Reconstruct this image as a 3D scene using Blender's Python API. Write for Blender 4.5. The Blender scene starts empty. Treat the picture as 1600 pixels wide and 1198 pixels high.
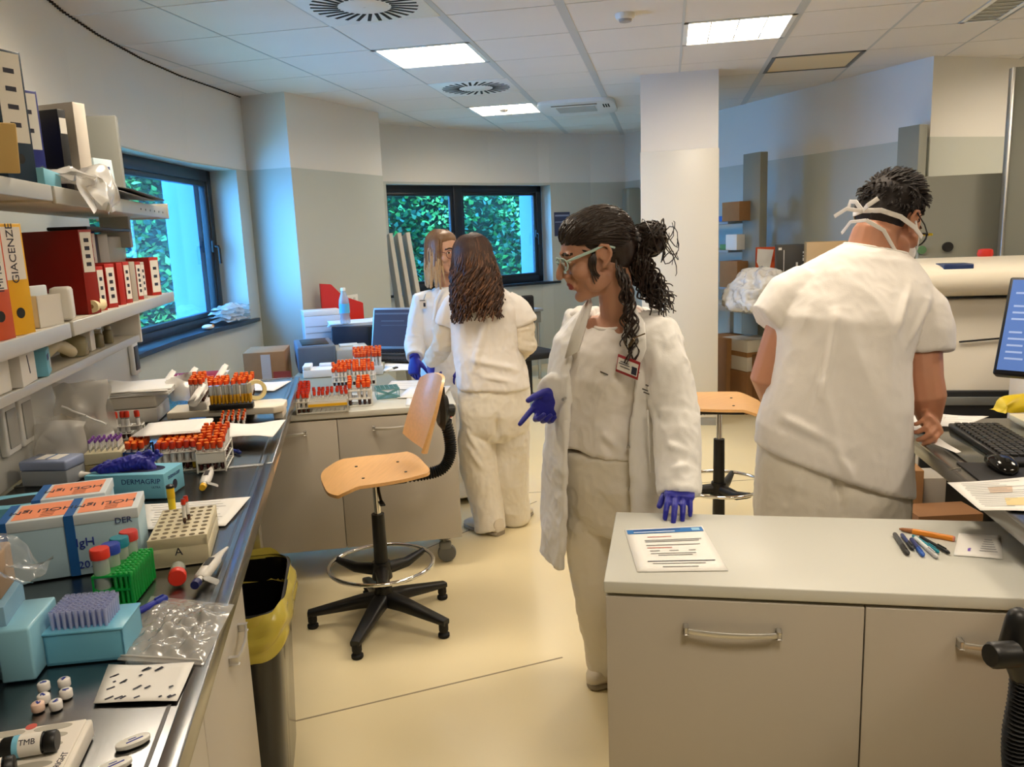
import bpy, bmesh, math, random
import numpy as np
from mathutils import Vector as V, Matrix as M, noise, Euler
random.seed(7)
S = bpy.context.scene
COL = S.collection
PI = math.pi
R = math.radians
# ---------------------------------------------------------------- camera geometry (metres, floor z = 0)
EYE = 1.56
CEIL = 2.70
_f, _t, _r = 1266.2, .18156, -.04023
FWD = V((0, math.cos(_t), -math.sin(_t)))
_ax = V((1, 0, 0)); _up = _ax.cross(FWD)
RGT = math.cos(_r)*_ax + math.sin(_r)*_up
UPV = -math.sin(_r)*_ax + math.cos(_r)*_up
CAMP = V((0, 0, EYE))
def ray(u, v): return (u-800)/_f*RGT - (v-599)/_f*UPV + FWD
def PZ(u, v, z):
    d = ray(u, v); return CAMP + d*((z-EYE)/d.z)
def DY(u, v, y):
    d = ray(u, v); return CAMP + d*(y/d.y)
def PL(a, b, u, v):
    """point of a sight line on the upright plane through plan points a, b"""
    n = V((-(b[1]-a[1]), b[0]-a[0], 0)); d = ray(u, v)
    return CAMP + d*((n.x*a[0]+n.y*a[1])/(n.dot(d)))
# steel bench frame (s along, o toward the wall) and ceiling grid frame
B0 = V((-.455, .946, 0)); BU = V((-.195, .981, 0)).normalized(); BN = V((-BU.y, BU.x, 0))
BAZ = math.atan2(BU.y, BU.x) - PI/2
def BW(s, o, z): return B0 + s*BU + o*BN + V((0, 0, z))
GAZ = -.19347
GX = V((math.cos(GAZ), math.sin(GAZ), 0)); GY = V((-math.sin(GAZ), math.cos(GAZ), 0))
GA, GB = .6245, .6056
def GW(i, j, z): return GX*(-2.4027+GA*i) + GY*(3.7759+GB*j) + V((0, 0, z))

# ---------------------------------------------------------------- materials
def lin(c):
    o = []
    for x in c[:3]:
        x = x/255
        o.append(x/12.92 if x <= .04045 else ((x+.055)/1.055)**2.4)
    return (*o, 1)
MATS = {}
def mat(name, rgb, rough=.5, metal=0, bump=0, scale=60, var=0, vscale=6, trans=0, emit=0, coat=0, aniso=None, alpha=1, ior=1.45, sheen=0, sub=0, ecol=None, stretch=None, spec=None):
    if name in MATS: return MATS[name]
    m = bpy.data.materials.new(name); m.use_nodes = True
    nt = m.node_tree; b = nt.nodes['Principled BSDF']; L = nt.links.new
    c = lin(rgb)
    b.inputs['Base Color'].default_value = c
    b.inputs['Roughness'].default_value = rough
    b.inputs['Metallic'].default_value = metal
    b.inputs['IOR'].default_value = ior
    if trans: b.inputs['Transmission Weight'].default_value = trans
    if coat: b.inputs['Coat Weight'].default_value = coat; b.inputs['Coat Roughness'].default_value = .1
    if alpha < 1: b.inputs['Alpha'].default_value = alpha
    if sheen: b.inputs['Sheen Weight'].default_value = sheen
    if spec is not None: b.inputs['Specular IOR Level'].default_value = spec
    if sub:
        b.inputs['Subsurface Weight'].default_value = sub; b.inputs['Subsurface Radius'].default_value = (.012, .004, .002)
    if emit:
        b.inputs['Emission Color'].default_value = lin(ecol) if ecol else c; b.inputs['Emission Strength'].default_value = emit
    if var or bump:
        tc = nt.nodes.new('ShaderNodeTexCoord'); mp = nt.nodes.new('ShaderNodeMapping'); L(tc.outputs['Object'], mp.inputs[0])
        if stretch: mp.inputs['Scale'].default_value = stretch
    if var:
        n = nt.nodes.new('ShaderNodeTexNoise'); n.inputs['Scale'].default_value = vscale; n.inputs['Detail'].default_value = 5
        L(mp.outputs[0], n.inputs['Vector'])
        mx = nt.nodes.new('ShaderNodeMix'); mx.data_type = 'RGBA'
        mx.inputs[6].default_value = tuple(min(1, x*(1-var)) for x in c[:3])+(1,)
        mx.inputs[7].default_value = tuple(min(1, x*(1+var)) for x in c[:3])+(1,)
        L(n.outputs['Fac'], mx.inputs[0]); L(mx.outputs[2], b.inputs['Base Color'])
    if bump:
        n = nt.nodes.new('ShaderNodeTexNoise'); n.inputs['Scale'].default_value = scale; n.inputs['Detail'].default_value = 3
        L(mp.outputs[0], n.inputs['Vector'])
        bp = nt.nodes.new('ShaderNodeBump'); bp.inputs['Strength'].default_value = bump; bp.inputs['Distance'].default_value = .004
        L(n.outputs['Fac'], bp.inputs['Height']); L(bp.outputs[0], b.inputs['Normal'])
    MATS[name] = m
    return m

# ---------------------------------------------------------------- mesh building
def frame_z(d):
    d = d.normalized(); a = V((0, 0, 1)) if abs(d.z) < .95 else V((1, 0, 0))
    x = a.cross(d).normalized(); return x, d.cross(x), d
class MB:
    def __init__(s): s.bm = bmesh.new(); s.mi = 0; s.X = M()
    def m(s, i): s.mi = i; return s
    def v(s, p): return s.bm.verts.new(s.X @ V(p))
    def f(s, vs, smooth=False):
        try:
            fc = s.bm.faces.new(vs); fc.material_index = s.mi; fc.smooth = smooth; return fc
        except ValueError: pass
    def poly(s, pts): return s.f([s.v(p) for p in pts])
    def box(s, c, d, rz=0, bev=0, rot=None, seg=2):
        r = bmesh.ops.create_cube(s.bm, size=1); vs = r['verts']
        X = s.X @ M.Translation(V(c)) @ (rot.to_4x4() if rot is not None else M.Rotation(rz, 4, 'Z')) @ M.Diagonal((*d, 1))
        for q in vs: q.co = X @ q.co
        fs = {f for q in vs for f in q.link_faces}
        for f in fs: f.material_index = s.mi
        if bev:
            es = {e for q in vs for e in q.link_edges}
            r = bmesh.ops.bevel(s.bm, geom=list(es), offset=min(bev, min(d)*.45), segments=seg, affect='EDGES', profile=.5)
            for f in r['faces']: f.material_index = s.mi; f.smooth = True
        return s
    def bx(s, x0, x1, y0, y1, z0, z1, bev=0): return s.box(((x0+x1)/2, (y0+y1)/2, (z0+z1)/2), (abs(x1-x0), abs(y1-y0), abs(z1-z0)), bev=bev)
    def ring(s, c, u, w, n, pw=1, ph=0):
        o = []
        for k in range(n):
            a = 2*PI*k/n+ph; x, y = math.cos(a), math.sin(a)
            if pw != 1:
                x = math.copysign(abs(x)**pw, x); y = math.copysign(abs(y)**pw, y)
            o.append(s.v(V(c)+V(u)*x+V(w)*y))
        return o
    def bridge(s, a, b, smooth=True):
        n = len(a)
        for k in range(n): s.f([a[k], a[(k+1) % n], b[(k+1) % n], b[k]], smooth)
    def loft(s, secs, n=20, cap=(True, True), smooth=True):
        rs = [s.ring(q[0], q[1], q[2], n, q[3] if len(q) > 3 else 1) for q in secs]
        for a, b in zip(rs, rs[1:]): s.bridge(a, b, smooth)
        if cap[0]: s.f(rs[0][::-1])
        if cap[1]: s.f(rs[-1])
        return s
    def cyl(s, a, b, r0, r1=None, n=16, cap=True, smooth=True):
        a, b = V(a), V(b); r1 = r0 if r1 is None else r1
        x, y, d = frame_z(b-a)
        return s.loft([(a, x*r0, y*r0), (b, x*r1, y*r1)], n, (cap, cap), smooth)
    def lathe(s, prof, o=(0, 0, 0), axis=(0, 0, 1), n=24, cap=True):
        x, y, d = frame_z(V(axis)); o = V(o)
        return s.loft([(o+d*z, x*max(r, 1e-5), y*max(r, 1e-5)) for r, z in prof], n, (cap, cap))
    def tube(s, pts, rad, n=8, cap=True, round_ends=False, flat=None):
        pts = [V(p) for p in pts]; k = len(pts)
        rad = [rad]*k if isinstance(rad, (int, float)) else list(rad)
        T = [(pts[min(i+1, k-1)]-pts[max(i-1, 0)]).normalized() for i in range(k)]
        if round_ends:
            for end in (0, -1):
                p, r, t = pts[end], rad[end], (-T[0] if end == 0 else T[-1])
                q = [(p+t*r*.6, r*.8), (p+t*r*.92, r*.4)]
                for P_, R_ in q:
                    if end == 0: pts.insert(0, P_); rad.insert(0, R_); T.insert(0, T[0])
                    else: pts.append(P_); rad.append(R_); T.append(T[-1])
        x, y, _ = frame_z(T[0]); secs = []
        for p, r, t in zip(pts, rad, T):
            x = (x - t*x.dot(t)).normalized(); y = t.cross(x)
            fl = flat if flat else 1
            secs.append((p, x*r, y*r*fl))
        return s.loft(secs, n, (cap, cap))
    def ell(s, c, r, rot=None, n=16, m=10):
        c = V(c); r = (r, r, r) if isinstance(r, (int, float)) else r
        Q = rot if rot is not None else M.Identity(3)
        rs = []
        for i in range(1, m):
            a = PI*i/m; rs.append([s.v(c+Q @ V((r[0]*math.sin(a)*math.cos(2*PI*k/n), r[1]*math.sin(a)*math.sin(2*PI*k/n), -r[2]*math.cos(a)))) for k in range(n)])
        for a, b in zip(rs, rs[1:]): s.bridge(a, b)
        p, q = s.v(c+Q @ V((0, 0, -r[2]))), s.v(c+Q @ V((0, 0, r[2])))
        for k in range(n):
            s.f([p, rs[0][(k+1) % n], rs[0][k]], True); s.f([q, rs[-1][k], rs[-1][(k+1) % n]], True)
        return s
    def prism(s, poly, z0, z1, bev=0, smooth=False):
        a = [s.v((x, y, z0)) for x, y in poly]; b = [s.v((x, y, z1)) for x, y in poly]
        n = len(a)
        fs = [s.f(a[::-1]), s.f(b)]+[s.f([a[k], a[(k+1) % n], b[(k+1) % n], b[k]], smooth) for k in range(n)]
        if bev:
            es = {e for f in fs if f for e in f.edges}
            r = bmesh.ops.bevel(s.bm, geom=list(es), offset=bev, segments=2, affect='EDGES', profile=.5)
            for f in r['faces']: f.material_index = s.mi; f.smooth = True
        return s
    def grid(s, fn, nu, nv, smooth=True):
        g = [[s.v(fn(i/nu, j/nv)) for j in range(nv+1)] for i in range(nu+1)]
        for i in range(nu):
            for j in range(nv): s.f([g[i][j], g[i+1][j], g[i+1][j+1], g[i][j+1]], smooth)
        return s
    def mesh(s, name, mats, sharp=True, fix=True):
        if fix: bmesh.ops.recalc_face_normals(s.bm, faces=s.bm.faces)
        me = bpy.data.meshes.new(name); s.bm.to_mesh(me); s.bm.free()
        for q in (mats if isinstance(mats, (list, tuple)) else [mats]): me.materials.append(q)
        if sharp: me.set_sharp_from_angle(angle=R(50))
        return me
def ob(name, mb, mats, parent=None, label=None, solid=0, fix=True):
    me = mb.mesh(name, mats, fix=fix) if isinstance(mb, MB) else mb
    o = bpy.data.objects.new(name, me); COL.objects.link(o)
    if parent is not None: o.parent = parent
    if label: o['label'] = label
    if solid:
        md = o.modifiers.new('s', 'SOLIDIFY'); md.thickness = solid; md.offset = 0
    return o
def tag(o, label, cat, group=None, kind=None):
    if label: o['label'] = label
    if cat: o['category'] = cat
    if group: o['group'] = group
    if kind: o['kind'] = kind
    return o
def thing(name, label, cat, loc=(0, 0, 0), rz=0, group=None):
    o = bpy.data.objects.new(name, None); COL.objects.link(o); o.empty_display_size = .05
    o.location = loc; o.rotation_euler = (0, 0, rz)
    return tag(o, label, cat, group)
def struct(name, mb, mats):
    o = ob(name, mb, mats); o['kind'] = 'structure'; return o
def place(o, loc, rz=0, rot=None):
    o.location = loc; o.rotation_euler = rot if rot else (0, 0, rz); return o
def dup(root, loc=None, rz=None, label=None, group=None, rot=None):
    def cp(q, par):
        c = q.copy(); COL.objects.link(c)
        if par is not None: c.parent = par
        for ch in list(q.children): cp(ch, c)
        return c
    r = cp(root, None)
    if loc is not None: r.location = loc
    if rz is not None: r.rotation_euler = (0, 0, rz)
    if rot is not None: r.rotation_euler = rot
    if label: r['label'] = label
    if group: r['group'] = group
    return r
def text(name, body, size, m, parent, X, ext=.0002, align='CENTER', label=None):
    cu = bpy.data.curves.new(name, 'FONT'); cu.body = body; cu.size = size; cu.extrude = ext
    cu.align_x = align; cu.align_y = 'CENTER'; cu.resolution_u = 3; cu.materials.append(m)
    tmp = bpy.data.objects.new(name, cu); COL.objects.link(tmp)
    me = bpy.data.meshes.new_from_object(tmp.evaluated_get(bpy.context.evaluated_depsgraph_get())); bpy.data.objects.remove(tmp); bpy.data.curves.remove(cu)
    me.name = name
    o = bpy.data.objects.new(name, me); COL.objects.link(o); o.parent = parent; o.matrix_local = X
    if label: o['label'] = label
    return o
def XF(loc, rx=0, ry=0, rz=0): return M.Translation(V(loc)) @ Euler((rx, ry, rz)).to_matrix().to_4x4()
def rect(p0, p1, p2, z):
    """front-left, front-right, back-right pixels of a base on height z -> centre, angle, width, depth"""
    a, b, c = PZ(*p0, z), PZ(*p1, z), PZ(*p2, z)
    d = b-a; w = d.length; an = math.atan2(d.y, d.x); n = V((-math.sin(an), math.cos(an), 0)); dp = (c-b).dot(n)
    return (a+b)/2+n*dp/2, an, w, dp
def ns(p, sc, seed=0): return noise.noise(V(p)*sc+V((seed*7.3, seed*3.1, seed*5.7)))

# palette
WHITEP = mat('white_paint', (226, 222, 214), .6, bump=.05, scale=300)
DADO = mat('grey_washable_paint', (188, 190, 180), .4, bump=.03, scale=200)
DARKF = mat('anthracite_frame', (28, 34, 42), .35)
STEEL = mat('brushed_steel', (150, 150, 150), .24, metal=1, bump=.05, scale=40, stretch=(60, 1, 1), var=.08)
CHROME = mat('chrome', (225, 225, 225), .08, metal=1)
ALU = mat('satin_aluminium', (190, 190, 188), .3, metal=1)
LAMI = mat('warm_grey_laminate', (180, 173, 161), .42, bump=.04, scale=400)
LAMTOP = mat('pale_laminate_top', (200, 200, 192), .38, bump=.05, scale=500)
BLACKP = mat('black_plastic', (18, 18, 19), .42)
RUBB = mat('black_rubber', (14, 14, 15), .7)
PAPER = mat('white_paper', (236, 234, 230), .7)
INK = mat('dark_ink', (40, 42, 60), .6)
BLUEINK = mat('blue_ink', (28, 50, 150), .5)
WPLAS = mat('white_plastic', (228, 226, 220), .35)
GREYP = mat('grey_panel', (150, 152, 146), .45)
CARD = mat('cardboard', (150, 110, 70), .8, var=.12, vscale=20)
BEIGE = mat('beige_plastic', (214, 204, 172), .45)
WOOD = mat('beech_ply', (226, 176, 116), .38, var=.14, vscale=7, stretch=(1, 14, 14), bump=.02, coat=.15)
NITR = mat('blue_nitrile', (26, 30, 150), .42, bump=.15, scale=90, sheen=.2)
REDP = mat('red_plastic', (190, 40, 30), .4)
def clear(name, rgb=(255, 255, 255), rough=.05, opac=.12):
    """thin clear plastic film: mostly see-through with a glossy skin"""
    if name in MATS: return MATS[name]
    m = bpy.data.materials.new(name); m.use_nodes = True; nt = m.node_tree; nt.nodes.clear(); L = nt.links.new
    out = nt.nodes.new('ShaderNodeOutputMaterial'); tr = nt.nodes.new('ShaderNodeBsdfTransparent'); tr.inputs[0].default_value = lin(rgb)
    gl = nt.nodes.new('ShaderNodeBsdfGlossy'); gl.inputs['Roughness'].default_value = rough
    df = nt.nodes.new('ShaderNodeBsdfDiffuse'); df.inputs[0].default_value = lin(rgb)
    m1 = nt.nodes.new('ShaderNodeMixShader'); m1.inputs[0].default_value = opac; L(tr.outputs[0], m1.inputs[1]); L(df.outputs[0], m1.inputs[2])
    lw_ = nt.nodes.new('ShaderNodeLayerWeight'); lw_.inputs[0].default_value = .5
    pw = nt.nodes.new('ShaderNodeMath'); pw.operation = 'POWER'; pw.inputs[1].default_value = 4; L(lw_.outputs['Facing'], pw.inputs[0])
    fr = nt.nodes.new('ShaderNodeMapRange'); fr.inputs[3].default_value = .05; fr.inputs[4].default_value = .8; L(pw.outputs[0], fr.inputs[0])
    m2 = nt.nodes.new('ShaderNodeMixShader'); L(fr.outputs[0], m2.inputs[0]); L(m1.outputs[0], m2.inputs[1]); L(gl.outputs[0], m2.inputs[2]); L(m2.outputs[0], out.inputs[0])
    MATS[name] = m; return m
FILM = clear('clear_film', (250, 250, 250), .12, .10)
MILKY = clear('milky_film', (240, 238, 234), .2, .55)
GLASS = clear('window_glass', (225, 240, 240), .01, .0)
# ================================================================= ROOM SHELL
def wallseg(mb, a, b, z0, z1, th=.35, side=1):
    """upright slab from plan point a to b, thickness outward (left of a->b if side=1)"""
    a, b = V((a[0], a[1], 0)), V((b[0], b[1], 0)); d = (b-a).normalized(); n = V((-d.y, d.x, 0))*side*th
    a2, b2 = a+n, b+n
    for lo, hi, mi in ((z0, min(z1, 2.14), 1), (max(z0, 2.14), z1, 0)):
        if hi-lo < 1e-4: continue
        mb.mi = mi; e = n.normalized()*(-.004 if mi else 0)
        mb.prism([((a+e).x, (a+e).y), ((b+e).x, (b+e).y), (b2.x, b2.y), (a2.x, a2.y)], lo, hi)
WM = [WHITEP, DADO]
# floor
m = mat('cream_resin_floor', (232, 217, 176), .28, bump=.02, scale=3, var=.04, vscale=2.5)
nt = m.node_tree; bs = nt.nodes['Principled BSDF']; lk = nt.links.new
fl = MB(); fl.bx(-4.5, 5.5, -4, 12, -.1, 0)
struct('floor', fl, m)
# fine joints of the resin floor, one line per trim object
JM = mat('floor_joint', (150, 136, 108), .6)
for k, (p, q) in enumerate((((455, 1128), (740, 1060)), ((820, 770), (1200, 748)), ((640, 868), (855, 776)))):
    a, b = PZ(*p, 0), PZ(*q, 0); d = (b-a).normalized()
    a = a-d*.6; b = b+d*(.35 if k == 0 else 1.2)
    if k == 2: a = a+d*.5; b = b-d*1.3
    n = V((-d.y, d.x, 0))*.0035; j = MB(); j.prism([((a-n).x, (a-n).y), ((b-n).x, (b-n).y), ((b+n).x, (b+n).y), ((a+n).x, (a+n).y)], 0, .0008)
    struct('trim_%d' % (k+1), j, JM)
# ceiling: square tiles in a metal grid
TILE = mat('mineral_ceiling_tile', (222, 215, 206), .85, bump=.25, scale=260, var=.03, vscale=3)
TILE2 = mat('ceiling_grid_bar', (190, 190, 186), .5)
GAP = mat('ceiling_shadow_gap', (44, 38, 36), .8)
FIX = {(1, 2), (1, 6), (4, 2), (5, 4), (1, 0), (1, 4), (1, -2), (4, -2), (7, -2), (4, -6), (7, -6), (8, 3)}
ROOM = [(-.7, -3.5), (5, -3.5), (5, 5.1), (4.35, 6.6), (3.14, 6.15), (1.5, 10.4), (.41, 9.8), (-.57, 9.1), (-1.2, 8.55), (-1.7, 8.1), (-2.3, 7.3), (-2.07, 6.5), (-2.2, 5.2), (-2.1, 4.15), (-2.0, 3.7)]
def inroom(p, grow=0):
    best = 1e9; ins = False
    for k in range(len(ROOM)):
        (x0, y0), (x1, y1) = ROOM[k], ROOM[k-1]
        if (y0 > p.y) != (y1 > p.y) and p.x < (x1-x0)*(p.y-y0)/(y1-y0)+x0: ins = not ins
        d = V((x1-x0, y1-y0)); q = V((p.x-x0, p.y-y0)); t = max(0, min(1, q.dot(d)/d.length_squared)); best = min(best, (q-d*t).length)
    return ins or best < grow
ce = MB()
for i in range(-6, 13):
    for j in range(-14, 12):
        if (i, j) in FIX: continue
        c = GW(i+.5, j+.5, CEIL+.01); g = .0042
        if not inroom(c, .36): continue
        if i == 6 and j in (1, 2):
            c = GW(i+.3, j+.5, CEIL+.01); ce.m(0).box(c, (GA*.6-2*g, GB-2*g, .02), GAZ); continue
        ce.m(0).box(c, (GA-2*g-.004, GB-2*g, .02), GAZ)
for i in range(-6, 14):
    w = .05 if i in (2, 3, 5) else (.016 if i in (4, 6) else .008)
    for j in range(-14, 12):
        c = GW(i, j+.5, CEIL+.004)
        if inroom(c, .1): ce.m(1).box(c, (w, GB, .012), GAZ)
ce.m(2).prism(ROOM, CEIL+.15, CEIL+.17)
struct('ceiling', ce, [TILE, TILE2, GAP])
# left wall with its window recess
LWP = [BW(-4.2, .97, 0), BW(3.0, .97, 0), V((-2.085, 4.15, 0)), V((-2.14, 4.6, 0)), V((-2.17, 5.2, 0)), V((-2.15, 5.75, 0)), V((-2.09, 6.15, 0)), V((-2.055, 6.43, 0)), V((-2.03, 6.63, 0))]
lw = MB()
for k in range(len(LWP)-1):
    a, b = LWP[k], LWP[k+1]
    if 2 <= k < 7:
        wallseg(lw, a, b, 0, .955); wallseg(lw, a, b, 2.13, 2.74)
    else: wallseg(lw, a, b, 0, 2.74)
struct('wall_left', lw, WM)
# pillar between the windows
pl = MB()
PP = [V((-2.03, 6.63, 0)), V((-1.65, 6.5, 0)), V((-1.12, 7.72, 0)), V((-1.35, 8.02, 0)), V((-2.4, 7.3, 0))]
for lo, hi, mi, e in ((0, 2.14, 1, .004), (2.14, 2.74, 0, 0)):
    pl.m(mi).prism([((p.x+(e if k in (1, 2) else 0)), p.y-(e if k in (0, 1) else 0)) for k, p in enumerate(PP)], lo, hi)
struct('wall_pillar', pl, WM)
# back wall, curved, with a wide window
BWP = [(-2.3, 7.4), (-1.62, 8.05), (-1.2, 8.46), (-.95, 8.7), (-.57, 9.03), (-.16, 9.38), (.41, 9.74), (.54, 9.79), (1.04, 10.06), (1.69, 10.28), (2.4, 10.45)]
bw = MB()
for k in range(len(BWP)-1):
    a, b = BWP[k], BWP[k+1]
    if 2 <= k < 7:
        wallseg(bw, a, b, 0, .965, .3); wallseg(bw, a, b, 2.115, 2.74, .3)
    else: wallseg(bw, a, b, 0, 2.74, .3)
struct('wall_back', bw, WM)
# right wall, its projecting pier and the unseen closing walls
rw = MB()
RP = [(1.45, 10.3), (3.12, 6.12)]
wallseg(rw, RP[1], RP[0], 0, 2.74, .12, -1)
struct('wall_right', rw, WM)
pr = MB(); wallseg(pr, (3.12, 6.12), (4.3, 6.5), 0, 2.74, .3, 1); struct('wall_pier', pr, WM)
cl = MB()
wallseg(cl, (4.25, 6.5), (4.9, 5.0), 0, 2.74, .15, 1); wallseg(cl, (4.9, 5.0), (4.9, -3.6), 0, 2.74, .15, 1)
struct('wall_east', cl, WM)
cl = MB(); wallseg(cl, (5, -3.4), (-1.5, -3.4), 0, 2.74, .15, 1); struct('wall_rear', cl, WM)
# free-standing square column, clad in the lower part
cm = MB(); CC = GW(3.995, 4.48, 0)+GY*.29
COLW = mat('column_paint', (222, 216, 206), .55, bump=.04, scale=300)
COLD = mat('column_cladding', (214, 208, 194), .35)
cm.m(0).box(CC+V((0, 0, 2.42)), (.575, .575, .6), GAZ); cm.m(1).box(CC+V((0, 0, 1.1)), (.587, .587, 2.08), GAZ, bev=.004)
cm.m(2).box(CC+V((0, 0, .03)), (.592, .592, .06), GAZ)
struct('wall_column', cm, [COLW, COLD, mat('grey_skirting', (150, 148, 140), .5)])
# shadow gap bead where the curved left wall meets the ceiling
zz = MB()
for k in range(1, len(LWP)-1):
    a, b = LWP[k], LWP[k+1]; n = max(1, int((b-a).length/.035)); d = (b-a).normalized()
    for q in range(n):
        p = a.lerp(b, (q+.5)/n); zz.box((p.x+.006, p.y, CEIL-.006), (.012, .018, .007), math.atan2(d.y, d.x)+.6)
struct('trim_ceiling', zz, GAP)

# ---------------------------------------------------------------- windows (frame, sash, pane, handle)
SLATE = mat('slate_sill', (34, 40, 46), .3, var=.2, vscale=30)
def window(name, a, b, z0, z1, off, mull=(), handle=None, slat=.07):
    a, b = V((a[0], a[1], 0)), V((b[0], b[1], 0)); d = (b-a); w = d.length; d.normalize(); n = V((-d.y, d.x, 0))
    w0 = ob(name, MB(), DARKF); w0['kind'] = 'structure'
    bpy.data.objects.remove(w0)
    mb = MB(); an = math.atan2(d.y, d.x)
    def bar(x0, x1, y0, y1, za, zb, bev=.006): mb.box(((x0+x1)/2, (y0+y1)/2, (za+zb)/2), (x1-x0, y1-y0, zb-za), bev=bev)
    t = slat
    bar(0, w, 0, .07, z1-t, z1); bar(0, w, 0, .07, z0, z0+t); bar(0, t, 0, .07, z0, z1); bar(w-t, w, 0, .07, z0, z1)
    for x in mull: bar(x-.055, x+.055, -.012, .07, z0, z1)
    o = ob(name, mb, DARKF); o['kind'] = 'structure'; o.location = a+n*off; o.rotation_euler = (0, 0, an)
    xs = [0]+list(mull)+[w]
    for x0, x1 in zip(xs, xs[1:]):
        lo = x0+(t if x0 == 0 else .055); hi = x1-(t if x1 == w else .055)
        sm = MB(); q = .035
        for aa in ((lo, hi, z1-t-q, z1-t), (lo, hi, z0+t, z0+t+q), (lo, lo+q, z0+t, z1-t), (hi-q, hi, z0+t, z1-t)):
            sm.box(((aa[0]+aa[1])/2, .03, (aa[2]+aa[3])/2), (aa[1]-aa[0], .045, aa[3]-aa[2]), bev=.003)
        sh = ob('sash', sm, DARKF, o)
        pm = MB(); pm.box(((lo+hi)/2, .035, (z0+z1)/2), (hi-lo-2*q, .006, z1-z0-2*t-2*q)); ob('pane', pm, GLASS, o)
        if handle == 'r':
            hm = MB(); hx = hi-q*.5; hm.box((hx, -.004, 1.56), (.028, .022, .09), bev=.005); hm.tube([(hx, -.02, 1.56), (hx, -.045, 1.56), (hx, -.05, 1.54), (hx, -.05, 1.43)], .011, 8)
            ob('window_handle', hm, BLACKP, o)
    return o
LA, LB = LWP[2], LWP[7]
window('window_1', LA, LB, .955, 2.13, .2, (), 'r', .085)
window('window_2', BWP[2], BWP[7], .99, 2.115, .17, (.98,), 'r', .075)
def sill(name, pts, z0, z1, outx):
    mb = MB(); mb.prism(pts, z0, z1, bev=.004); return struct(name, mb, SLATE)
ld = (LB-LA).normalized(); lnn = V((-ld.y, ld.x, 0))
def sillpoly(ch, inset, dep):
    a, b = V((*ch[0][:2], 0)), V((*ch[-1][:2], 0)); d = (b-a).normalized(); n = V((-d.y, d.x, 0))
    front = [V((*p[:2], 0))-n*inset for p in ch]; front[0] -= d*.05; front[-1] += d*.10
    back = [b+n*dep, a+n*dep]
    # the straight deep part stays within the recess
    return [(p.x, p.y) for p in front+back]
sill('trim_sill_left', sillpoly(LWP[2:8], .05, .2), .955, .985, 0)
sill('trim_sill_back', sillpoly(BWP[2:8], .04, .17), .965, .992, 0)
# outer reveal of each window: pale rendered jamb that catches the daylight
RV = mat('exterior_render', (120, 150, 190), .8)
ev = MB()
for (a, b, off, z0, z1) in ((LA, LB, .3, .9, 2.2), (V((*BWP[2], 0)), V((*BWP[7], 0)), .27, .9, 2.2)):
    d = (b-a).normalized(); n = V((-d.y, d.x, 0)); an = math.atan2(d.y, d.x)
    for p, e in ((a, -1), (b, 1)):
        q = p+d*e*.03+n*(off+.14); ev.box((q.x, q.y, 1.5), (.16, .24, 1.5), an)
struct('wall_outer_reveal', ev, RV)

# ---------------------------------------------------------------- outside: ivy-covered bank
SOIL = mat('bank_soil', (40, 52, 34), .95, var=.3, vscale=3)
LEAFS = [mat('ivy_dark', (44, 92, 48), .5), mat('ivy_mid', (92, 158, 76), .5), mat('ivy_light', (160, 206, 110), .5), mat('ivy_cool', (52, 104, 84), .5)]
def bank(a, b, n, dist, cnt, seed, lsz):
    rnd = random.Random(seed); a, b = V(a), V(b); d = (b-a).normalized(); w = (b-a).length
    def pt(u, t):
        p = a+d*u+n*(dist+t*1.5+.25*math.sin(u*2.1+t*3)+.3*ns((u, t*2, seed), .9)); p.z = -.5+t*4.6; return p
    sm = MB(); sm.grid(lambda i, j: pt(i*w, j)+n*.12, 30, 20); struct('ground_bank', sm, SOIL)
    lm = MB(); bm = lm.bm
    for k in range(cnt):
        u, t = rnd.random()*w, rnd.random()*.82
        p = pt(u, t)-n*(rnd.random()**2*.3)
        cl = ns((u*1.3, t*5, 3+seed), 1.1)
        mi = 1 if rnd.random() < .45+cl*.6 else 0
        if cl > .05 and rnd.random() < .5: mi = 2
        if rnd.random() < .25: mi = 3
        s = lsz*(.6+rnd.random()*.8)
        q = Euler((rnd.uniform(-.9, .9)+.5, rnd.uniform(-.8, .8), rnd.random()*6.3)).to_matrix()
        vs = [bm.verts.new(p+q @ V(c)*s) for c in ((-.1, 0, 0), (-.45, .35, .06), (0, 1.1, -.08), (.45, .35, .06))]
        f = bm.faces.new(vs); f.material_index = mi
    o = ob('ivy_foliage', lm, LEAFS, fix=False); tag(o, 'dense green ivy growing on the bank outside the %s window' % ('rear' if seed == 1 else 'left'), 'ivy', kind='stuff')
bank((-3.6, 10.0, 0), (2.6, 13.2, 0), V((-.46, .89, 0)).normalized(), 1.2, 15000, 1, .085)
bank((-6.6, 7.4, 0), (-2.75, 8.9, 0), V((-.36, .93, 0)), .3, 15000, 2, .085)

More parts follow.
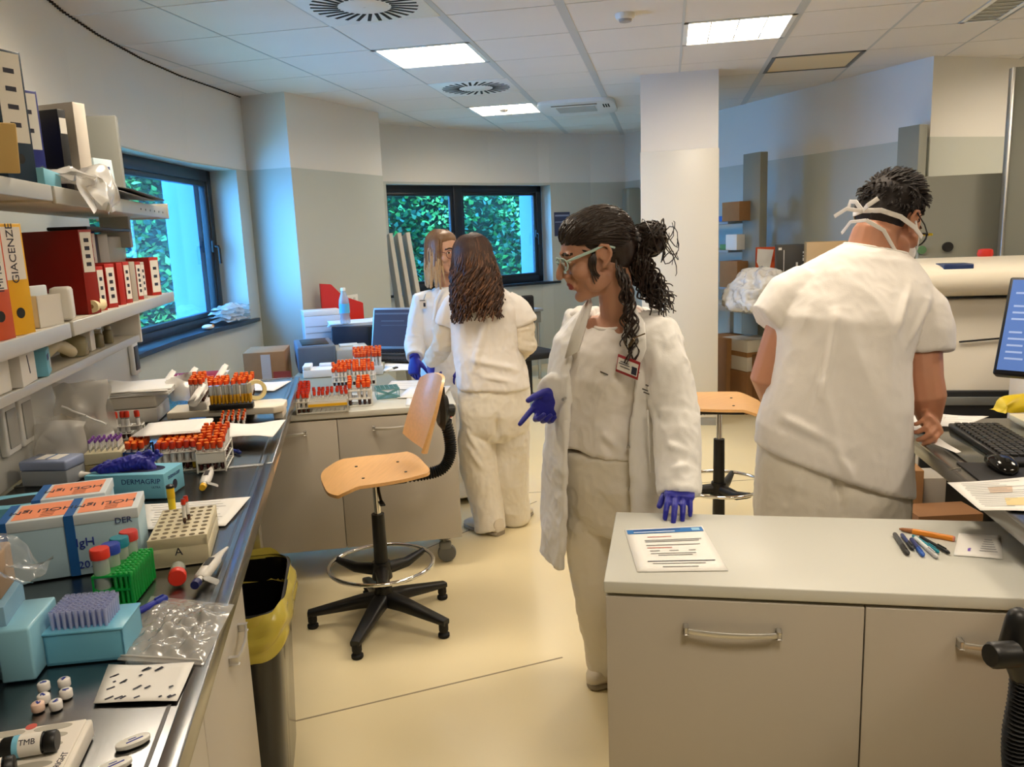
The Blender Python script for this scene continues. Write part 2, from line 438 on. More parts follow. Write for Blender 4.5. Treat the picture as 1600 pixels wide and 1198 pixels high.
# ---------------------------------------------------------------- ceiling fittings
LAMPE = mat('lamp_tube_glow', (255, 240, 214), .5, emit=14)
def lampglow(strength):
    m = bpy.data.materials.new('fluorescent_panel'); m.use_nodes = True; nt = m.node_tree; b = nt.nodes['Principled BSDF']; L = nt.links.new
    tc = nt.nodes.new('ShaderNodeTexCoord'); mp = nt.nodes.new('ShaderNodeMapping'); mp.inputs['Scale'].default_value = (3, 26, 1); L(tc.outputs['Object'], mp.inputs[0])
    n = nt.nodes.new('ShaderNodeTexNoise'); n.inputs['Scale'].default_value = 4; L(mp.outputs[0], n.inputs['Vector'])
    cr = nt.nodes.new('ShaderNodeMapRange'); cr.inputs[1].default_value = .35; cr.inputs[2].default_value = .6; cr.inputs[3].default_value = strength*.55; cr.inputs[4].default_value = strength*1.3
    L(n.outputs['Fac'], cr.inputs[0]); L(cr.outputs[0], b.inputs['Emission Strength'])
    b.inputs['Base Color'].default_value = lin((240, 240, 230)); b.inputs['Emission Color'].default_value = LAMPC
    return m
LAMPC = (1, .86, .68, 1)
GLOW = lampglow(28)
LOUV = mat('louvre_metal', (220, 220, 216), .3, metal=.6)
DULL = mat('unlit_diffuser', (226, 204, 160), .5); DIMGRID = mat('unlit_louvre', (120, 116, 100), .35, metal=.5)
def troffer(i, j, lit, label, w=1.0, d=1.0, name='ceiling_light', glow=None, rim=None):
    t = thing(name, label, 'ceiling light', GW(i+w/2, j+d/2, CEIL), GAZ, 'square recessed ceiling lights' if w == 1 else None)
    W, D = GA*w-.006, GB*d-.006; r = .028
    f = MB()
    for x0, x1, y0, y1 in ((-W/2, W/2, -D/2, -D/2+r), (-W/2, W/2, D/2-r, D/2), (-W/2, -W/2+r, -D/2, D/2), (W/2-r, W/2, -D/2, D/2)): f.bx(x0, x1, y0, y1, -.004, .08)
    ob('light_frame', f, rim or WPLAS, t)
    p = MB(); p.bx(-W/2+r, W/2-r, -D/2+r, D/2-r, .03 if lit else .0, .035 if lit else .02); ob('light_panel', p, glow, t)
    if lit:
        for k in (1, 2, 3):
            b = MB(); x = -W/2+k*W/4; b.bx(x-.004, x+.004, -D/2+r, D/2-r, .0, .028); ob('louvre_blade', b, LOUV, t)
    elif w < 1:
        for k in range(1, 14):
            b = MB(); y = -D/2+k*D/14; b.bx(-W/2+r, W/2-r, y-.004, y+.004, -.003, .02); ob('louvre_blade', b, LOUV, t)
    return t
troffer(1, 2, True, 'lit square ceiling light between the two round slotted air vents', glow=GLOW)
troffer(4, 2, True, 'lit square ceiling light in front of the white column', glow=GLOW)
troffer(1, 6, True, 'small-looking lit ceiling light nearest the back window, beyond the vents', glow=GLOW)
troffer(5, 4, False, 'unlit cream ceiling panel light with a dark rim, right of the column', glow=DULL, rim=mat('dark_rim', (96, 92, 84), .4))
troffer(6.6, 1, False, 'narrow unlit ceiling light with a grey louvre above the tall grey panel', .37, 2, glow=DIMGRID)
for (i, j) in ((1, -2), (4, -2), (7, -2), (4, -6), (7, -6), (8, 3)): troffer(i, j, True, 'lit square ceiling light out of view over the front or right of the room', glow=GLOW)  # last cell: unseen lamp added to put warm light on the right wall
SLOT = mat('vent_slot_black', (12, 11, 11), .8)
def swirl(i, j, label):
    t = thing('ceiling_vent', label, 'air vent', GW(i+.5, j+.5, CEIL), GAZ, 'round slotted air vents')
    W, D = GA-.012, GB-.006
    p = MB(); p.bx(-W/2, W/2, -D/2, D/2, -.004, .01, .002); ob('vent_panel', p, WPLAS, t)
    for k in range(28):
        a = 2*PI*k/28; c, s = math.cos(a), math.sin(a); q = MB(); tw = .18
        q.box((c*.198, s*.198, -.0045), (.135, .018, .003), a+tw); ob('slot', q, SLOT, t)
    b = MB(); b.cyl((0, 0, -.004), (0, 0, -.008), .118, .112, 32).cyl((0, 0, -.008), (0, 0, -.010), .006, n=8); ob('hub_plate', b, WPLAS, t)
swirl(1, 0, 'round slotted ceiling air vent at the top edge, nearer of the two')
swirl(1, 4, 'round slotted ceiling air vent deeper in the room, between two lit lights')
# air conditioner cassette
t = thing('air_conditioner', 'white ceiling air conditioner cassette with a grille left of the column', 'air conditioner', GW(2.57, 6.6, CEIL), GAZ)
b = MB(); q = []; 
for k in range(32):
    a = 2*PI*k/32; q.append((.345*math.copysign(abs(math.cos(a))**.35, math.cos(a)), .41*math.copysign(abs(math.sin(a))**.35, math.sin(a))))
b.prism(q, -.03, .004, .006); ob('cover', b, WPLAS, t)
for k in range(9):
    b = MB(); b.bx(-.19, .16, -.14+k*.035, -.115+k*.035, -.036, -.03); ob('grille_bar', b, mat('ac_grille', (186, 182, 172), .5), t)
b = MB(); b.bx(-.22, .19, -.27, -.23, -.033, -.029); ob('outlet_slot', b, mat('ac_slot', (120, 110, 96), .6), t)
for k in range(3):
    b = MB(); b.bx(.235+k*.022, .247+k*.022, -.2, -.02, -.033, -.029); ob('side_slot', b, SLOT, t)
def smoke(u, v, label):
    p = PZ(u, v, CEIL-.02); t = thing('smoke_detector', label, 'smoke detector', (p.x, p.y, CEIL), 0, None)
    b = MB(); b.lathe([(.055, 0), (.055, -.012), (.045, -.028)], n=24); ob('detector_base', b, WPLAS, t)
    b = MB(); b.lathe([(.036, -.028), (.032, -.04), (.012, -.044)], n=20); ob('detector_cap', b, mat('detector_grey', (160, 154, 148), .5), t)
smoke(977, 28, 'small round smoke detector in the ceiling in front of the column')
smoke(787, 171, 'small round smoke detector beside the air conditioner')
# ================================================================= STEEL LAB BENCH ON THE LEFT
BT = .90
def bs(u, v, o):
    p = PL(BW(0, o, 0), BW(1, o, 0), u, v); return (p-B0).dot(BU), p.z
def bench_top(s0, s1, label):
    t = thing('bench_worktop', label, 'worktop', BW((s0+s1)/2, .36, BT-.04), BAZ, 'steel worktop sections of the left bench')
    h = (s1-s0)/2-.0015
    b = MB(); b.bx(-.36, .36, -h, h, .002, .038, .004); ob('top_sheet', b, STEEL, t)
    b = MB(); b.bx(.335, .363, -h, h, -.002, .0415, .003); b.bx(.318, .324, -h, h, .0375, .0392); ob('front_rim', b, STEEL, t)
    for y in (-h+.004, h-.004):
        b = MB(); b.bx(-.36, .335, y-.004, y+.004, .036, .0405, .001); ob('end_rim', b, STEEL, t)
    return t
bench_top(-1.3, 1.49, 'stainless steel worktop section nearest the camera, carrying the glove boxes and tip boxes')
bench_top(1.49, 3.14, 'stainless steel worktop section beyond the seam, carrying the tube racks and white tray')
# supporting frame and cabinet under the near section
t = thing('bench_stand', 'grey steel leg frame carrying the far part of the steel bench', 'bench frame', BW(1.9, .36, 0), BAZ)
for x, y in ((.26, -.24), (-.3, 1.18), (-.3, -.9)):
    b = MB(); b.bx(x-.025, x+.025, y-.025, y+.025, 0, .858, .003); ob('leg', b, ALU, t)
b = MB(); b.bx(-.3, -.26, -.9, 1.18, .80, .858); ob('rail', b, ALU, t)
HANDLE = mat('handle_metal', (206, 204, 200), .42, metal=.85)
def bow_handle(parent, c, w, nrm, name='handle'):
    """curved bar pull with two flat end posts; nrm is the outward direction (local)"""
    nrm = V(nrm).normalized(); x = V((0, 0, 1)).cross(nrm).normalized(); c = V(c); b = MB()
    n = 12; secs = []
    for k in range(n+1):
        a = k/n*2-1; p = c+x*(a*w/2)+nrm*(.016+.007*(1-a*a))+V((0, 0, -.003*(1-a*a)))
        secs.append((p, nrm*.003, V((0, 0, .0062)), .5))
    b.loft(secs, 10)
    for sgn in (-1, 1):
        q = c+x*(sgn*(w/2-.003))+nrm*.0095
        b.box(q, (.008, .02, .017), rot=M((x, nrm, V((0, 0, 1)))).transposed(), bev=.002)
    return ob(name, b, HANDLE, parent)
t = thing('base_cabinet', 'warm grey base cabinet under the near steel worktop', 'cabinet', BW(-.2, .36, 0), BAZ)
b = MB(); b.bx(-.3, .30, -1.1, 1.125, .0, .858); ob('carcass', b, LAMI, t)
for k, (y0, y1) in enumerate(((-.0, .56), (.566, 1.125))):
    b = MB(); b.bx(.302, .322, y0, y1, .06, .85, .002); d = ob('door', b, LAMI, t)
    bow_handle(d, (.322, (.36 if k == 0 else .93), .70), .16, (1, 0, 0))
# rear splash panel with sockets and hooks
t = thing('splash_panel', 'pale grey service panel standing along the back of the steel bench', 'panel', BW(.9, .737, BT), BAZ)
b = MB(); b.bx(-.012, .008, -2.1, 2.16, .0, .345, .002); ob('panel_board', b, mat('pale_panel', (204, 204, 198), .4), t)
b = MB(); b.bx(.008, .018, -2.1, 1.5, .275, .287); ob('rail', b, ALU, t)
for y, z in ((2.06, .17), (.60, .17), (.72, .17)):
    b = MB(); b.bx(.008, .03, y-.05, y+.05, z-.075, z+.075, .006); s = ob('socket_box', b, WPLAS, t)
    b = MB(); b.bx(.03, .034, y-.034, y+.034, z-.055, z+.055, .003); ob('socket_plate', b, mat('socket_grey', (170, 168, 160), .4) if y < 1 else mat('socket_dark', (60, 64, 66), .4), s)
# ---------------------------------------------------------------- reagent shelves
SO = .50
SHELFM = mat('shelf_laminate', (208, 200, 184), .45)
SHE = mat('shelf_edge', (198, 196, 188), .35, metal=.3)
def shelf(label, s0, s1, z, o0, o1, th=.04, end=False):
    t = thing('reagent_shelf', label, 'shelf', BW((s0+s1)/2, (o0+o1)/2, z), BAZ, 'shelf boards over the steel bench')
    h = (s1-s0)/2-.002; d = (o1-o0)/2
    b = MB(); b.bx(-d, d-.012, -h, h, -th+.006, 0, .002); ob('board', b, SHELFM, t)
    b = MB(); b.bx(d-.012, d, -h, h, -th, .003, .003); e = ob('front_edge', b, SHE, t)
    if end:
        b = MB(); b.bx(-d, d+.004, h-.004, h+.012, -th-.002, .02, .003); ob('end_bracket', b, SHE, t)
        for k in range(6):
            b = MB(); b.cyl((d, h-.5+k*.08, -th/2), (d+.0015, h-.5+k*.08, -th/2), .004, n=8); ob('edge_hole', b, BLACKP, e)
    return t
ZM, ZT, ZL = 1.365, 1.738, 1.225
shelf('near board of the middle shelf, carrying the lettered blue, orange and yellow binders', -.9, 1.45, ZM, SO, .80)
shelf('far board of the middle shelf, carrying the red binders and files', 1.47, 2.89, ZM, SO, .80)
shelf('near board of the top shelf, carrying the blue and teal binders', -.9, 1.45, ZT, SO, .80)
shelf('far board of the top shelf with edge holes and a hanging bag', 1.47, 2.95, ZT, SO, .80, .045, True)
t = shelf('shallow low shelf under the middle board, with white boxes and bottles', -.9, 2.45, ZL, .56, .70, .025)
b = MB(); b.bx(-.07, .075, 1.675, 1.69, -.03, .1, .003); ob('end_plate', b, WPLAS, t)
for s, lab in ((1.46, 'grey shelf upright behind the black and white binders'), (2.76, 'grey shelf upright rising above the far end of the top shelf')):
    t = thing('shelf_upright', lab, 'upright', BW(s, .675, BT+.35), BAZ, 'grey uprights of the bench shelves')
    top = .78 if s < 2 else .86
    b = MB(); b.bx(-.125 if s < 2 else -.06, -.105 if s < 2 else .055, -.02, .02, .32, top, .004); ob('upright_panel', b, GREYP, t)

# ---------------------------------------------------------------- binders and boxes on the shelves
LABW = mat('label_white', (232, 228, 220), .6)
UPTX = M(((0, 0, 1), (0, -1, 0), (1, 0, 0))).transposed().to_4x4()
def uptext(parent, body, size, x, y, z, m=INK, lines=1):
    return text('lettering', body, size, m, parent, M.Translation((x, y, z)) @ UPTX)
def binder(s, z, label, w, h, d, rgb, lab=None, labz=(.45, .95), txt=None, tsz=.03, o=SO+.02, yaw=0, hole=True, lean=0, cat='binder', name='binder', marks=0, group=None):
    yaw = -yaw; z += .0008
    t = thing(name, label, cat, BW(s, o, z), BAZ+yaw, group); t.rotation_euler = (lean, 0, BAZ+yaw)
    m = mat('binder_%d_%d_%d' % rgb, rgb, .42)
    b = MB(); b.bx(-d, 0, -w/2, -w/2+.004, 0, h, .001).bx(-d, 0, w/2-.004, w/2, 0, h, .001).bx(-.006, 0, -w/2, w/2, 0, h, .002); ob('cover', b, m, t)
    b = MB(); b.bx(-d+.012, -.01, -w/2+.006, w/2-.006, .006, h-.015); ob('sheets', b, PAPER, t)
    if lab:
        b = MB(); b.bx(.0, .0012, -w*.42, w*.42, h*labz[0], h*labz[1]); l = ob('spine_label', b, LABW, t)
        if txt: uptext(l, txt, tsz, .0016, 0, h*(labz[0]+labz[1])/2)
        for k in range(marks):
            b = MB(); zz = h*labz[0]+(k+1)*h*(labz[1]-labz[0])/(marks+1); b.bx(.001, .0018, -w*.18, w*.18, zz-.006, zz+.006); ob('ink_mark', b, INK, l)
    if hole:
        b = MB(); b.cyl((.0, 0, h*.2), (.001, 0, h*.2), .013, n=16); ob('finger_hole', b, BLACKP, t)
    return t
# top shelf, from the camera
b_s = lambda u, v, o=SO: bs(u, v, o)[0]
binder(1.40, ZT, 'dark teal lever binder with a white spine label, nearest on the top shelf', .085, .34, .26, (22, 48, 70), True, (.32, .98), None, .02, marks=4, yaw=.55, o=SO+.05)
binder(1.65, ZT, 'royal blue lever binder with a white spine label on the top shelf', .075, .285, .26, (18, 34, 120), True, (.42, .97), None, yaw=.65, o=SO+.10, marks=2)
binder(1.86, ZT, 'slim black binder beside the white binder on the top shelf', .03, .262, .24, (24, 24, 26), True, (.72, .9), None, yaw=.5, o=SO+.07, hole=False)
binder(1.945, ZT, 'tall white binder between the black binder and the mask box', .05, .295, .26, (216, 208, 196), None, yaw=.5, o=SO+.04, hole=False)
t = thing('envelope', 'buff paper envelope leaning at the near end of the top shelf', 'envelope', BW(1.13, SO+.03, ZT+.001), BAZ)
b = MB(); b.box((-.02, .0, .068), (.17, .012, .115), bev=.003, rot=Euler((.25, 0, .5)).to_matrix()); ob('envelope_body', b, mat('manila', (208, 176, 112), .75, var=.06), t)
b = MB(); b.box((-.02, -.010, .10), (.165, .004, .04), rot=Euler((.2, 0, .5)).to_matrix()); ob('flap', b, mat('manila_flap', (196, 160, 96), .75), t)
BOXBLUE = mat('glove_box_blue', (118, 186, 210), .5, var=.03, vscale=8)
NAVY = mat('navy_print', (20, 40, 110), .5)
def carton(name, label, cat, loc, rz, w, d, h, m, bev=.0015, rot=None):
    t = thing(name, label, cat, loc, rz)
    if rot: t.rotation_euler = rot
    b = MB(); b.bx(-w/2, w/2, -d/2, d/2, 0, h, bev); ob('carton', b, m, t); return t
t = carton('glove_box', 'flat pale blue glove box lying on the top shelf before the blue binder', 'glove box', BW(1.53, SO+.085, ZT+.004), BAZ+.1, .13, .20, .045, BOXBLUE)
b = MB(); b.cyl((0, 0, .045), (0, 0, .0462), .035, n=20); ob('opening', b, mat('box_inside', (70, 120, 150), .7), t)
t = carton('mask_box', 'white and blue mask box standing on the top shelf right of the binders', 'mask box', BW(2.10, SO+.06, ZT+.006), BAZ-.35, .09, .10, .125, mat('mask_box_white', (196, 216, 226), .5), rot=(0, -.06, BAZ-.35))
for k in range(4):
    b = MB(); b.bx(.0455, .0465, -.035, .03, .03+k*.02, .04+k*.02); ob('print_line', b, NAVY, t)
b = MB(); b.bx(.0452, .0462, -.05, .05, 0, .022); ob('blue_band', b, mat('band_blue', (40, 110, 170), .5), t)
t = thing('document_wallet', 'dark curled document wallet lying at the far end of the top shelf', 'document wallet', BW(2.42, SO+.05, ZT+.004), BAZ)
b = MB(); b.grid(lambda i, j: V((-.16+.26*i, -.26+.5*j, .008+.035*math.sin(i*2.6)*(1-j*.6))), 12, 10); ob('cover', b, mat('wallet_dark', (52, 46, 42), .5), t, solid=.004)
b = MB(); b.grid(lambda i, j: V((-.17+.24*i, -.3+.5*j, .006+.03*math.sin(i*2.6)*(1-j*.6))), 12, 10); ob('sheet', b, mat('wallet_sheet', (170, 176, 182), .5), t, solid=.002)
def crumple(name, parent, fn, nu, nv, m, amp, sc, seed, solid=0):
    def g(i, j):
        p = fn(i, j); return p+V((ns(p, sc, seed), ns(p, sc, seed+1), ns(p, sc, seed+2)))*amp
    b = MB(); b.grid(g, nu, nv); return ob(name, b, m, parent, solid=solid)
t = thing('plastic_bag', 'crumpled clear plastic bag hanging over the edge of the top shelf', 'plastic bag', BW(1.74, SO-.01, ZT+.01), BAZ)
crumple('bag_film', t, lambda i, j: V((-.10+.14*min(1, j*1.6), -.18+.36*i, .03-.0*j-max(0, j-.62)*.24)), 22, 22, MILKY, .035, 14, 3)
crumple('bag_fold', t, lambda i, j: V((-.08+.14*min(1, j*1.5), -.12+.22*i, .045-max(0, j-.62)*.28)), 16, 16, MILKY, .04, 16, 8)
# middle shelf, from the camera
binder(.93, ZM, 'blue lever binder at the near end of the middle shelf', .08, .28, .24, (30, 72, 150), True, (.45, .98), 'IMMUNOMAT', .03, yaw=.35)
binder(1.045, ZM, 'orange lever binder lettered ASSISTENZA on the middle shelf', .075, .275, .24, (206, 84, 44), True, (.42, .96), 'ASSISTENZA\nIMMUNOMAT', .026, yaw=.35)
binder(1.165, ZM, 'yellow lever binder lettered GIACENZE on the middle shelf', .078, .268, .24, (232, 176, 24), True, (.5, .97), 'GIACENZE', .03, yaw=.4)
t = carton('storage_box', 'white box standing behind the clear bin on the middle shelf', 'storage box', BW(1.49, SO+.24, ZM+.001), BAZ, .14, .05, .25, mat('offwhite_card', (206, 198, 184), .6))
t = thing('open_bin', 'translucent white open-front bin with packets left of the red binders', 'bin', BW(1.37, SO+.02, ZM+.001), BAZ-.3)
b = MB(); b.prism([(-.2, .0), (.0, .0), (.0, .085), (-.08, .085), (-.2, .19)], -.05, -.047).prism([(-.2, .0), (.0, .0), (.0, .085), (-.08, .085), (-.2, .19)], .047, .05)
b.bm.transform(M.Rotation(PI/2, 4, 'X')); b.bx(-.2, 0, -.05, .05, 0, .003).bx(-.003, 0, -.05, .05, 0, .085).bx(-.2, -.197, -.05, .05, 0, .19)
ob('bin_shell', b, clear('bin_plastic', (236, 232, 224), .2, .75), t)
for k in range(4):
    b = MB(); b.box((-.04-.03*k, (-1)**k*.012, .06), (.012, .07, .1), bev=.004, rz=.1*k); ob('packet', b, mat('packet_pale', (214, 222, 226), .5), t)
t = carton('labelled_tub', 'small white tub with rounded corners before the red binder', 'tub', BW(1.535, SO+.04, ZM+.004), BAZ+.2, .055, .075, .095, WPLAS, .01)
binder(1.76, ZM, 'large dark red binder, tallest on the middle shelf', .05, .262, .27, (152, 28, 20), True, (.5, .97), None, yaw=.55, marks=4, hole=False)
t = thing('paper_roll', 'small cream paper roll lying on the middle shelf before the red binders', 'paper roll', BW(1.80, SO+.026, ZM+.0245), BAZ)
b = MB(); b.cyl((0, -.05, 0), (0, .05, 0), .02, n=18); ob('roll', b, mat('cream_roll', (226, 210, 164), .7), t)
b = MB(); b.cyl((0, -.0505, 0), (0, -.049, 0), .007, n=12); ob('core', b, CARD, t)
FR = (176, 36, 26)
row = [(1.90, .032, .145, FR, 3), (2.02, .045, .15, FR, 4), (2.15, .03, .15, FR, 0), (2.24, .032, .152, FR, 4), (2.33, .03, .15, (176, 170, 158), 0), (2.42, .03, .148, FR, 5), (2.49, .022, .145, (200, 190, 180), 4)]
rl = ['small red file with a white spine label next to the paper roll', 'second small red file, wider, right of the paper roll', 'unlabelled small red file in the middle of the file row', 'small red file with a spotted white label beside the grey file', 'small grey unlabelled file among the red files', 'small red file with a dotted white spine beside the grey file', 'thin pale file with ink dots beside the last red file']
for (s, w, h, c, k), l in zip(row, rl): binder(s, ZM, l, w, h, .2, c, k > 0, (.1, .92), None, yaw=.45, marks=k, hole=False, cat='file', name='box_file', o=SO+.03)
binder(2.70, ZM, 'broad red file at the far end of the middle shelf', .05, .16, .26, (186, 40, 30), True, (.08, .92), None, yaw=.6, marks=3, hole=False, cat='file', name='box_file', o=SO+.03)
binder(2.12, ZM, 'tall white binder behind the small red files, nearer of two', .06, .265, .2, (206, 200, 190), None, yaw=.5, hole=False, o=SO+.17)
binder(2.29, ZM, 'tall royal blue binder with a white label behind the red files', .055, .268, .2, (20, 36, 116), True, (.1, .97), None, yaw=.5, marks=4, o=SO+.155, hole=False)
binder(2.46, ZM, 'tall pale grey binder right of the tall blue binder', .05, .26, .2, (186, 182, 176), None, yaw=.5, hole=False, o=SO+.155)
t = carton('clear_box', 'clear plastic box with a handwritten scribble behind the last red files', 'box', BW(2.76, SO+.26, ZM+.001), BAZ-.45, .2, .11, .255, clear('clearbox', (226, 224, 216), .2, .55), .008)
for k in range(3):
    b = MB(); b.box((.08-.03*k, -.056, .215), (.006, .001, .03), rot=Euler((0, .3*k-.3, 0)).to_matrix()); ob('scribble', b, INK, t)
t = thing('ring_folder', 'flat black folder lying across the tops of the tall binders', 'folder', BW(2.38, SO+.16, ZM+.27), BAZ)
b = MB(); b.bx(-.07, .06, -.3, .3, 0, .012, .004); ob('folder_cover', b, BLACKP, t)
ZLI = ZL+.0038
# low shelf
t = carton('sample_box', 'white carton with an ink mark, nearer of two on the low shelf', 'box', BW(1.13, .63, ZLI), BAZ, .12, .10, .11, LABW)
t = carton('sample_box', 'taller white carton marked with a slanted ink stroke on the low shelf', 'box', BW(1.27, .62, ZLI), BAZ+.1, .12, .14, .095, LABW)
b = MB(); b.box((.0605, .0, .05), (.0008, .006, .05), rot=Euler((.25, 0, 0)).to_matrix()); ob('ink_stroke', b, INK, t)
t = carton('small_glove_box', 'small blue printed box beside the white cartons on the low shelf', 'box', BW(1.43, .615, ZLI), BAZ+.25, .1, .12, .07, BOXBLUE)
b = MB(); b.bx(.0503, .051, -.05, .0, .042, .058); ob('print', b, NAVY, t)
b = MB(); b.cyl((.0503, .03, .028), (.051, .03, .028), .016, n=16); ob('emblem', b, WPLAS, t)
t = thing('telephone_handset', 'cream handset lying on the low shelf behind the blue box', 'handset', BW(1.66, .615, ZLI), BAZ)
b = MB(); b.tube([(-.02, -.1, .045), (-.0, -.08, .05), (.0, 0, .055), (.0, .07, .04), (.01, .1, .022)], [.018, .022, .016, .02, .018], 10, round_ends=True); ob('handset_body', b, BEIGE, t)
t = thing('reagent_bottle', 'squat clear bottle with a brown cap on the low shelf', 'bottle', BW(1.84, .62, ZLI), BAZ)
b = MB(); b.lathe([(.04, 0), (.043, .006), (.043, .045), (.036, .058), (.018, .066), (.018, .074)], n=22); ob('bottle_body', b, clear('amberless', (200, 190, 150), .1, .45), t)
b = MB(); b.lathe([(.021, .07), (.021, .088), (.018, .09)], n=18); ob('cap', b, mat('brown_cap', (76, 52, 34), .5), t)
t = carton('reagent_carton', 'small white carton between the squat bottle and the little bottles', 'box', BW(1.96, .62, ZLI), BAZ, .05, .05, .085, WPLAS)
for k, (s, o) in enumerate(((2.04, .60), (2.10, .63), (2.16, .60))):
    t = thing('vial', ['nearest little dark vial on the low shelf', 'middle little dark vial, set back on the low shelf', 'last little dark vial beside the shelf end plate'][k], 'vial', BW(s, o, ZLI), BAZ)
    b = MB(); b.lathe([(.016, 0), (.017, .004), (.017, .042), (.01, .05)], n=14); ob('vial_body', b, mat('vial_olive', (120, 112, 84), .25), t)
    b = MB(); b.lathe([(.012, .05), (.012, .062)], n=14); ob('cap', b, mat('vial_cap', (150, 146, 130), .4), t)
# ================================================================= THINGS ON THE STEEL BENCH
def bpos(u, v, z=BT+.002): return PZ(u, v, z)
Z0 = BT+.0005
# ---- tubes: one of each kind, then copies
BLOOD = mat('dark_serum', (58, 14, 14), .2, coat=.3); GLS = clear('tube_wall', (230, 232, 230), .08, .3)
TLAB = mat('tube_label', (226, 224, 222), .6); TLABD = mat('tube_label_printed', (150, 146, 146), .6)
YSER = mat('straw_serum', (214, 160, 30), .25, coat=.3); ORC = mat('orange_cap', (240, 128, 34), .42); RDC = mat('red_cap', (204, 52, 24), .42); PUC = mat('purple_cap', (112, 60, 150), .42)
TUBES = {}
def tube_proto(kind):
    L, r = .075, .0062
    body, cap, top = dict(red=(BLOOD, RDC, None), orange=(BLOOD, mat('orange_red_cap', (220, 74, 26), .42), ORC), purple=(GLS, PUC, None), yellow=(YSER, None, None), amber=(YSER, RDC, ORC))[kind]
    ms = {}
    b = MB(); b.lathe([(.002, 0), (r*.8, .002), (r, .006), (r, L*.5)], n=10)
    if kind == 'yellow': b.m(1).lathe([(r, L*.5), (r, L), (r*.85, L)], n=10)
    else:
        b.m(2).lathe([(r*1.03, L*.28), (r*1.03, L*.86)], n=10); b.m(1).lathe([(r, L*.86), (r, L)], n=10)
    ms['tube_body'] = b.mesh('tube_body', [body, GLS, TLAB])
    if cap:
        b = MB(); b.lathe([(r*1.34, L-.006), (r*1.36, L+.010), (r*1.28, L+.0125)], n=10); ms['cap'] = b.mesh('cap', cap)
        b = MB(); b.lathe([(r*1.2, L+.0126), (r*1.12, L+.0142)], n=10); ms['cap_top'] = b.mesh('cap_top', top or mat('cap_top_dark', (140, 30, 20), .45) if kind != 'purple' else mat('cap_top_purple', (150, 96, 184), .45))
    return ms
def tubes(kind, loc, rz, spots, label, group, sc=1.0, lift=.006, step=0):
    """stand tubes at local spots of a rack; each tube is its own thing with its parts"""
    if kind not in TUBES: TUBES[kind] = tube_proto(kind)
    ms = TUBES[kind]; Rz = M.Rotation(rz, 4, 'Z')
    y0 = min(q[1] for q in spots)
    for (x, y) in spots:
        p = V(loc)+Rz @ V((x, y, lift+step*(y-y0)))
        e = bpy.data.objects.new('sample_tube', None); COL.objects.link(e); e.empty_display_size = .01
        e.location = p; e.rotation_euler = (random.uniform(-.05, .05), random.uniform(-.05, .05), rz+random.random()*6); e.scale = (sc, sc, sc)
        tag(e, label, 'sample tube', group)
        for n, me in ms.items():
            o = bpy.data.objects.new(n, me); COL.objects.link(o); o.parent = e
WIRE = mat('white_wire', (220, 218, 210), .4)
def wire_rack(name, label, loc, rz, nx, ny, pitch, h, m=None, solid_front=False, wr=.0016, group=None):
    m = m or WIRE
    t = thing(name, label, 'tube rack', loc, rz, group); X, Y = nx*pitch/2, ny*pitch/2
    for z, nm in ((.004, 'bottom_grid'), (h*.5, 'middle_grid'), (h, 'top_grid')):
        b = MB()
        for k in range(nx+1): b.cyl((-X+k*pitch, -Y, z), (-X+k*pitch, Y, z), wr if 0 < k < nx else wr*1.5, n=5)
        for k in range(ny+1): b.cyl((-X, -Y+k*pitch, z), (X, -Y+k*pitch, z), wr if 0 < k < ny else wr*1.5, n=5)
        ob(nm, b, m, t)
    for x in (-X, X):
        for y in (-Y, Y):
            b = MB(); b.cyl((x, y, 0), (x, y, h+.004), wr*1.8, n=6); ob('corner_post', b, m, t)
    if solid_front:
        b = MB(); b.bx(-X, X, -Y-.002, -Y, h*.52, h*.95); ob('front_plate', b, WPLAS, t)
    return t
def grid_spots(nx, ny, pitch, skip=0, rnd=random):
    return [((i-(nx-1)/2)*pitch, (j-(ny-1)/2)*pitch) for i in range(nx) for j in range(ny) if rnd.random() >= skip]
def hole_rack(name, label, loc, rz, nx, ny, pitch, h, m, r=.0075, edge=.01, holes=True, group=None):
    t = thing(name, label, 'tube rack', loc, rz, group); X, Y = nx*pitch/2+edge, ny*pitch/2+edge
    b = MB(); b.bx(-X, X, -Y, Y, 0, h, .002); ob('rack_block', b, m, t)
    if holes:
        hm = MB()
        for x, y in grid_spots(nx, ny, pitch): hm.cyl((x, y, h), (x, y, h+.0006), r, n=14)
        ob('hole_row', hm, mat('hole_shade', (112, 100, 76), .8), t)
    return t
# ---- glove box lettered DERMAGRIP with a glove pulled out
GBX = (133, 784), (257, 781), (287, 757)
c, an, w, d = rect(*GBX, BT)
t = carton('glove_box', 'blue glove box lettered DERMAGRIP with a crumpled blue glove on top', 'glove box', (c.x, c.y, Z0), an, w, .115, .068, BOXBLUE)
b = MB(); q = []
for k in range(28):
    a = 2*PI*k/28; q.append((.075*math.copysign(abs(math.cos(a))**.7, math.cos(a))+.01, .034*math.sin(a)))
b.prism(q, .068, .0686); ob('opening', b, mat('box_hole', (24, 30, 70), .7), t)
text('lettering', 'DERMAGRIP', .02, NAVY, t, XF((.045, -.0577, .048), PI/2)); text('lettering', 'ULTRA', .008, NAVY, t, XF((.085, -.0577, .032), PI/2))
text('lettering', 'V GRIP', .012, NAVY, t, XF((-.085, -.0577, .045), PI/2)); text('lettering', 'DERMAGRIP', .013, NAVY, t, XF((w/2+.0006, 0, .05), PI/2, 0, PI/2))
b = MB(); b.cyl((w/2, .0, .024), (w/2+.001, 0, .024), .013, n=18); ob('emblem', b, mat('emblem_dark', (40, 40, 60), .5), t)
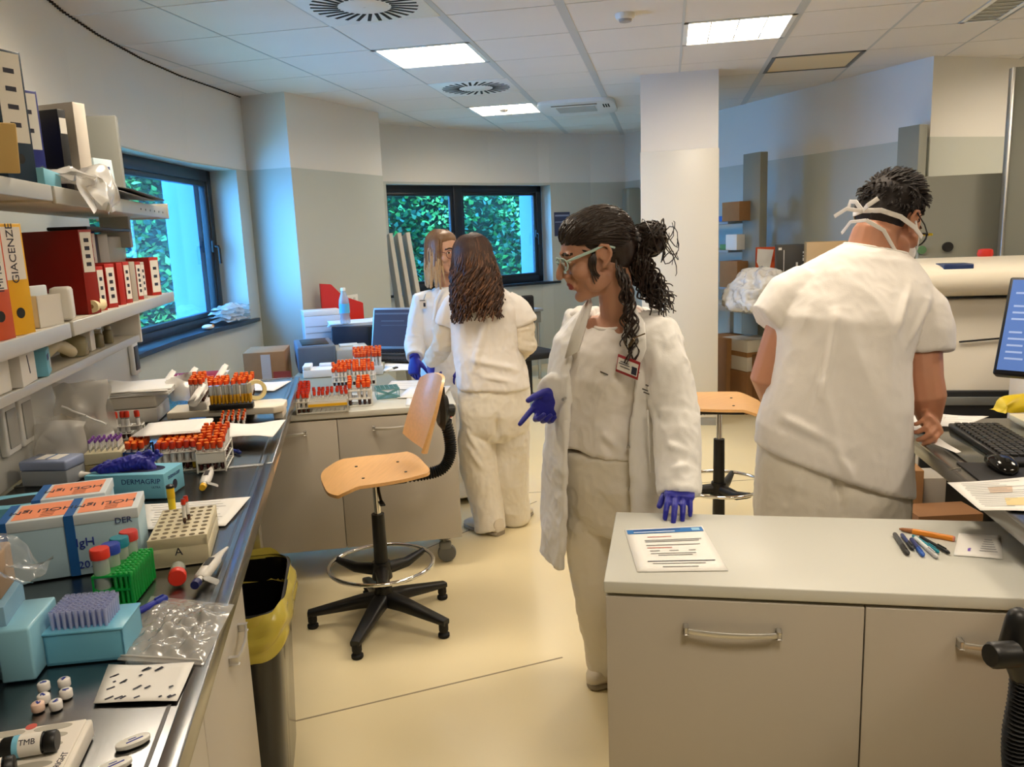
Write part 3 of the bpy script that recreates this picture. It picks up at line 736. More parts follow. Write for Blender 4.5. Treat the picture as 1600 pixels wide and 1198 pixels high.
b = MB(); b.cyl((-w/2+.012, -.0575, .012), (-w/2+.012, -.0583, .012), .009, n=16); ob('emblem', b, mat('emblem_dark', (40, 40, 60), .5), t)
g = thing('nitrile_glove', 'crumpled dark blue glove spilling from the lettered glove box', 'glove', (c.x, c.y, Z0+.069), an)
b = MB(); rn = random.Random(4)
b.tube([(.05, .0, -.0), (.03, .01, .012), (.0, .0, .018), (-.04, -.015, .012), (-.075, -.03, .006)], [.012, .02, .022, .02, .01], 10, round_ends=True)
b.tube([(.03, .02, .004), (.0, .025, .03), (-.01, .015, .02)], [.01, .016, .008], 8, round_ends=True)
for k in range(5): b.tube([(-.02+.015*k, .0, .016), (.01+.012*k, .018+.005*k, .026+.006*(k % 3)), (.035+.008*k, .01+.004*k, .03+.012*(k % 2))], [.009, .0085, .005], 7, round_ends=True)
for k in range(3): b.tube([(-.05, -.02, .012), (-.075, -.025+.018*k, .016), (-.1, -.03+.02*k, .006)], [.011, .008, .005], 7, round_ends=True)
def rmesh(mb, vox, smooth=3, fac=.5, name='m', mats=None, wr=None):
    """fuse the closed pieces of a builder into one continuous skin"""
    me = mb.mesh('tmp', [], sharp=False, fix=True) if isinstance(mb, MB) else mb
    o = bpy.data.objects.new('tmp', me); COL.objects.link(o)
    md = o.modifiers.new('r', 'REMESH'); md.mode = 'VOXEL'; md.voxel_size = vox; md.adaptivity = 0
    if smooth: sm = o.modifiers.new('s', 'SMOOTH'); sm.factor = fac; sm.iterations = smooth
    dg = bpy.context.evaluated_depsgraph_get(); out = bpy.data.meshes.new_from_object(o.evaluated_get(dg))
    bpy.data.objects.remove(o); bpy.data.meshes.remove(me); out.name = name
    out.materials.clear()
    for q in (mats if isinstance(mats, (list, tuple)) else [mats]):
        if q: out.materials.append(q)
    for p in out.polygons: p.use_smooth = True
    return out
def wrinkle(me, amp, sc, seed=0, stretch=(1, 1, 1), mask=None):
    n = len(me.vertices); co = np.empty(n*3); me.vertices.foreach_get('co', co); co = co.reshape(-1, 3)
    nr = np.empty(n*3); me.vertices.foreach_get('normal', nr); nr = nr.reshape(-1, 3)
    st = V(stretch); dv = np.array([noise.noise(V((p[0]*st.x, p[1]*st.y, p[2]*st.z))*sc+V((seed*3.7, seed*1.3, seed*9.1))) for p in co])
    dv = (1-np.abs(dv)*2.2)*amp
    if mask is not None: dv = dv*mask(co)
    co = co+nr*dv[:, None]; me.vertices.foreach_set('co', co.ravel()); me.update(); return me
me = rmesh(b, .0022, 2, name='glove_skin', mats=[NITR]); wrinkle(me, .0025, 90, 3); ob('glove_skin', me, None, g)
# ---- second glove box, open, behind the orange-labelled boxes
t = carton('glove_box', 'open pale blue glove box at the left edge behind the orange-labelled boxes', 'glove box', (*bpos(52, 832)[:2], Z0), BAZ+.1, .26, .12, .085, BOXBLUE)
b = MB(); q = [(.085*math.cos(2*PI*k/28), .034*math.sin(2*PI*k/28)) for k in range(28)]; b.prism(q, .085, .0856); ob('opening', b, mat('box_hole2', (16, 16, 18), .8), t)
text('lettering', 'DERMAGRIP', .014, NAVY, t, XF((.03, -.0605, .055), PI/2))
# ---- three kit boxes with orange labels
KITW = mat('kit_box', (176, 206, 222), .5, var=.03); KITB = mat('kit_stripe', (30, 92, 160), .5); KITO = mat('kit_label', (242, 150, 110), .55, var=.08, vscale=30)
def kit(label, loc, rz, w, d, h, txts):
    t = thing('reagent_kit_box', label, 'kit box', loc, rz, None)
    b = MB(); b.bx(-w/2, w/2, -d/2, d/2, 0, h-.012, .0015); ob('carton', b, KITW, t)
    b = MB(); b.bx(-w/2-.0015, w/2+.0015, -d/2-.0015, d/2+.0015, h-.022, h, .0015); l = ob('lid', b, mat('kit_lid', (206, 216, 222), .5), t)
    b = MB(); b.bx(-w*.34, w*.42, -d*.40, d*.42, h, h+.0006); q = ob('top_label', b, KITO, l)
    text('lettering', txts, .03, INK, l, XF((.0, .0, h+.001), 0, 0, PI))
    for k in range(4):
        b = MB(); b.bx(w*.02, w*.2, -d*.34+k*.011, -d*.34+k*.011+.003, h+.0004, h+.001); ob('print_line', b, mat('print_brown', (150, 80, 50), .6), l)
    b = MB(); b.bx(-w*.5-.002, -w*.5+.016, -d/2-.002, d/2+.002, 0.001, h+.0008); ob('blue_stripe', b, KITB, t)
    return t
pA = bpos(62, 897); pB = bpos(165, 884)
kz = BAZ+.12
cA, aA, wA, dA = rect((0, 925), (98, 918), (118, 862), BT)
kitA = kit('left front reagent kit box with an orange label, next to the torn carton', (cA.x-.010, cA.y+.003, Z0), kz, .138, .122, .13, 'HOLI IgM')
cB, aB, wB, dB = rect((101, 908), (222, 893), (225, 860), BT)
kitB = kit('reagent kit box with orange label and handwritten IgH on its front', (cB.x-.006, cB.y+.022, Z0), kz, .136, .122, .13, 'HOLI IgM')
text('handwriting', 'IgH', .026, BLUEINK, kitB, XF((-.036, -.0632, .07), PI/2, 0, 0)); text('handwriting', 'DER', .018, NAVY, kitB, XF((.04, -.0645, .107), PI/2)); text('handwriting', '2025', .022, BLUEINK, kitB, XF((-.032, -.0632, .022), PI/2)); text('handwriting', 'IN', .018, BLUEINK, kitB, XF((-.012, -.0632, .046), PI/2))
kitC = kit('rear reagent kit box with an orange label, before the open glove box', (*(BW(0, 0, 0)+( V((cA.x-.012, cA.y, 0))+BU*.152+BN*-.02-B0))[:2], Z0), kz, .143, .122, .13, 'HOLI IgM')
# ---- torn cardboard carton with film at the left edge
t = thing('opened_carton', 'torn brown carton wrapped in film at the left edge of the bench', 'carton', (*(bpos(8, 1040)+BN*.045)[:2], Z0), BAZ+.1)
b = MB(); b.bx(-.07, .07, -.05, .06, 0, .12, .001); ob('carton_wall', b, mat('blue_carton', (120, 160, 186), .6), t)
b = MB(); b.bx(-.075, .06, -.02, .065, .12, .19, .004); ob('torn_flap', b, mat('kraft', (156, 132, 108), .8, var=.1), t)
crumple('film', t, lambda i, j: V((-.05+.16*i, -.05+.12*j, .19+.02*math.sin(i*5)-.07*max(0, i-.6))), 18, 12, FILM, .03, 25, 5)
# ---- pipette tip box with its lid beside it
TIPB = clear('tip_box_blue', (120, 196, 228), .25, .86); TIPC = clear('tip_clear', (206, 214, 244), .12, .5)
c, an, w, d = rect((80, 1046), (182, 1036), (213, 985), BT)
t = thing('pipette_tip_box', 'pale blue pipette tip box full of upright clear tips', 'tip box', (c.x, c.y, Z0), an)
w, d = .122, .09
b = MB(); b.prism([(-w/2, -d/2), (w/2, -d/2), (w/2, d/2), (-w/2, d/2)], 0, .004); b.bx(-w/2, w/2, -d/2, -d/2+.003, 0, .052).bx(-w/2, w/2, d/2-.003, d/2, 0, .052).bx(-w/2, -w/2+.003, -d/2, d/2, 0, .052).bx(w/2-.003, w/2, -d/2, d/2, 0, .052); ob('box_base', b, TIPB, t)
b = MB(); b.bx(-w/2-.002, w/2+.002, -d/2-.002, d/2+.002, .052, .056, .001); ob('tip_deck', b, TIPB, t)
tm = None
for i in range(11):
    for j in range(8):
        if i*8+j > 78: continue
        if tm is None:
            b = MB(); b.lathe([(.0018, -.03), (.0028, .0), (.0036, .022), (.0042, .022), (.0042, .027), (.0032, .027)], n=8, cap=False); tm = b.mesh('tip', TIPC)
        o = bpy.data.objects.new('tip', tm); COL.objects.link(o); o.parent = t; o.location = (-w/2+.012+i*.0092, -d/2+.012+j*.0094, .06)
t = thing('tip_box_lid', 'empty pale blue tip box lid standing on edge left of the tips', 'lid', (*bpos(68, 1046)[:2], Z0), an+.06)
b = MB(); b.bx(-.05, .0, -.03, .09, 0, .088, .004); ob('lid_shell', b, clear('lid_blue', (150, 208, 232), .3, .85), t)
# ---- green tube rack holding conical tubes
GRN = clear('green_lattice', (24, 190, 80), .2, .62)
c = bpos(197, 925)
t = thing('green_tube_rack', 'bright green lattice rack holding coloured screw-cap tubes', 'tube rack', (c.x, c.y, Z0), BAZ-.1)
b = MB()
for z in (.0, .03, .058): b.bx(-.035, .035, -.06, .07, z, z+.004)
for x in (-.035, .032):
    for y in (-.06, -.02, .025, .067): b.bx(x, x+.003, y, y+.003, 0, .06)
ob('lattice_frame', b, GRN, t)
sm = None
for i in range(4):
    for j in range(10):
        if sm is None:
            b = MB(); b.lathe([(.0036, 0), (.0036, .05), (.0045, .052), (.0045, .062), (.003, .064)], n=8); sm = b.mesh('cell_post', GRN)
        o = bpy.data.objects.new('cell_post', sm); COL.objects.link(o); o.parent = t; o.location = (.006+i*.0095, -.055+j*.0128, .002)
def falcon(label, loc, rot, capm, L=.105, r=.0145, mk='falcon'):
    f = thing('conical_tube', label, 'conical tube', loc, 0); f.rotation_euler = rot
    b = MB(); b.lathe([(.003, 0), (r*.95, .016), (r, .02), (r, L), (r*1.0, L)], n=18); ob('tube_body', b, clear('falcon_pp', (226, 232, 226), .2, .4), f)
    b = MB(); b.lathe([(r*1.18, L-.004), (r*1.2, L), (r*1.2, L+.013), (r*1.1, L+.015)], n=22); ob('screw_cap', b, capm, f)
    return f
capR = mat('falcon_red', (216, 52, 34), .4); capB = mat('falcon_blue', (34, 64, 170), .4); capT = mat('falcon_teal', (30, 130, 150), .4)
Q = M.Rotation(BAZ-.1, 4, 'Z')
for (x, y, m, l, hh) in ((-.02, -.045, capR, 'red-capped conical tube at the front of the green rack', .105), (-.016, -.005, capB, 'blue-capped conical tube, second in the green rack', .098), (-.012, .03, capT, 'teal-capped conical tube, third in the green rack', .098), (-.004, .058, mat('falcon_red2', (206, 60, 56), .4), 'rear red-capped conical tube at the back of the green rack', .1)):
    p = c+Q @ V((x, y, 0)); falcon(l, (p.x, p.y, Z0+.004), (0, 0, 0), m, hh-.012)
p = bpos(258, 905); falcon('red-capped clear conical tube lying before the beige rack', (p.x+.015, p.y+.035, Z0+.0178), (PI/2, 0, BAZ+.15), capR, .06)
# ---- beige tube rack lettered A
c, an, w, d = rect((235, 890), (328, 878), (354, 826), BT)
RKH = .062
t = thing('beige_tube_rack', 'beige plastic tube rack with empty round holes and a pencilled A', 'tube rack', (c.x, c.y, Z0), an)
b = MB(); b.bx(-w/2, w/2, -d/2, d/2, 0, RKH*.55, .002).bx(-w/2, w/2, -d/2, d/2, RKH*.62, RKH, .002).bx(-w/2, w/2, -d/2, -d/2+.004, 0, RKH).bx(-w/2, w/2, d/2-.004, d/2, 0, RKH); ob('rack_block', b, BEIGE, t)
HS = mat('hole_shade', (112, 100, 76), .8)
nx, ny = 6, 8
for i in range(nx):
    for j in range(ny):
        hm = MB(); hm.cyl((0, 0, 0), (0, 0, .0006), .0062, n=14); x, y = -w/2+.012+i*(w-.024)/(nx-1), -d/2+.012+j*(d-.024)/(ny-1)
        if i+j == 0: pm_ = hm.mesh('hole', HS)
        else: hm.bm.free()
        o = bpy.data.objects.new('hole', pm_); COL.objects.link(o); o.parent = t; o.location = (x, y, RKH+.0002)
text('handwriting', 'A', .024, INK, t, XF((.0, -d/2-.0006, RKH*.5), PI/2))
Q = M.Rotation(an, 4, 'Z')
for k, (x, y) in enumerate(((.004, -.012), (.01, .012))):
    p = V((c.x, c.y, Z0+RKH+.0008))+Q @ V((x, y, 0))
    tubes('red', p, an, [(0, 0)], ['front red-capped tube standing alone on the beige rack', 'rear red-capped tube half hidden behind another on the beige rack'][k], None, .62, 0)
# yellow highlighter standing behind the beige rack
p = bpos(272, 815)
t = thing('highlighter', 'yellow highlighter pen standing behind the beige tube rack', 'highlighter', (p.x, p.y, Z0), 0)
YEL = mat('highlighter_yellow', (236, 206, 40), .35)
b = MB(); b.lathe([(.008, 0), (.0085, .002), (.0085, .062), (.007, .066)], n=16); ob('barrel', b, YEL, t)
b = MB(); b.lathe([(.0092, .062), (.0092, .088), (.007, .091)], n=16); ob('cap', b, mat('highlighter_cap', (220, 180, 20), .35), t)
b = MB(); b.lathe([(.0095, .088), (.0095, .094), (.004, .097)], n=12); ob('cap_end', b, BLACKP, t)
# ---- pipettes
def pipette(label, u0, v0, u1, v1, endm, k=1):
    a, b_ = bpos(u0, v0), bpos(u1, v1); d = b_-a; L = d.length; an = math.atan2(d.y, d.x)
    t = thing('pipette', label, 'pipette', (a.x, a.y, Z0+.016*k), an)
    b = MB(); b.loft([(V((x*L, 0, z)), V((0, r, 0)), V((0, 0, r*.8))) for x, r, z in ((.12, .009, 0), (.16, .0145, 0), (.4, .0155, .001), (.6, .0125, 0), (.62, .010, 0), (.78, .0065, 0), (1, .003, -.004))], 16); ob('handle_body', b, mat('pipette_body', (216, 212, 206), .35), t)
    b = MB(); b.cyl((.02*L, 0, 0), (.13*L, 0, 0), .006, n=12); ob('plunger_stem', b, WPLAS, t)
    b = MB(); b.cyl((-.05*L, 0, 0), (.03*L, 0, 0), .0085, .0095, n=14); ob('plunger_button', b, endm, t)
    b = MB(); b.loft([(V((.12*L, -.012, .0)), V((.012, 0, 0)), V((0, .004, .004))), (V((.08*L, -.034, -.006)), V((.012, 0, 0)), V((0, .003, .003)))], 10); ob('finger_hook', b, mat('pipette_grey', (150, 148, 142), .4), t)
    b = MB(); b.bx(.3*L, .5*L, -.006, .006, .0125, .0135); ob('volume_window', b, mat('pipette_window', (52, 54, 58), .3), t)
    return t
pipette('grey pipette with a dark blue button lying right of the beige rack', 308, 922, 356, 862, mat('button_navy', (24, 30, 90), .4))
pipette('pipette with a yellow button lying right of the lettered glove box', 318, 768, 334, 732, mat('button_yellow', (230, 180, 30), .4))
p = bpos(105, 752); q = bpos(152, 747)
pipette('cream pipette lying behind the small lidded tip box', 102, 750, 150, 746, WPLAS, .9)
# ---- papers
def sheet(name, label, cat, px, z, rows=0, m=PAPER, txt=None, curl=.003, lines=None, ink=INK, gname=None):
    """px: four picture points of the sheet corners, near-left, near-right, far-right, far-left"""
    P_ = [PZ(u, v, z) for u, v in px]; c = sum(P_, V())/4; d = P_[1]-P_[0]; an = math.atan2(d.y, d.x)
    Ri = M.Rotation(-an, 3, 'Z'); L_ = [Ri @ (q-c) for q in P_]
    t = thing(name, label, cat, (c.x, c.y, z), an, gname)
    def g(i, j):
        p = (L_[0]*(1-i)+L_[1]*i)*(1-j)+(L_[3]*(1-i)+L_[2]*i)*j
        return V((p.x, p.y, .0012+curl*(math.sin(i*3+j*2)**2)*(abs(i-.5)+abs(j-.5))))
    b = MB(); b.grid(g, 8, 8); ob('sheet', b, m, t, solid=.0006)
    rn = random.Random(len(label))
    for k in range(rows):
        j = .12+.78*k/max(1, rows-1); i0 = .1+rn.random()*.05; i1 = i0+rn.uniform(.35, .78)
        b = MB(); a0, a1 = g(i0, j), g(min(.93, i1), j); dd = (g(i0, min(1, j+.012))-a0)
        up = V((0, 0, .0012)); b.poly([a0+up, a1+up, a1+dd+up, a0+dd+up]); ob('text_line', b, ink, t)
    return t, g
t, g = sheet('note_sheet', 'handwritten note sheet lying before the clear zip bag', 'note', ((146, 1100), (277, 1096), (304, 1038), (170, 1041)), Z0+.0008, 0)
rn = random.Random(11)
for k in range(22):
    i, j = rn.uniform(.08, .92), rn.choice((.1, .35, .52, .68, .85)); p = g(i, j); b = MB(); b.box((p.x, p.y, .0034), (.004+.010*rn.random(), .0035, .0004), rz=rn.uniform(.6, 1.1)); ob('handwriting', b, INK, t)
sheet('printed_list', 'printed list lying under the beige rack and beside the glove box', 'sheet', ((222, 828), (352, 822), (392, 778), (218, 790)), Z0, 9, ink=mat('grey_print', (130, 130, 130), .7))
sheet('paper_sheet', 'blank white sheet on the bench edge right of the wire rack', 'sheet', ((352, 684), (426, 683), (447, 660), (356, 664)), Z0+.04, 0, curl=.01)
sheet('paper_sheet', 'white sheet at the far end of the steel bench beside the tape roll', 'sheet', ((384, 611), (428, 611), (456, 596), (398, 598)), Z0, 0)
# ---- clear zip bag with crinkles
P_ = [bpos(*q) for q in ((183, 1032), (318, 1040), (366, 945), (236, 932))]; c = sum(P_, V())/4
t = thing('zip_bag', 'empty crinkled clear zip bag lying in the near middle of the bench', 'plastic bag', (c.x, c.y, Z0), 0)
CR = clear('crinkled_film', (236, 234, 230), .13, .3)
def zb(i, j, up=.012):
    p = (P_[0]*(1-i)+P_[1]*i)*(1-j)+(P_[3]*(1-i)+P_[2]*i)*j-c
    e = min(i, 1-i, j, 1-j)*4; e = min(1, e)
    q = V((p.x, p.y, 0)); k = abs(ns(q, 28, 2))+.6*abs(ns(q, 60, 5))
    return V((p.x, p.y, .003+e*up*(.3+1.9*k)))
b = MB(); b.grid(zb, 46, 40); ob('upper_film', b, CR, t)
b = MB(); b.grid(lambda i, j: zb(i, j, 0)-V((0, 0, .0015)), 8, 8); ob('lower_film', b, FILM, t)
b = MB(); a0, a1 = zb(.02, .04), zb(.98, .04); b.tube([a0+V((0, 0, .002)), a1+V((0, 0, .002))], .0018, 6); ob('zip_strip', b, MILKY, t)
# ---- blue pen under the bag
def pen(label, a, b_, m, capm, r=.0048, name='pen', cat='pen', tip=True):
    a, b_ = V(a), V(b_); d = b_-a; L = d.length
    t = thing(name, label, cat, a, math.atan2(d.y, d.x)); 
    b = MB(); b.loft([(V((x*L, 0, 0)), V((0, q, 0)), V((0, 0, q))) for x, q in ((0, r*.85), (.02, r), (.62, r))], 12); ob('barrel', b, m, t)
    b = MB(); b.loft([(V((x*L, 0, 0)), V((0, q, 0)), V((0, 0, q))) for x, q in ((.6, r*1.12), (.93, r*1.12), (.97, r*.8), (1, r*.35))], 12); ob('cap', b, capm, t)
    b = MB(); b.bx(.6*L, .88*L, -.0012, .0012, r*1.1, r*1.1+.0025); ob('clip', b, capm, t)
    return t
pen('blue marker lying half under the clear zip bag', bpos(214, 962)+V((0, 0, .007)), bpos(262, 938)+V((0, 0, .007)), mat('marker_blue', (40, 52, 160), .4), BLUEINK, .0065, 'marker', 'marker')
# ---- six little white caps
for k, (u, v) in enumerate(((69, 1076), (101, 1070), (69, 1095), (104, 1087), (88, 1105), (60, 1108))):
    p = bpos(u, v); t = thing('small_stopper', ['rear left small white cap of the cluster by the tip box', 'rear right small white cap of the cluster by the tip box', 'middle left small white cap with blue ink on top', 'middle right small white cap, edge lit, of the cluster', 'front right small white cap touching the kit tray', 'front left pinkish small cap touching the kit tray'][k], 'cap', (p.x, p.y, Z0), k)
    b = MB(); b.lathe([(.0085, 0), (.009, .001), (.009, .011), (.0075, .0125)], n=18); ob('cap_body', b, mat('cap_white', (232, 228, 224), .35) if k < 5 else mat('cap_pink', (236, 204, 186), .35), t)
    b = MB(); b.box((0, 0, .0128), (.009, .003, .0004), rz=.5); b.box((0, .003, .0128), (.006, .0015, .0004)); ob('ink_mark', b, BLUEINK, t)
# ---- oval plastic tokens
for k, (u, v) in enumerate(((208, 1160), (178, 1198))):
    p = bpos(u, v); t = thing('oval_token', ['white oval plastic token with blue print lying near the bench edge', 'white oval plastic token cut off by the bottom of the frame'][k], 'token', (p.x, p.y, Z0), BAZ+PI/2-1.1)
    b = MB(); b.prism([(.0225*math.copysign(abs(math.cos(a))**.8, math.cos(a)), .0105*math.sin(a)) for a in [2*PI*q/28 for q in range(28)]], 0, .006, .001); ob('token_body', b, WPLAS, t)
    b = MB(); b.box((.002, -.002, .0062), (.022, .0022, .0004), rz=.1); b.box((0, .003, .0062), (.01, .0015, .0004)); ob('print', b, BLUEINK, t)
# ---- kit tray with wells and two dark bottles
c, an, w, d = rect((-60, 1230), (118, 1196), (146, 1098), BT)
Pt = [PZ(u, v, BT+.03) for u, v in ((-10, 1118), (143, 1098), (110, 1215), (-60, 1260))]
t = thing('kit_tray', 'white moulded kit tray with oval wells, lettered RIGHT', 'tray', (*((Pt[1]+Pt[2])/2)[:2], Z0), BAZ+.02)
b = MB(); b.bx(-.19, .0, -.09, .052, 0, .026, .004); b.bx(-.19, -.006, -.085, .046, .026, .030, .002); ob('tray_shell', b, mat('tray_white', (224, 218, 208), .5), t)
WELL = mat('tray_well', (176, 172, 160), .6)
for i in range(3):
    for j in range(6):
        b = MB(); q = [(.024*math.cos(2*PI*k/24)-.045-i*.058, .0075*math.sin(2*PI*k/24)+.036-j*.021) for k in range(24)]; b.prism(q, .0298, .0304); ob('well', b, WELL, t)
text('lettering', 'RIGHT', .011, INK, t, XF((-.012, -.045, .0302), 0, 0, PI/2-.1)); 
b = MB(); b.cyl((-.075, .046, .03), (-.075, .046, .0306), .007, n=16); ob('red_mark', b, mat('mark_red', (200, 90, 80), .6), t)
def dark_bottle(label, a, b_, lab, r=.0135):
    a, b_ = V(a), V(b_); d = b_-a; L = d.length; t = thing('reagent_vial', label, 'bottle', a, math.atan2(d.y, d.x))
    def sec(l): return [(V((x*L, 0, 0)), V((0, q*r, 0)), V((0, 0, q*r))) for x, q in l]
    b = MB(); b.loft(sec(((0, .9), (.03, 1), (.7, 1), (.78, .7))), 20); ob('bottle_body', b, BLACKP, t)
    b = MB(); b.loft(sec(((.76, .82), (.8, 1.02), (.97, 1.02), (1, .9))), 20); ob('cap', b, BLACKP, t)
    b = MB(); b.loft(sec(((.22, 1.02), (.74, 1.02))), 20, cap=(False, False)); l = ob('paper_label', b, LABW, t)
    b = MB(); b.loft(sec(((.22, 1.03), (.33, 1.03))), 20, cap=(False, False)); ob('blue_band', b, mat('pale_blue', (120, 190, 220), .5), l)
    if lab: text('lettering', lab, .010, INK, l, XF((.5*L, -r*.75, r*.72), .8, 0, 0))
    return t
z = BT+.045
dark_bottle('black bottle labelled TMB lying on the kit tray', PZ(4, 1170, z), PZ(90, 1156, z), 'TMB')
dark_bottle('black bottle cut off at the lower left corner of the kit tray', PZ(-50, 1215, z), PZ(24, 1196, z), None)
# ---- small lidded tip box behind the glove box
c, an, w, d = rect((26, 765), (98, 764), (102, 742), BT)
t = thing('lidded_box', 'small clear lidded box with a blue and white label by the back panel', 'box', (c.x, c.y, Z0), an)
b = MB(); b.bx(-w/2, w/2, -.045, .045, 0, .045, .003); ob('box_base', b, clear('box_clear', (190, 196, 204), .2, .6), t)
b = MB(); b.bx(-w/2-.002, w/2+.002, -.047, .047, .045, .075, .006); l = ob('lid', b, clear('box_lid', (176, 190, 226), .2, .65), t)
b = MB(); b.bx(-.035, .035, -.025, .03, .0752, .0757); ob('label', b, LABW, l); b = MB(); b.bx(-.004, .002, -.025, .03, .0758, .0762); ob('blue_stripe', b, KITB, l)
# ---- plastic bags at the back
def bagthing(label, u, v, w, h, d, seed, m=MILKY, lean=0, film=2):
    p = bpos(u, v); p = p-BN*.03; p = BW(bs(u, v-25, .63)[0]+.05, .63, 0) if u < 200 else p; t = thing('plastic_bag', label, 'plastic bag', (p.x, p.y, Z0), BAZ)
    for k in range(film):
        y = (-.5+k)*d
        crumple('bag_film', t, lambda i, j: V((-w/2+w*i, y*(1-j*.5)*(.6+.8*math.sin(i*PI))+lean*j, .012+h*j)), 20, 20, m, .022, 18, seed+k*11)
    return t
t = bagthing('milky plastic bag with red print standing by the back panel', 92, 738, .15, .14, .07, 21)
b = MB(); b.cyl((-.05, -.045, .05), (-.05, -.046, .05), .009, n=14); ob('red_print', b, mat('print_red', (190, 70, 60), .6), t)
t = bagthing('clear zip bag with a bright seam leaning on the back panel', 120, 668, .17, .22, .04, 31, MILKY, .02)
b = MB(); b.tube([(-.05+.016*k, -.03+.004*math.sin(k*2), .165-.009*k) for k in range(9)], .0035, 6); ob('zip_strip', b, mat('shiny_strip', (236, 236, 232), .2), t)
b = MB(); b.box((-.04, -.03, .115), (.05, .001, .03), rot=Euler((0, .5, 0)).to_matrix()); ob('label', b, mat('buff_label', (200, 180, 140), .6), t)
# ---- paper stack on white boxes
p = bpos(200, 662); t = thing('drawer_box', 'white two-tier card box under the paper stack at the back', 'box', (p.x-.01, p.y+.1, Z0), BAZ)
b = MB(); b.bx(-.11, .1, -.1, .13, 0, .055, .003); ob('lower_tier', b, WPLAS, t); b = MB(); b.bx(-.11, .1, -.1, .13, .058, .105, .003); ob('upper_tier', b, mat('tier_white', (214, 208, 196), .5), t)
for k in range(5):
    q = thing('paper_sheet', ['lowest sheet', 'second sheet', 'third sheet', 'fourth sheet', 'topmost curled sheet'][k]+' of the paper stack on the white box', 'sheet', (p.x+.0, p.y+.115, Z0+.106+.005*k), BAZ+.04*(-1)**k*k*.4, 'stacked papers on the white box')
    b = MB(); b.grid(lambda i, j: V((-.13+.27*i, -.12+.26*j, .001+(.035*max(0, .25-i)**1.0*4*max(0, j-.6) if k == 4 else .002*math.sin(i*3)))), 10, 10); ob('sheet', b, PAPER, q, solid=.004)
# ---- beige drawers carrying the purple rack
p = bpos(160, 742)
for k in range(2):
    t = thing('beige_block', ['lower beige block under the purple-capped tubes', 'upper beige tray holding the purple-capped tubes'][k], 'block', (p.x, p.y+.045, Z0+k*.036), BAZ+.05)
    b = MB(); b.bx(-.055, .05, -.045, .055, 0, .034, .003); ob('block_body', b, BEIGE if k else mat('beige_dark', (164, 150, 110), .5), t)
    for s in range(2):
        b = MB(); b.bx(.05, .056, -.04, .05, .006+.014*s, .012+.014*s, .001); ob('side_rib', b, WPLAS, t)
tubes('purple', (p.x, p.y+.045, Z0+.0705), BAZ+.05, grid_spots(6, 5, .0155), 'purple-capped short tube standing in the beige tray by the back panel', 'purple-capped tubes in the beige tray', .42, 0)
# ---- nine red-capped tubes in a row behind
p = bpos(180, 690)
wire_rack('wire_rack', 'white wire rack with one row of red-capped tubes behind the purple caps', (p.x+.0, p.y+.03, Z0), BAZ, 9, 2, .0185, .05)
tubes('red', (p.x, p.y+.03, Z0), BAZ, [(-.074+.0185*k, -.009) for k in range(9) if k != 7], 'red-capped tube in the single row behind the purple caps', 'row of red-capped tubes behind the purple caps', 1.1)
# ---- blue rack with three tubes, orange caps behind
p = bpos(200, 738)
wire_rack('blue_rack', 'dark blue wire rack holding red-capped tubes left of the white wire rack', (p.x+.012, p.y+.06, Z0), BAZ, 3, 6, .019, .06, mat('blue_wire', (24, 60, 130), .4))
tubes('orange', (p.x+.012, p.y+.06, Z0), BAZ, grid_spots(3, 6, .019), 'orange-topped tube in the dark blue wire rack', 'orange-topped tubes in the dark blue rack', .95)
# ---- main white wire rack under the loose papers
p = bpos(268, 738)
wire_rack('wire_rack', 'white wire rack of tubes under the loose papers', (p.x, p.y+.075, Z0), BAZ, 6, 7, .02, .06)
tubes('orange', (p.x, p.y+.075, Z0), BAZ, [q for q in grid_spots(6, 7, .02) if q[1] > -.05], 'orange-topped tube in the wire rack under the loose papers', 'tubes in the wire rack under the papers', .95)
tubes('red', (p.x, p.y+.075, Z0), BAZ, [(-.05+.02*k, -.06) for k in (0, 1, 2, 4)], 'red-capped tube in the front row of the wire rack under the papers', 'front row of the wire rack under the papers', .95)
tubes('amber', (p.x, p.y+.075, Z0), BAZ, [(.01, -.06), (.05, -.06)], 'straw-coloured serum tube in the front row of the wire rack', 'serum tubes in the front row', .95)
p = bpos(322, 738)
wire_rack('wire_rack', 'white-fronted wire rack at the bench edge beside the loose papers', (p.x, p.y+.085, Z0), BAZ, 4, 8, .02, .06, solid_front=True)
tubes('orange', (p.x, p.y+.085, Z0), BAZ, grid_spots(4, 8, .02), 'orange-topped tube in the white-fronted wire rack', 'tubes in the white-fronted wire rack', .95, .006, .2)
# papers lying on the caps
for k in range(4):
    q = PZ(268, 668, BT+.10+.0022*k); t = thing('paper_sheet', ['bottom sheet', 'second sheet', 'third sheet', 'top sheet'][k]+' of the loose papers lying over the tube caps', 'sheet', (q.x+.004*k, q.y-.0+.004*k, BT+.0955+.0022*k), BAZ+.06*k-.1, 'loose papers over the tube caps')
    b = MB(); b.grid(lambda i, j: V((-.10+.2*i, -.075+.19*j, .006*math.sin(i*2.5+k)*i)), 8, 8); ob('sheet', b, PAPER, t, solid=.0012)
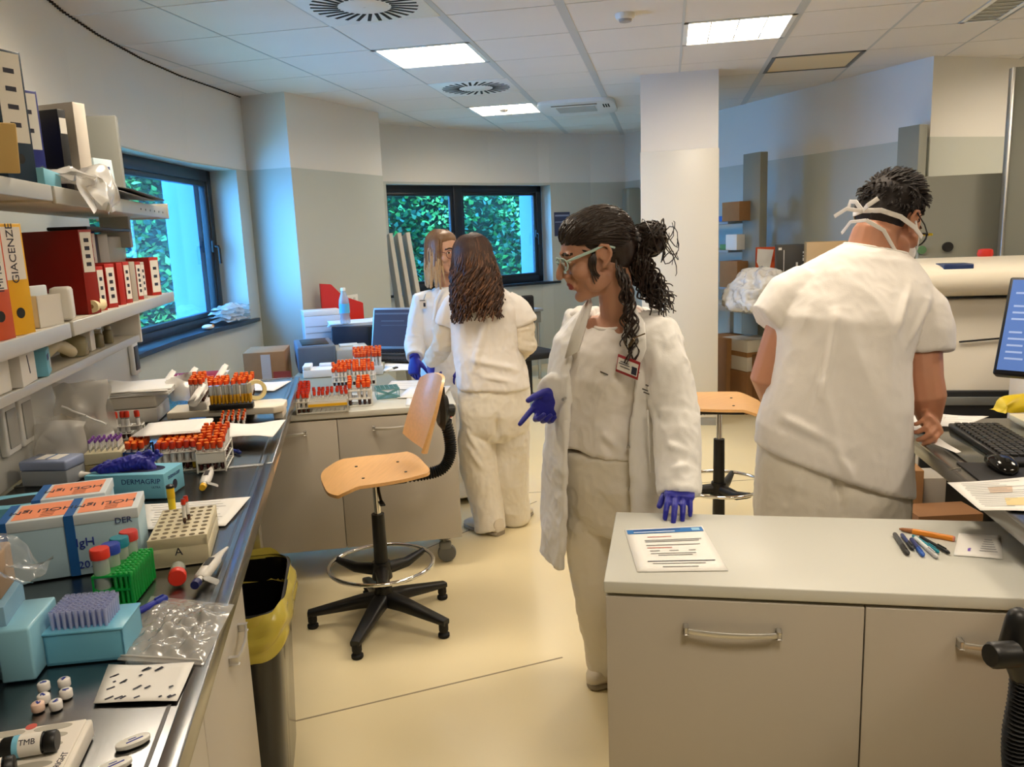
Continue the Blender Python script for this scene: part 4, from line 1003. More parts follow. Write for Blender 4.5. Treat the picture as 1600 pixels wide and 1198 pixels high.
# ---- white chamfered tray with racks at the far end
p = bpos(380, 662)
t = thing('sample_tray', 'white plastic sample tray with chamfered corners near the far end of the bench', 'tray', (p.x, p.y+.10, Z0), BAZ-.05)
poly = [(-.30, -.06), (-.1, -.06), (.1, -.085), (.135, -.05), (.135, .06), (.11, .09), (-.1, .10), (-.30, .10)]
b = MB(); b.prism([(x*.98, y*.96) for x, y in poly], .028, .055, .004); ob('tray_top', b, BEIGE if False else mat('tray_ivory', (226, 220, 204), .4), t)
for x in (-.28, .09):
    b = MB(); b.bx(x, x+.035, -.045, .075, 0, .028, .002); ob('tray_foot', b, mat('tray_ivory', (226, 220, 204), .4), t)
TZ = Z0+.0555
q = PZ(360, 640, TZ)
hole_rack('black_rack', 'low black rack holding a double row of straw-coloured sample tubes', (q.x, q.y+.02, TZ), BAZ-.05, 11, 2, .0138, .02, BLACKP, holes=False, edge=.004)
tubes('yellow', (q.x, q.y+.02, TZ+.0205), BAZ-.05, grid_spots(11, 2, .0138), 'uncapped tube of straw-coloured serum in the low black rack', 'straw-coloured tubes in the low black rack', .95, 0)
q = PZ(308, 642, TZ)
for k, (dx, dy, nx, ny, l) in enumerate(((.005, .06, 3, 5, 'white block rack on the chamfered tray beside the milky bag'), (.05, .19, 5, 4, 'white block rack behind the straw-coloured tubes, left of two'), (.15, .20, 4, 5, 'white block rack behind the straw-coloured tubes, right of two'))):
    r0 = V((q.x, q.y, 0))+BU*dy-BN*dx
    zz = TZ if k == 0 else Z0
    hole_rack('block_rack', l, (r0.x, r0.y, zz), BAZ-.05, nx, ny, .0195, .03 if k == 0 else .05, WPLAS, holes=False, edge=.003)
    tubes('orange', (r0.x, r0.y, zz+(.0305 if k == 0 else .0505)), BAZ-.05, grid_spots(nx, ny, .0195), 'orange-topped tube in the '+l, 'tubes: '+l, 1.0, 0, .2)
t = bagthing('milky plastic bag with a pink patch on the white tray', 285, 645, .15, .075, .10, 41, MILKY, 0, 3); t.location.z = TZ
for k, (u, v) in enumerate(((262, 590), (297, 585), (345, 580), (308, 612))):
    q = PZ(u, v, BT+.13); t = thing('rolled_slip', ['leftmost rolled paper slip standing over the racks', 'second rolled paper slip from the left, over the racks', 'rightmost tall rolled paper slip over the racks', 'front rolled paper slip above the milky bag'][k], 'paper roll', (q.x, q.y, BT+.125), BAZ-.35)
    b = MB(); rr = .016
    pts = [(rr*math.cos(a)*1.2, rr*math.sin(a)) for a in [.3+5.4*i/18 for i in range(19)]]+[(-.0, -.022)]
    X = M.Rotation(R(-62), 4, 'X')
    b.grid(lambda i, j: X @ V((pts[int(i*19)][0], pts[int(i*19)][1]+.01, -.05+.10*j)), 19, 3); ob('paper_curl', b, PAPER, t, solid=.0006)
# ---- tape roll on its dispenser, orange bundle, red folder
q = PZ(393, 630, TZ); t = thing('tape_roll', 'cream adhesive tape roll standing at the right of the sample tray', 'tape', (q.x, q.y+.07, TZ), BAZ+.25)
b = MB(); b.lathe([(.026, -.011), (.040, -.011), (.040, .011), (.026, .011), (.026, -.011)], o=(0, 0, .0405), axis=(0, 1, 0), n=30, cap=False); ob('tape_ring', b, mat('tape_cream', (222, 206, 150), .35), t)
b = MB(); b.bx(-.018, .018, -.01, .01, 0, .0012); ob('blue_base', b, KITB, t)
q = bpos(372, 672)
hole_rack('low_rack', 'low rack of bright orange capped tubes under the edge of the sample tray', (q.x-.01, q.y-.01, Z0), BAZ, 5, 4, .019, .012, mat('rack_grey', (120, 120, 120), .5), holes=False, edge=.001)
tubes('orange', (q.x-.01, q.y-.01, Z0+.0125), BAZ, grid_spots(5, 4, .019), 'short orange-topped tube in the low rack at the bench edge', 'short orange-topped tubes at the bench edge', .5, 0, .3)
t = thing('red_folder', 'dark red folder lying flat at the far end behind the tube racks', 'folder', (*PZ(300, 590, BT)[:2], Z0), BAZ+.1)
b = MB(); b.prism([(-.13, -.1), (.11, -.1), (.14, -.06), (.13, .09), (-.12, .11)], 0, .014, .003); ob('folder_cover', b, mat('maroon', (150, 26, 28), .7, spec=.2), t)
b = MB(); b.bx(-.12, .1, -.098, .08, .003, .011); ob('sheets', b, PAPER, t)
t = pen('blue pen cap end lying by the wire rack at the bench edge', bpos(364, 706)+V((0, 0, .006)), bpos(376, 710)+V((0, 0, .006)), BLUEINK, NAVY, .0055)
# ---- bags on the slate window sill
q = PZ(352, 492, .985)
t = thing('wrapped_packs', 'pile of clear wrapped packs lying on the left window sill', 'packs', (-2.12, 6.2, .988), 1.45)
for k in range(4):
    crumple('pack', t, lambda i, j: V((-.22+.40*i, -.08+.16*j, .022+.030*k+.03*math.sin(i*PI)*math.sin(j*PI))), 14, 10, MILKY, .02, 22, 50+k)
q = PZ(312, 504, .985)
t = thing('sweet_packet', 'small white packet with a coloured print on the left window sill', 'packet', (-2.13, 5.72, .986), 1.5)
b = MB(); b.ell((0, 0, .018), (.055, .04, .018)); ob('packet_body', b, WPLAS, t); b = MB(); b.ell((.01, -.028, .022), (.02, .012, .012)); ob('print', b, mat('packet_orange', (220, 150, 80), .5), t)
# ---- bin under the bench front
bc = (PZ(452, 1165, 0)+PZ(440, 1000, 0))/2
t = thing('waste_bin', 'tall black waste bin with a yellow bag at the bench front', 'bin', (*BW(1.33, .125, 0)[:2], 0), BAZ)
b = MB(); n = 28
def rr(w, d, z, p=.35): return [(V((0, 0, z)), V((w, 0, 0)), V((0, d, 0)), p)]
b.loft(rr(.12, .185, 0)+rr(.125, .19, .01)+rr(.150, .225, .575), n, (True, False)); b.loft(rr(.144, .219, .575)+rr(.115, .18, .02), n, (False, True)); ob('bin_body', b, mat('bin_black', (16, 16, 17), .22, coat=.3), t)
b = MB(); b.loft(rr(.150, .225, .57)+rr(.154, .229, .58)+rr(.146, .221, .586), n, (False, False)); ob('rim', b, BLACKP, t)
YB = clear('yellow_bag', (214, 196, 84), .25, .8)
b = MB()
def skirt(i, j):
    a = 2*PI*i; x = math.copysign(abs(math.cos(a))**.35, math.cos(a)); y = math.copysign(abs(math.sin(a))**.35, math.sin(a)); q = V((x, y, j*3))
    if j < .3: k = j/.3; w, d, z = .138+.018*k, .213+.018*k, .50+.09*k
    else: k = (j-.3)/.7; w, d, z = .156+.012*math.sin(k*3), .231+.012*math.sin(k*3), .59-.12*k-.02*math.sin(a*3)
    e = 1+.06*ns(q, 2.2, 3)*(j > .2); return V((x*w*e, y*d*e, z+.01*ns(q, 3, 1)))
b.grid(skirt, 64, 18); ob('bin_bag', b, YB, t)
# ================================================================= TROLLEY WITH TUBE RACKS, DESK AND ITS MACHINES
TT = .80
pFL, pFR, pBR = PZ(526, 644, TT), PZ(712.6, 631, TT), PZ(694, 606, TT)
d = (pFR-pFL); TAZ = math.atan2(d.y, d.x); tx = d.normalized(); ty = V((-tx.y, tx.x, 0))
TO = pFR-tx*.545                        # middle of the front edge
def cabinet_trolley(label, loc, rz, w=1.09, dep=.46, handles=((-.43, .16), (.14, .2)), logo=False, hz=.715):
    t = thing('mobile_cabinet', label, 'cabinet', loc, rz)
    b = MB(); b.bx(-w/2, w/2, 0, dep, TT-.028, TT, .003); ob('worktop', b, LAMTOP, t)
    b = MB(); b.bx(-w/2+.004, w/2-.004, .022, dep-.01, .15, TT-.03); ob('carcass', b, LAMI, t)
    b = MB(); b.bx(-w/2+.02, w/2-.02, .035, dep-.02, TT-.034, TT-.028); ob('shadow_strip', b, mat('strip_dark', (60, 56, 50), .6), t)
    for k, x0 in enumerate((-w/2+.004, .0015)):
        b = MB(); b.bx(x0, x0+w/2-.0055, .002, .021, .15, TT-.036, .0015); dr = ob('door', b, LAMI, t)
        bow_handle(dr, (handles[k][0], .002, hz), handles[k][1], (0, -1, 0))
    for x in (-w/2+.09, w/2-.09):
        for y in (.09, dep-.08):
            b = MB(); b.box((x, y, .142), (.06, .05, .014), bev=.002); c = ob('caster', b, BLACKP, t)
            b = MB(); b.tube([(x, y, .14), (x+.008, y, .09), (x+.014, y, .044)], .012, 8); b.box((x+.008, y, .085), (.06, .034, .04), bev=.01); ob('caster_fork', b, mat('caster_grey', (110, 112, 112), .4), c)
            b = MB(); b.lathe([(.012, -.015), (.042, -.014), (.045, -.007), (.045, .007), (.042, .014), (.012, .015)], o=(x+.014, y, .0455), axis=(0, 1, 0), n=24); ob('wheel', b, mat('wheel_grey', (96, 98, 98), .5), c)
    if logo:
        b = MB(); b.bx(w/2-.075, w/2-.02, -.0005, .002, TT-.088, TT-.052); l = ob('asset_label', b, LABW, t)
        b = MB(); b.bx(w/2-.072, w/2-.023, -.0012, -.0004, TT-.085, TT-.07); ob('dark_bar', b, INK, l)
        b = MB(); b.bx(w/2-.072, w/2-.023, -.0012, -.0004, TT-.062, TT-.055); ob('red_bar', b, REDP, l)
    return t
cabinet_trolley('pale two-door mobile cabinet carrying tube racks, behind the wooden stool', (TO.x, TO.y, 0), TAZ, handles=((-.22, .16), (.24, .16)), logo=True)
def tw(x, y, z=TT): p = TO+tx*x+ty*y; return V((p.x, p.y, z))
TZ0 = TT+.0006
# racks on the trolley
def tpx(u, v, z=TT): return PZ(u, v, z)
p0 = tpx(500, 648); 
CLR = clear('rack_clear', (226, 224, 214), .15, .55)
t = wire_rack('clear_rack', 'clear plastic tube rack with a yellow strip at the front left of the mobile cabinet', V((p0.x-.005, p0.y+.10, TZ0)), TAZ, 11, 7, .0205, .055, CLR, wr=.0022)
b = MB(); b.bx(-.06, .112, -.075, -.07, .03, .055); ob('white_strip', b, WPLAS, t)
b = MB(); b.bx(-.06, .112, -.0765, -.075, .032, .044); ob('yellow_strip', b, mat('strip_yellow', (228, 178, 24), .5), t)
c0 = V((p0.x-.005, p0.y+.10, TZ0)); sp = grid_spots(11, 7, .0205)
tubes('red', c0, TAZ, [q for q in sp if q[0] < -.055 and q[1] > -.07], 'red-capped tube in the left rows of the clear rack', 'left rows of the clear rack', 1.0, .006, .3)
tubes('red', c0, TAZ, [q for q in sp if q[0] > -.055 and q[1] > .01 and random.random() < .8], 'red-capped tube behind the yellow strip of the clear rack', 'tubes behind the yellow strip', .9, .006, .3)
p1 = tpx(545, 606); c1 = V((p1.x+.015, p1.y+.09, TZ0))
wire_rack('wire_rack', 'white wire rack full of orange-topped tubes in the middle of the mobile cabinet', c1, TAZ, 11, 5, .0205, .055)
tubes('orange', c1, TAZ, grid_spots(11, 5, .0205, .06), 'orange-topped tube in the middle wire rack on the mobile cabinet', 'middle wire rack on the mobile cabinet', 1.1, .006, .35)
p2 = tpx(560, 636); c2 = V((p2.x, p2.y+.055, TZ0))
wire_rack('wire_rack', 'small white wire rack at the front edge of the mobile cabinet', c2, TAZ, 5, 4, .022, .075, wr=.002)
tubes('orange', c2, TAZ, [q for q in grid_spots(5, 4, .022) if abs(q[0]+.022) > .01], 'orange-topped tube in the small wire rack at the cabinet front edge', 'small front wire rack', 1.2, .006, .35)
# teal folding rack, papers
p3 = tpx(604, 622); t = thing('teal_rack', 'empty teal lattice rack on the mobile cabinet beside the small wire rack', 'tube rack', (p3.x, p3.y+.03, TZ0), TAZ+.1)
TEAL = mat('teal_plastic', (96, 146, 150), .4)
b = MB()
for k in range(6): b.bx(-.055+.0215*k, -.0515+.0215*k, -.05, .06, .045, .05)
for k in range(5): b.bx(-.055, .0545, -.05+.0265*k, -.0465+.0265*k, .045, .05)
ob('top_lattice', b, TEAL, t)
b = MB(); b.box((0, -.05, .025), (.12, .003, .012), rot=Euler((0, .38, 0)).to_matrix()); b.box((0, -.05, .025), (.12, .003, .012), rot=Euler((0, -.38, 0)).to_matrix()); b.bx(-.055, .055, -.05, .06, 0, .004)
for x in (-.055, .0515):
    for y in (-.05, .0565): b.bx(x, x+.0035, y, y+.0035, 0, .046)
ob('folding_legs', b, TEAL, t)
sheet('paper_sheet', 'white form under the blonde person’s gloved hands', 'sheet', ((600, 608), (676, 610), (690, 592), (612, 596)), TZ0+.001, 4, ink=mat('grey_print', (130, 130, 130), .7))
sheet('paper_sheet', 'white form at the right edge of the mobile cabinet behind the chair back', 'sheet', ((620, 622), (690, 622), (704, 604), (640, 606)), TZ0+.003, 0)
sheet('paper_sheet', 'cream slip at the front right corner of the mobile cabinet', 'sheet', ((634, 634), (690, 630), (686, 616), (636, 618)), TZ0+.0005, 3)
# desk behind the trolley
DK = .75
t = thing('desk', 'olive-grey desk behind the mobile cabinet carrying the laptop and printers', 'desk', (0, 0, 0), 0)
DA = [tw(-.42, .50), tw(.38, .50), tw(.10, 2.05), tw(-.30, 2.6)]
DA = [(q.x, q.y) for q in DA]+[(-1.42, 6.42), (-1.60, 6.40), (-1.36, 5.2)]
DM = mat('desk_olive', (136, 136, 118), .42)
b = MB(); b.prism(DA, DK-.03, DK); ob('desktop', b, DM, t)
b = MB(); b.prism([(x*1.0, y) for x, y in DA], DK-.033, DK-.029); ob('edge_band', b, mat('desk_edge', (92, 66, 48), .5), t)
for (x, y) in ((-.36, .56), (.30, .56), (.08, 1.9)):
    q = tw(x, y); b = MB(); b.cyl((q.x, q.y, 0), (q.x, q.y, DK-.03), .025, n=14); ob('leg', b, ALU, t)
b = MB(); b.cyl((-1.50, 6.2, 0), (-1.50, 6.2, DK-.03), .025, n=14); ob('leg', b, ALU, t)
D0 = DK+.0006
# white rack at the back with orange caps
p = PZ(574, 586, DK); c = V((p.x, p.y+.05, D0))
hole_rack('block_rack', 'white block rack of orange-topped tubes at the near edge of the desk', c, TAZ, 8, 5, .0215, .055, WPLAS, holes=False, edge=.004)
tubes('orange', c, TAZ, grid_spots(8, 5, .0215), 'orange-topped tube in the white block rack on the desk', 'white block rack on the desk', 1.2, .03, .35)
p = PZ(510, 590, DK); t = thing('foam_tray', 'white foam tray with a notched rim beside the block rack on the desk', 'tray', (p.x, p.y+.08, D0), TAZ)
b = MB(); b.bx(-.15, .15, -.07, .08, 0, .05, .006).bx(-.15, -.10, -.07, .08, .05, .075, .006).bx(.05, .15, -.07, .08, .05, .075, .006).bx(-.06, .02, .05, .08, .05, .07, .006); ob('tray_body', b, mat('foam_white', (232, 234, 238), .7), t)
# label printer, computer case, bottle, red file, laptop
p = PZ(470, 590, DK)
t = thing('label_printer', 'grey and blue boxy printer at the left of the desk', 'printer', (p.x+.12, p.y+.42, D0), TAZ+.15)
b = MB(); b.bx(-.24, .0, -.2, .25, 0, .165, .012); ob('left_housing', b, mat('printer_blue', (84, 98, 116), .45), t)
b = MB(); b.bx(.0, .22, -.2, .08, 0, .13, .01); ob('right_housing', b, mat('printer_grey', (166, 166, 160), .45), t)
b = MB(); b.box((-.12, .02, .167), (.17, .3, .008), bev=.003); ob('top_recess', b, BLACKP, t)
b = MB(); b.box((.10, -.02, .134), (.12, .12, .012), bev=.002); b.box((.16, -.12, .134), (.08, .06, .01), bev=.002); ob('control_panel', b, mat('panel_light', (196, 196, 186), .4), t)
p = PZ(598, 548, DK)
t = thing('desktop_computer', 'black desktop computer case lying flat under papers and a water bottle', 'computer', (p.x-.19, p.y+.17, D0), TAZ)
b = MB(); b.bx(-.20, .20, -.17, .2, 0, .19, .008); ob('case', b, mat('case_navy', (34, 42, 58), .4), t)
b = MB(); b.bx(.06, .20, -.176, -.169, .005, .185, .003); f = ob('front_panel', b, BLACKP, t)
for k in range(5): b = MB(); b.bx(.16, .19, -.178, -.175, .05+.02*k, .058+.02*k); ob('vent_slit', b, mat('slit_grey', (60, 62, 66), .5), f)
pc = V((p.x-.19, p.y+.17, 0))
for k in range(3):
    q = thing('paper_sheet', ['lower', 'middle', 'upper'][k]+' paper of the pile on the black computer case', 'sheet', (pc.x-.03, pc.y+.0, D0+.1905+.008*k), TAZ+.06*k)
    b = MB(); b.grid(lambda i, j: V((-.2+.42*i, -.15+.3*j, .003+.02*max(0, i-.7)*k)), 8, 6); ob('sheet', b, mat('paper_bluish', (214, 220, 228), .7), q, solid=.006)
def bottle(label, loc, h=.22):
    t = thing('water_bottle', label, 'bottle', loc, 0); k = h/.22
    b = MB(); b.lathe([(r*k, z*k) for r, z in ((.02, .0), (.031, .004), (.032, .03), (.029, .05), (.032, .065), (.032, .13), (.03, .15), (.018, .185), (.0135, .195), (.0135, .207))], n=20); ob('bottle_body', b, clear('pet', (216, 226, 234), .08, .35), t)
    b = MB(); b.lathe([(.0325*k, .068*k), (.0325*k, .125*k)], n=20, cap=False); ob('paper_label', b, mat('bottle_label', (90, 176, 222), .4), t)
    b = MB(); b.lathe([(.015*k, .203*k), (.0155*k, .218*k), (.014*k, .221*k)], n=16); ob('cap', b, WPLAS, t)
    return t
pb = PZ(540, 506, D0+.215); bottle('clear water bottle with a blue label standing on the computer case', (pb.x, pb.y, D0+.216), .26)
# box of papers on the left
p = PZ(490, 548, DK); t = thing('paper_box', 'pale blue and white paper box stacked behind the printer by the pillar', 'box', (p.x+.02, p.y+.24, D0), TAZ+.2)
b = MB(); b.bx(-.14, .14, -.1, .1, 0, .25, .004); ob('box_body', b, mat('box_pale', (196, 206, 220), .55), t)
for k in range(3): b = MB(); b.bx(-.13, .13, -.102, -.1, .07+.05*k, .073+.05*k); ob('print_line', b, mat('grey_print', (130, 130, 130), .7), t)
b = MB(); b.bx(-.14, .14, -.1, .1, .251, .29, .003); ob('top_box', b, mat('box_cream', (222, 214, 204), .55), t)
p = PZ(540, 530, DK); t = thing('magazine_file', 'red magazine file with a stepped side standing behind the water bottle', 'magazine file', (p.x+.02, 6.62, D0+.0), TAZ+.15)
b = MB(); pts = [(-.16, 0), (.17, 0), (.17, .14), (.02, .2), (-.07, .30), (-.16, .31)]
b.prism(pts, -.045, -.042).prism(pts, .042, .045).bx(-.16, -.157, 0, .31, -.045, .045).bx(.167, .17, 0, .14, -.045, .045).bx(-.16, .17, 0, .003, -.045, .045); b.bm.transform(M.Translation((0, 0, .17)) @ M.Rotation(PI/2, 4, 'X')); b.bx(-.15, .16, -.05, .05, 0, .169); ob('file_shell', b, mat('bright_red', (204, 36, 22), .42), t)
# laptop
pl_ = PZ(622, 560, DK); LZ = TAZ-.45
t = thing('laptop', 'open grey laptop with a dark screen on the desk left of the blonde person', 'laptop', (-.86, 5.62, D0+.02), LZ)
b = MB(); b.bx(-.18, .19, -.14, .12, 0, .024, .004); ob('base', b, mat('laptop_dark', (50, 52, 54), .45), t)
b = MB()
for i in range(14):
    for j in range(5): b.bx(-.155+.0225*i, -.136+.0225*i, -.05+.03*j-.03, -.026+.03*j-.03, .024, .028)
ob('keyboard_keys', b, BLACKP, t)
X = M.Translation((0, .12, .02)) @ M.Rotation(-.28, 4, 'X')
b = MB(); b.X = X; b.bx(-.19, .19, 0, .012, 0, .30, .004); lid = ob('screen_lid', b, mat('lid_silver', (150, 154, 158), .35, metal=.4), t)
b = MB(); b.X = X; b.bx(-.178, .178, -.0015, .001, .02, .285); ob('screen', b, mat('lcd_dim', (56, 52, 62), .5, emit=.06, ecol=(120, 110, 126), spec=.2), lid)
b = MB(); b.X = X; b.bx(-.12, .06, -.0022, -.0012, .2, .206).bx(-.12, .1, -.0022, -.0012, .17, .173).bx(-.17, .17, -.0022, -.0012, .25, .262); ob('screen_text', b, mat('lcd_text', (86, 86, 94), .5), lid)
t = thing('docking_keyboard', 'small black keyboard lying in front of the laptop', 'keyboard', (-.74, 5.33, D0+.018), LZ)
b = MB(); b.bx(-.17, .17, -.07, .06, 0, .014, .003); ob('base', b, BLACKP, t)
b = MB()
for i in range(14):
    for j in range(5): b.bx(-.16+.023*i, -.141+.023*i, -.062+.0235*j, -.043+.0235*j, .014, .018)
ob('keyboard_keys', b, mat('keys_dark', (40, 40, 42), .5), t)
for k in range(4):
    q = PZ(630, 575-6*k, DK); t = thing('paper_sheet', ['nearest', 'second', 'third', 'farthest'][k]+' paper in the fanned pile on the desk before the laptop', 'sheet', (q.x, q.y, D0+.004*k), TAZ+.1*k-.1)
    b = MB(); b.grid(lambda i, j: V((-.12+.24*i, -.1+.2*j, .002*math.sin(i*4+k))), 6, 6); ob('sheet', b, PAPER, t, solid=.004)
pen('black and white marker lying on the desk before the blonde person', PZ(600, 580, DK+.007), PZ(622, 574, DK+.007), WPLAS, BLACKP, .007, 'marker', 'marker')
t = thing('office_phone', 'black desk phone behind the laptop, half hidden by the blonde person', 'phone', (-.56, 5.45, D0), LZ)
b = MB(); b.prism([(-.1, -.09), (.1, -.09), (.1, .09), (-.1, .09)], 0, .05, .01); ob('phone_base', b, BLACKP, t)
b = MB(); b.tube([(-.08, -.07, .06), (-.08, -.03, .072), (-.08, .04, .072), (-.08, .08, .06)], [.022, .015, .015, .022], 8, round_ends=True); ob('handset', b, BLACKP, t)
t = thing('switch_box', 'small cream box on the desk at the right of the laptop screen', 'box', (-.66, 5.82, D0), LZ)
b = MB(); b.bx(-.05, .05, -.05, .05, 0, .12, .006); ob('box_body', b, BEIGE, t)
# boards leaning beside the pillar, carton on the floor, socket plate on the pillar
for k in range(3):
    a0, a1 = DY(612+13*k, 346, 8.05), DY(642+14*k, 520, 7.75)
    t = thing('leaning_board', ['leftmost', 'middle', 'rightmost'][k]+' of three tall grey-white boards leaning by the back window', 'board', (0, 0, 0), 0)
    top = V((-1.17+.085*k, 8.22, 1.60)); bot = V((-.98+.10*k, 7.92, .0)); e = (bot-top).normalized(); q = bot
    b = MB(); x, y, dd = frame_z(e)
    sd = V((.93, .36, 0)).cross(e).normalized(); wd = e.cross(sd).normalized()
    b.loft([(top, wd*.022, sd*.10, .2), (bot, wd*.022, sd*.10, .2)], 16, smooth=False); ob('board_panel', b, mat('board_grey', (196, 192, 182), .5), t)
t = thing('cardboard_box', 'taped cardboard box on the floor under the left window beside the pillar', 'box', (-1.60, 5.32, .001), .15)
b = MB(); b.bx(-.14, .12, -.16, .16, 0, .88, .004); ob('box_body', b, CARD, t)
b = MB(); b.bx(-.03, .03, -.164, .164, .3, .864); ob('tape', b, MILKY, t); b = MB(); b.bx(.04, .15, -.163, -.16, .6, .75); ob('print', b, mat('red_print2', (150, 60, 50), .7), t)
t = thing('wall_socket', 'white double wall socket on the pillar above the computer', 'socket', (0, 0, 0), 0)
pa, pb_ = V((-1.65, 6.5, 0)), V((-1.12, 7.72, 0)); c = PL(pa, pb_, 545, 470); dd = (pb_-pa).normalized(); an = math.atan2(dd.y, dd.x); t.location = c; t.rotation_euler = (0, 0, an)
b = MB(); b.bx(-.12, .12, -.018, -.005, -.05, .05, .004); ob('socket_plate', b, WPLAS, t)
for x in (-.06, .0, .06): b = MB(); b.box((x, -.019, 0), (.03, .004, .05), bev=.001); ob('outlet', b, mat('outlet_grey', (190, 188, 182), .5), t)
# ================================================================= FRONT CABINET, RIGHT BENCH, ANALYSER, RIGHT WALL UNITS
cF = PZ(943, 908, TT); 
t = cabinet_trolley('warm grey two-door cabinet in the right foreground with a clear top', V((cF.x, cF.y, 0))+GX*.545, GAZ, w=1.09, dep=.455, handles=((-.27, .2), (.28, .2)), hz=.70)
FZ = TT+.0006
t, g = sheet('instruction_sheet', 'printed sheet with a blue banner on the foreground cabinet top', 'sheet', ((996, 894), (1138, 892), (1097, 822), (976, 828)), FZ, 0, curl=.0005)
BLU = mat('banner_blue', (40, 110, 180), .6)
def strip(parent, g, i0, i1, j0, j1, m, name, h=.0012):
    b = MB(); up = V((0, 0, h)); b.poly([g(i0, j0)+up, g(i1, j0)+up, g(i1, j1)+up, g(i0, j1)+up]); return ob(name, b, m, parent)
bn = strip(t, g, .02, .98, .86, .965, BLU, 'blue_banner')
strip(t, g, .1, .7, .925, .945, mat('banner_dark', (24, 50, 110), .6), 'banner_text', .0016); strip(t, g, .1, .62, .885, .9, PAPER, 'banner_text', .0016); strip(t, g, .84, .94, .885, .945, mat('banner_logo', (150, 200, 230), .6), 'banner_logo', .0016)
GP = mat('grey_print', (130, 130, 130), .7); RP_ = mat('red_print3', (190, 110, 100), .7)
for k, (j, i0, i1, m) in enumerate(((.76, .25, .55, RP_), (.68, .2, .9, GP), (.645, .2, .86, GP), (.56, .2, .85, GP), (.5, .2, .5, RP_), (.43, .22, .34, GP), (.43, .45, .56, GP), (.43, .68, .76, GP), (.37, .22, .75, GP), (.33, .3, .7, GP), (.2, .15, .92, INK), (.15, .2, .8, GP), (.08, .3, .7, GP))):
    strip(t, g, i0, i1, j, j+.016, m, 'text_line')
# pens at the right of the cabinet top
def cp(u, v, z=FZ+.005): return PZ(u, v, z)
PB = mat('pen_blue', (42, 92, 180), .35); PT = mat('pen_teal', (20, 130, 150), .35); PW = mat('pen_white', (220, 226, 226), .3)
pen('black marker pen, leftmost in the row of pens on the cabinet', cp(1398, 834), cp(1419, 866), mat('pen_grey', (70, 74, 78), .35), BLACKP, .0055)
pen('dark blue pen beside the black marker on the cabinet', cp(1409, 835), cp(1427, 858), mat('pen_indigo', (40, 60, 120), .35), mat('pen_dark', (36, 40, 50), .4), .0045)
pen('bright blue pen with a blue cap in the middle of the pens', cp(1424, 842), cp(1443, 868), mat('pen_navy', (28, 44, 110), .35), PB, .005)
pen('white pen lying among the blue pens on the cabinet', cp(1430, 840), cp(1465, 871), PW, mat('pen_silver', (190, 190, 190), .3), .005)
pen('teal pen lying beside the white pen on the cabinet', cp(1427, 837), cp(1467, 863), PT, PT, .0045)
pen('slim black pencil, rightmost of the thin pens on the cabinet', cp(1438, 838), cp(1484, 864), BLACKP, mat('pen_dark2', (24, 24, 26), .4), .004)
a, b_ = cp(1405, 826), cp(1492, 842); d = b_-a; L = d.length
t = thing('wooden_brush_pen', 'thick orange wooden pencil lying behind the pens on the cabinet', 'pencil', a, math.atan2(d.y, d.x))
b = MB(); b.loft([(V((x*L, 0, 0)), V((0, q, 0)), V((0, 0, q))) for x, q in ((.25, .0068), (.3, .0075), (.97, .0075))], 8, smooth=False); ob('barrel', b, mat('pencil_orange', (224, 138, 40), .4), t)
b = MB(); b.loft([(V((x*L, 0, 0)), V((0, q, 0)), V((0, 0, q))) for x, q in ((.0, .0015), (.05, .004), (.25, .0068))], 10); ob('sharpened_tip', b, mat('pencil_wood', (150, 96, 56), .6), t)
b = MB(); b.loft([(V((x*L, 0, 0)), V((0, q, 0)), V((0, 0, q))) for x, q in ((.97, .0072), (1, .006))], 10); ob('end_cap', b, mat('pencil_pink', (210, 130, 110), .5), t)
t, g = sheet('ruled_note', 'torn white ruled note lying right of the pens on the cabinet', 'note', ((1490, 868), (1567, 874), (1563, 838), (1498, 834)), FZ, 0, curl=.001)
for k in range(6): strip(t, g, .52+.02*k, .9-.02*k, .25+.1*k, .275+.1*k, mat('grey_print2', (150, 150, 160), .7), 'text_line')
strip(t, g, .27, .33, .2, .32, mat('violet_ink', (120, 90, 190), .6), 'ink_mark'); strip(t, g, .29, .34, .3, .34, mat('violet_ink', (120, 90, 190), .6), 'ink_mark')
# chair cut off at the lower right corner: black corrugated back stem with a knob
t = thing('lab_chair', 'black ribbed back stem and knob of a chair cut off at the lower right', 'chair', (0, 0, 0), 0)
q = DY(1580, 1010, .98); y0 = .98
b = MB(); b.tube([DY(1592, 968, y0), DY(1588, 1010, y0), DY(1600, 1060, y0)], [.016, .022, .016], 12, round_ends=True); ob('back_bracket', b, BLACKP, t)
kc = DY(1578, 1022, y0-.03); b = MB(); b.lathe([(.014, -.03), (.017, -.026), (.017, .006), (.012, .01)], o=kc, axis=(1, .2, -.1), n=14); ob('adjusting_knob', b, BLACKP, t)
pts = [DY(1604, 1040, y0), DY(1600, 1090, y0), DY(1590, 1150, y0), DY(1592, 1210, y0), DY(1610, 1290, y0+.02), DY(1680, 1330, y0+.1)]
def corr(parent, pts, r, name='ribbed_sleeve'):
    P_ = []; n = 90
    for k in range(n+1):
        f_ = k/n*(len(pts)-1); i = min(int(f_), len(pts)-2); u = f_-i
        p0, p1, p2, p3 = V(pts[max(i-1, 0)]), V(pts[i]), V(pts[i+1]), V(pts[min(i+2, len(pts)-1)])
        P_.append(.5*((2*p1)+(p2-p0)*u+(2*p0-5*p1+4*p2-p3)*u*u+(3*p1-p0-3*p2+p3)*u**3))
    b = MB(); b.tube(P_, [r*(1+.14*(k % 2*2-1)) for k in range(n+1)], 14); return ob(name, b, RUBB, parent)
corr(t, pts, .017)
b = MB(); c = DY(1760, 1330, y0+.2); b.box((c.x, c.y, c.z), (.38, .38, .02), .2, bev=.008); ob('seat', b, WOOD, t)
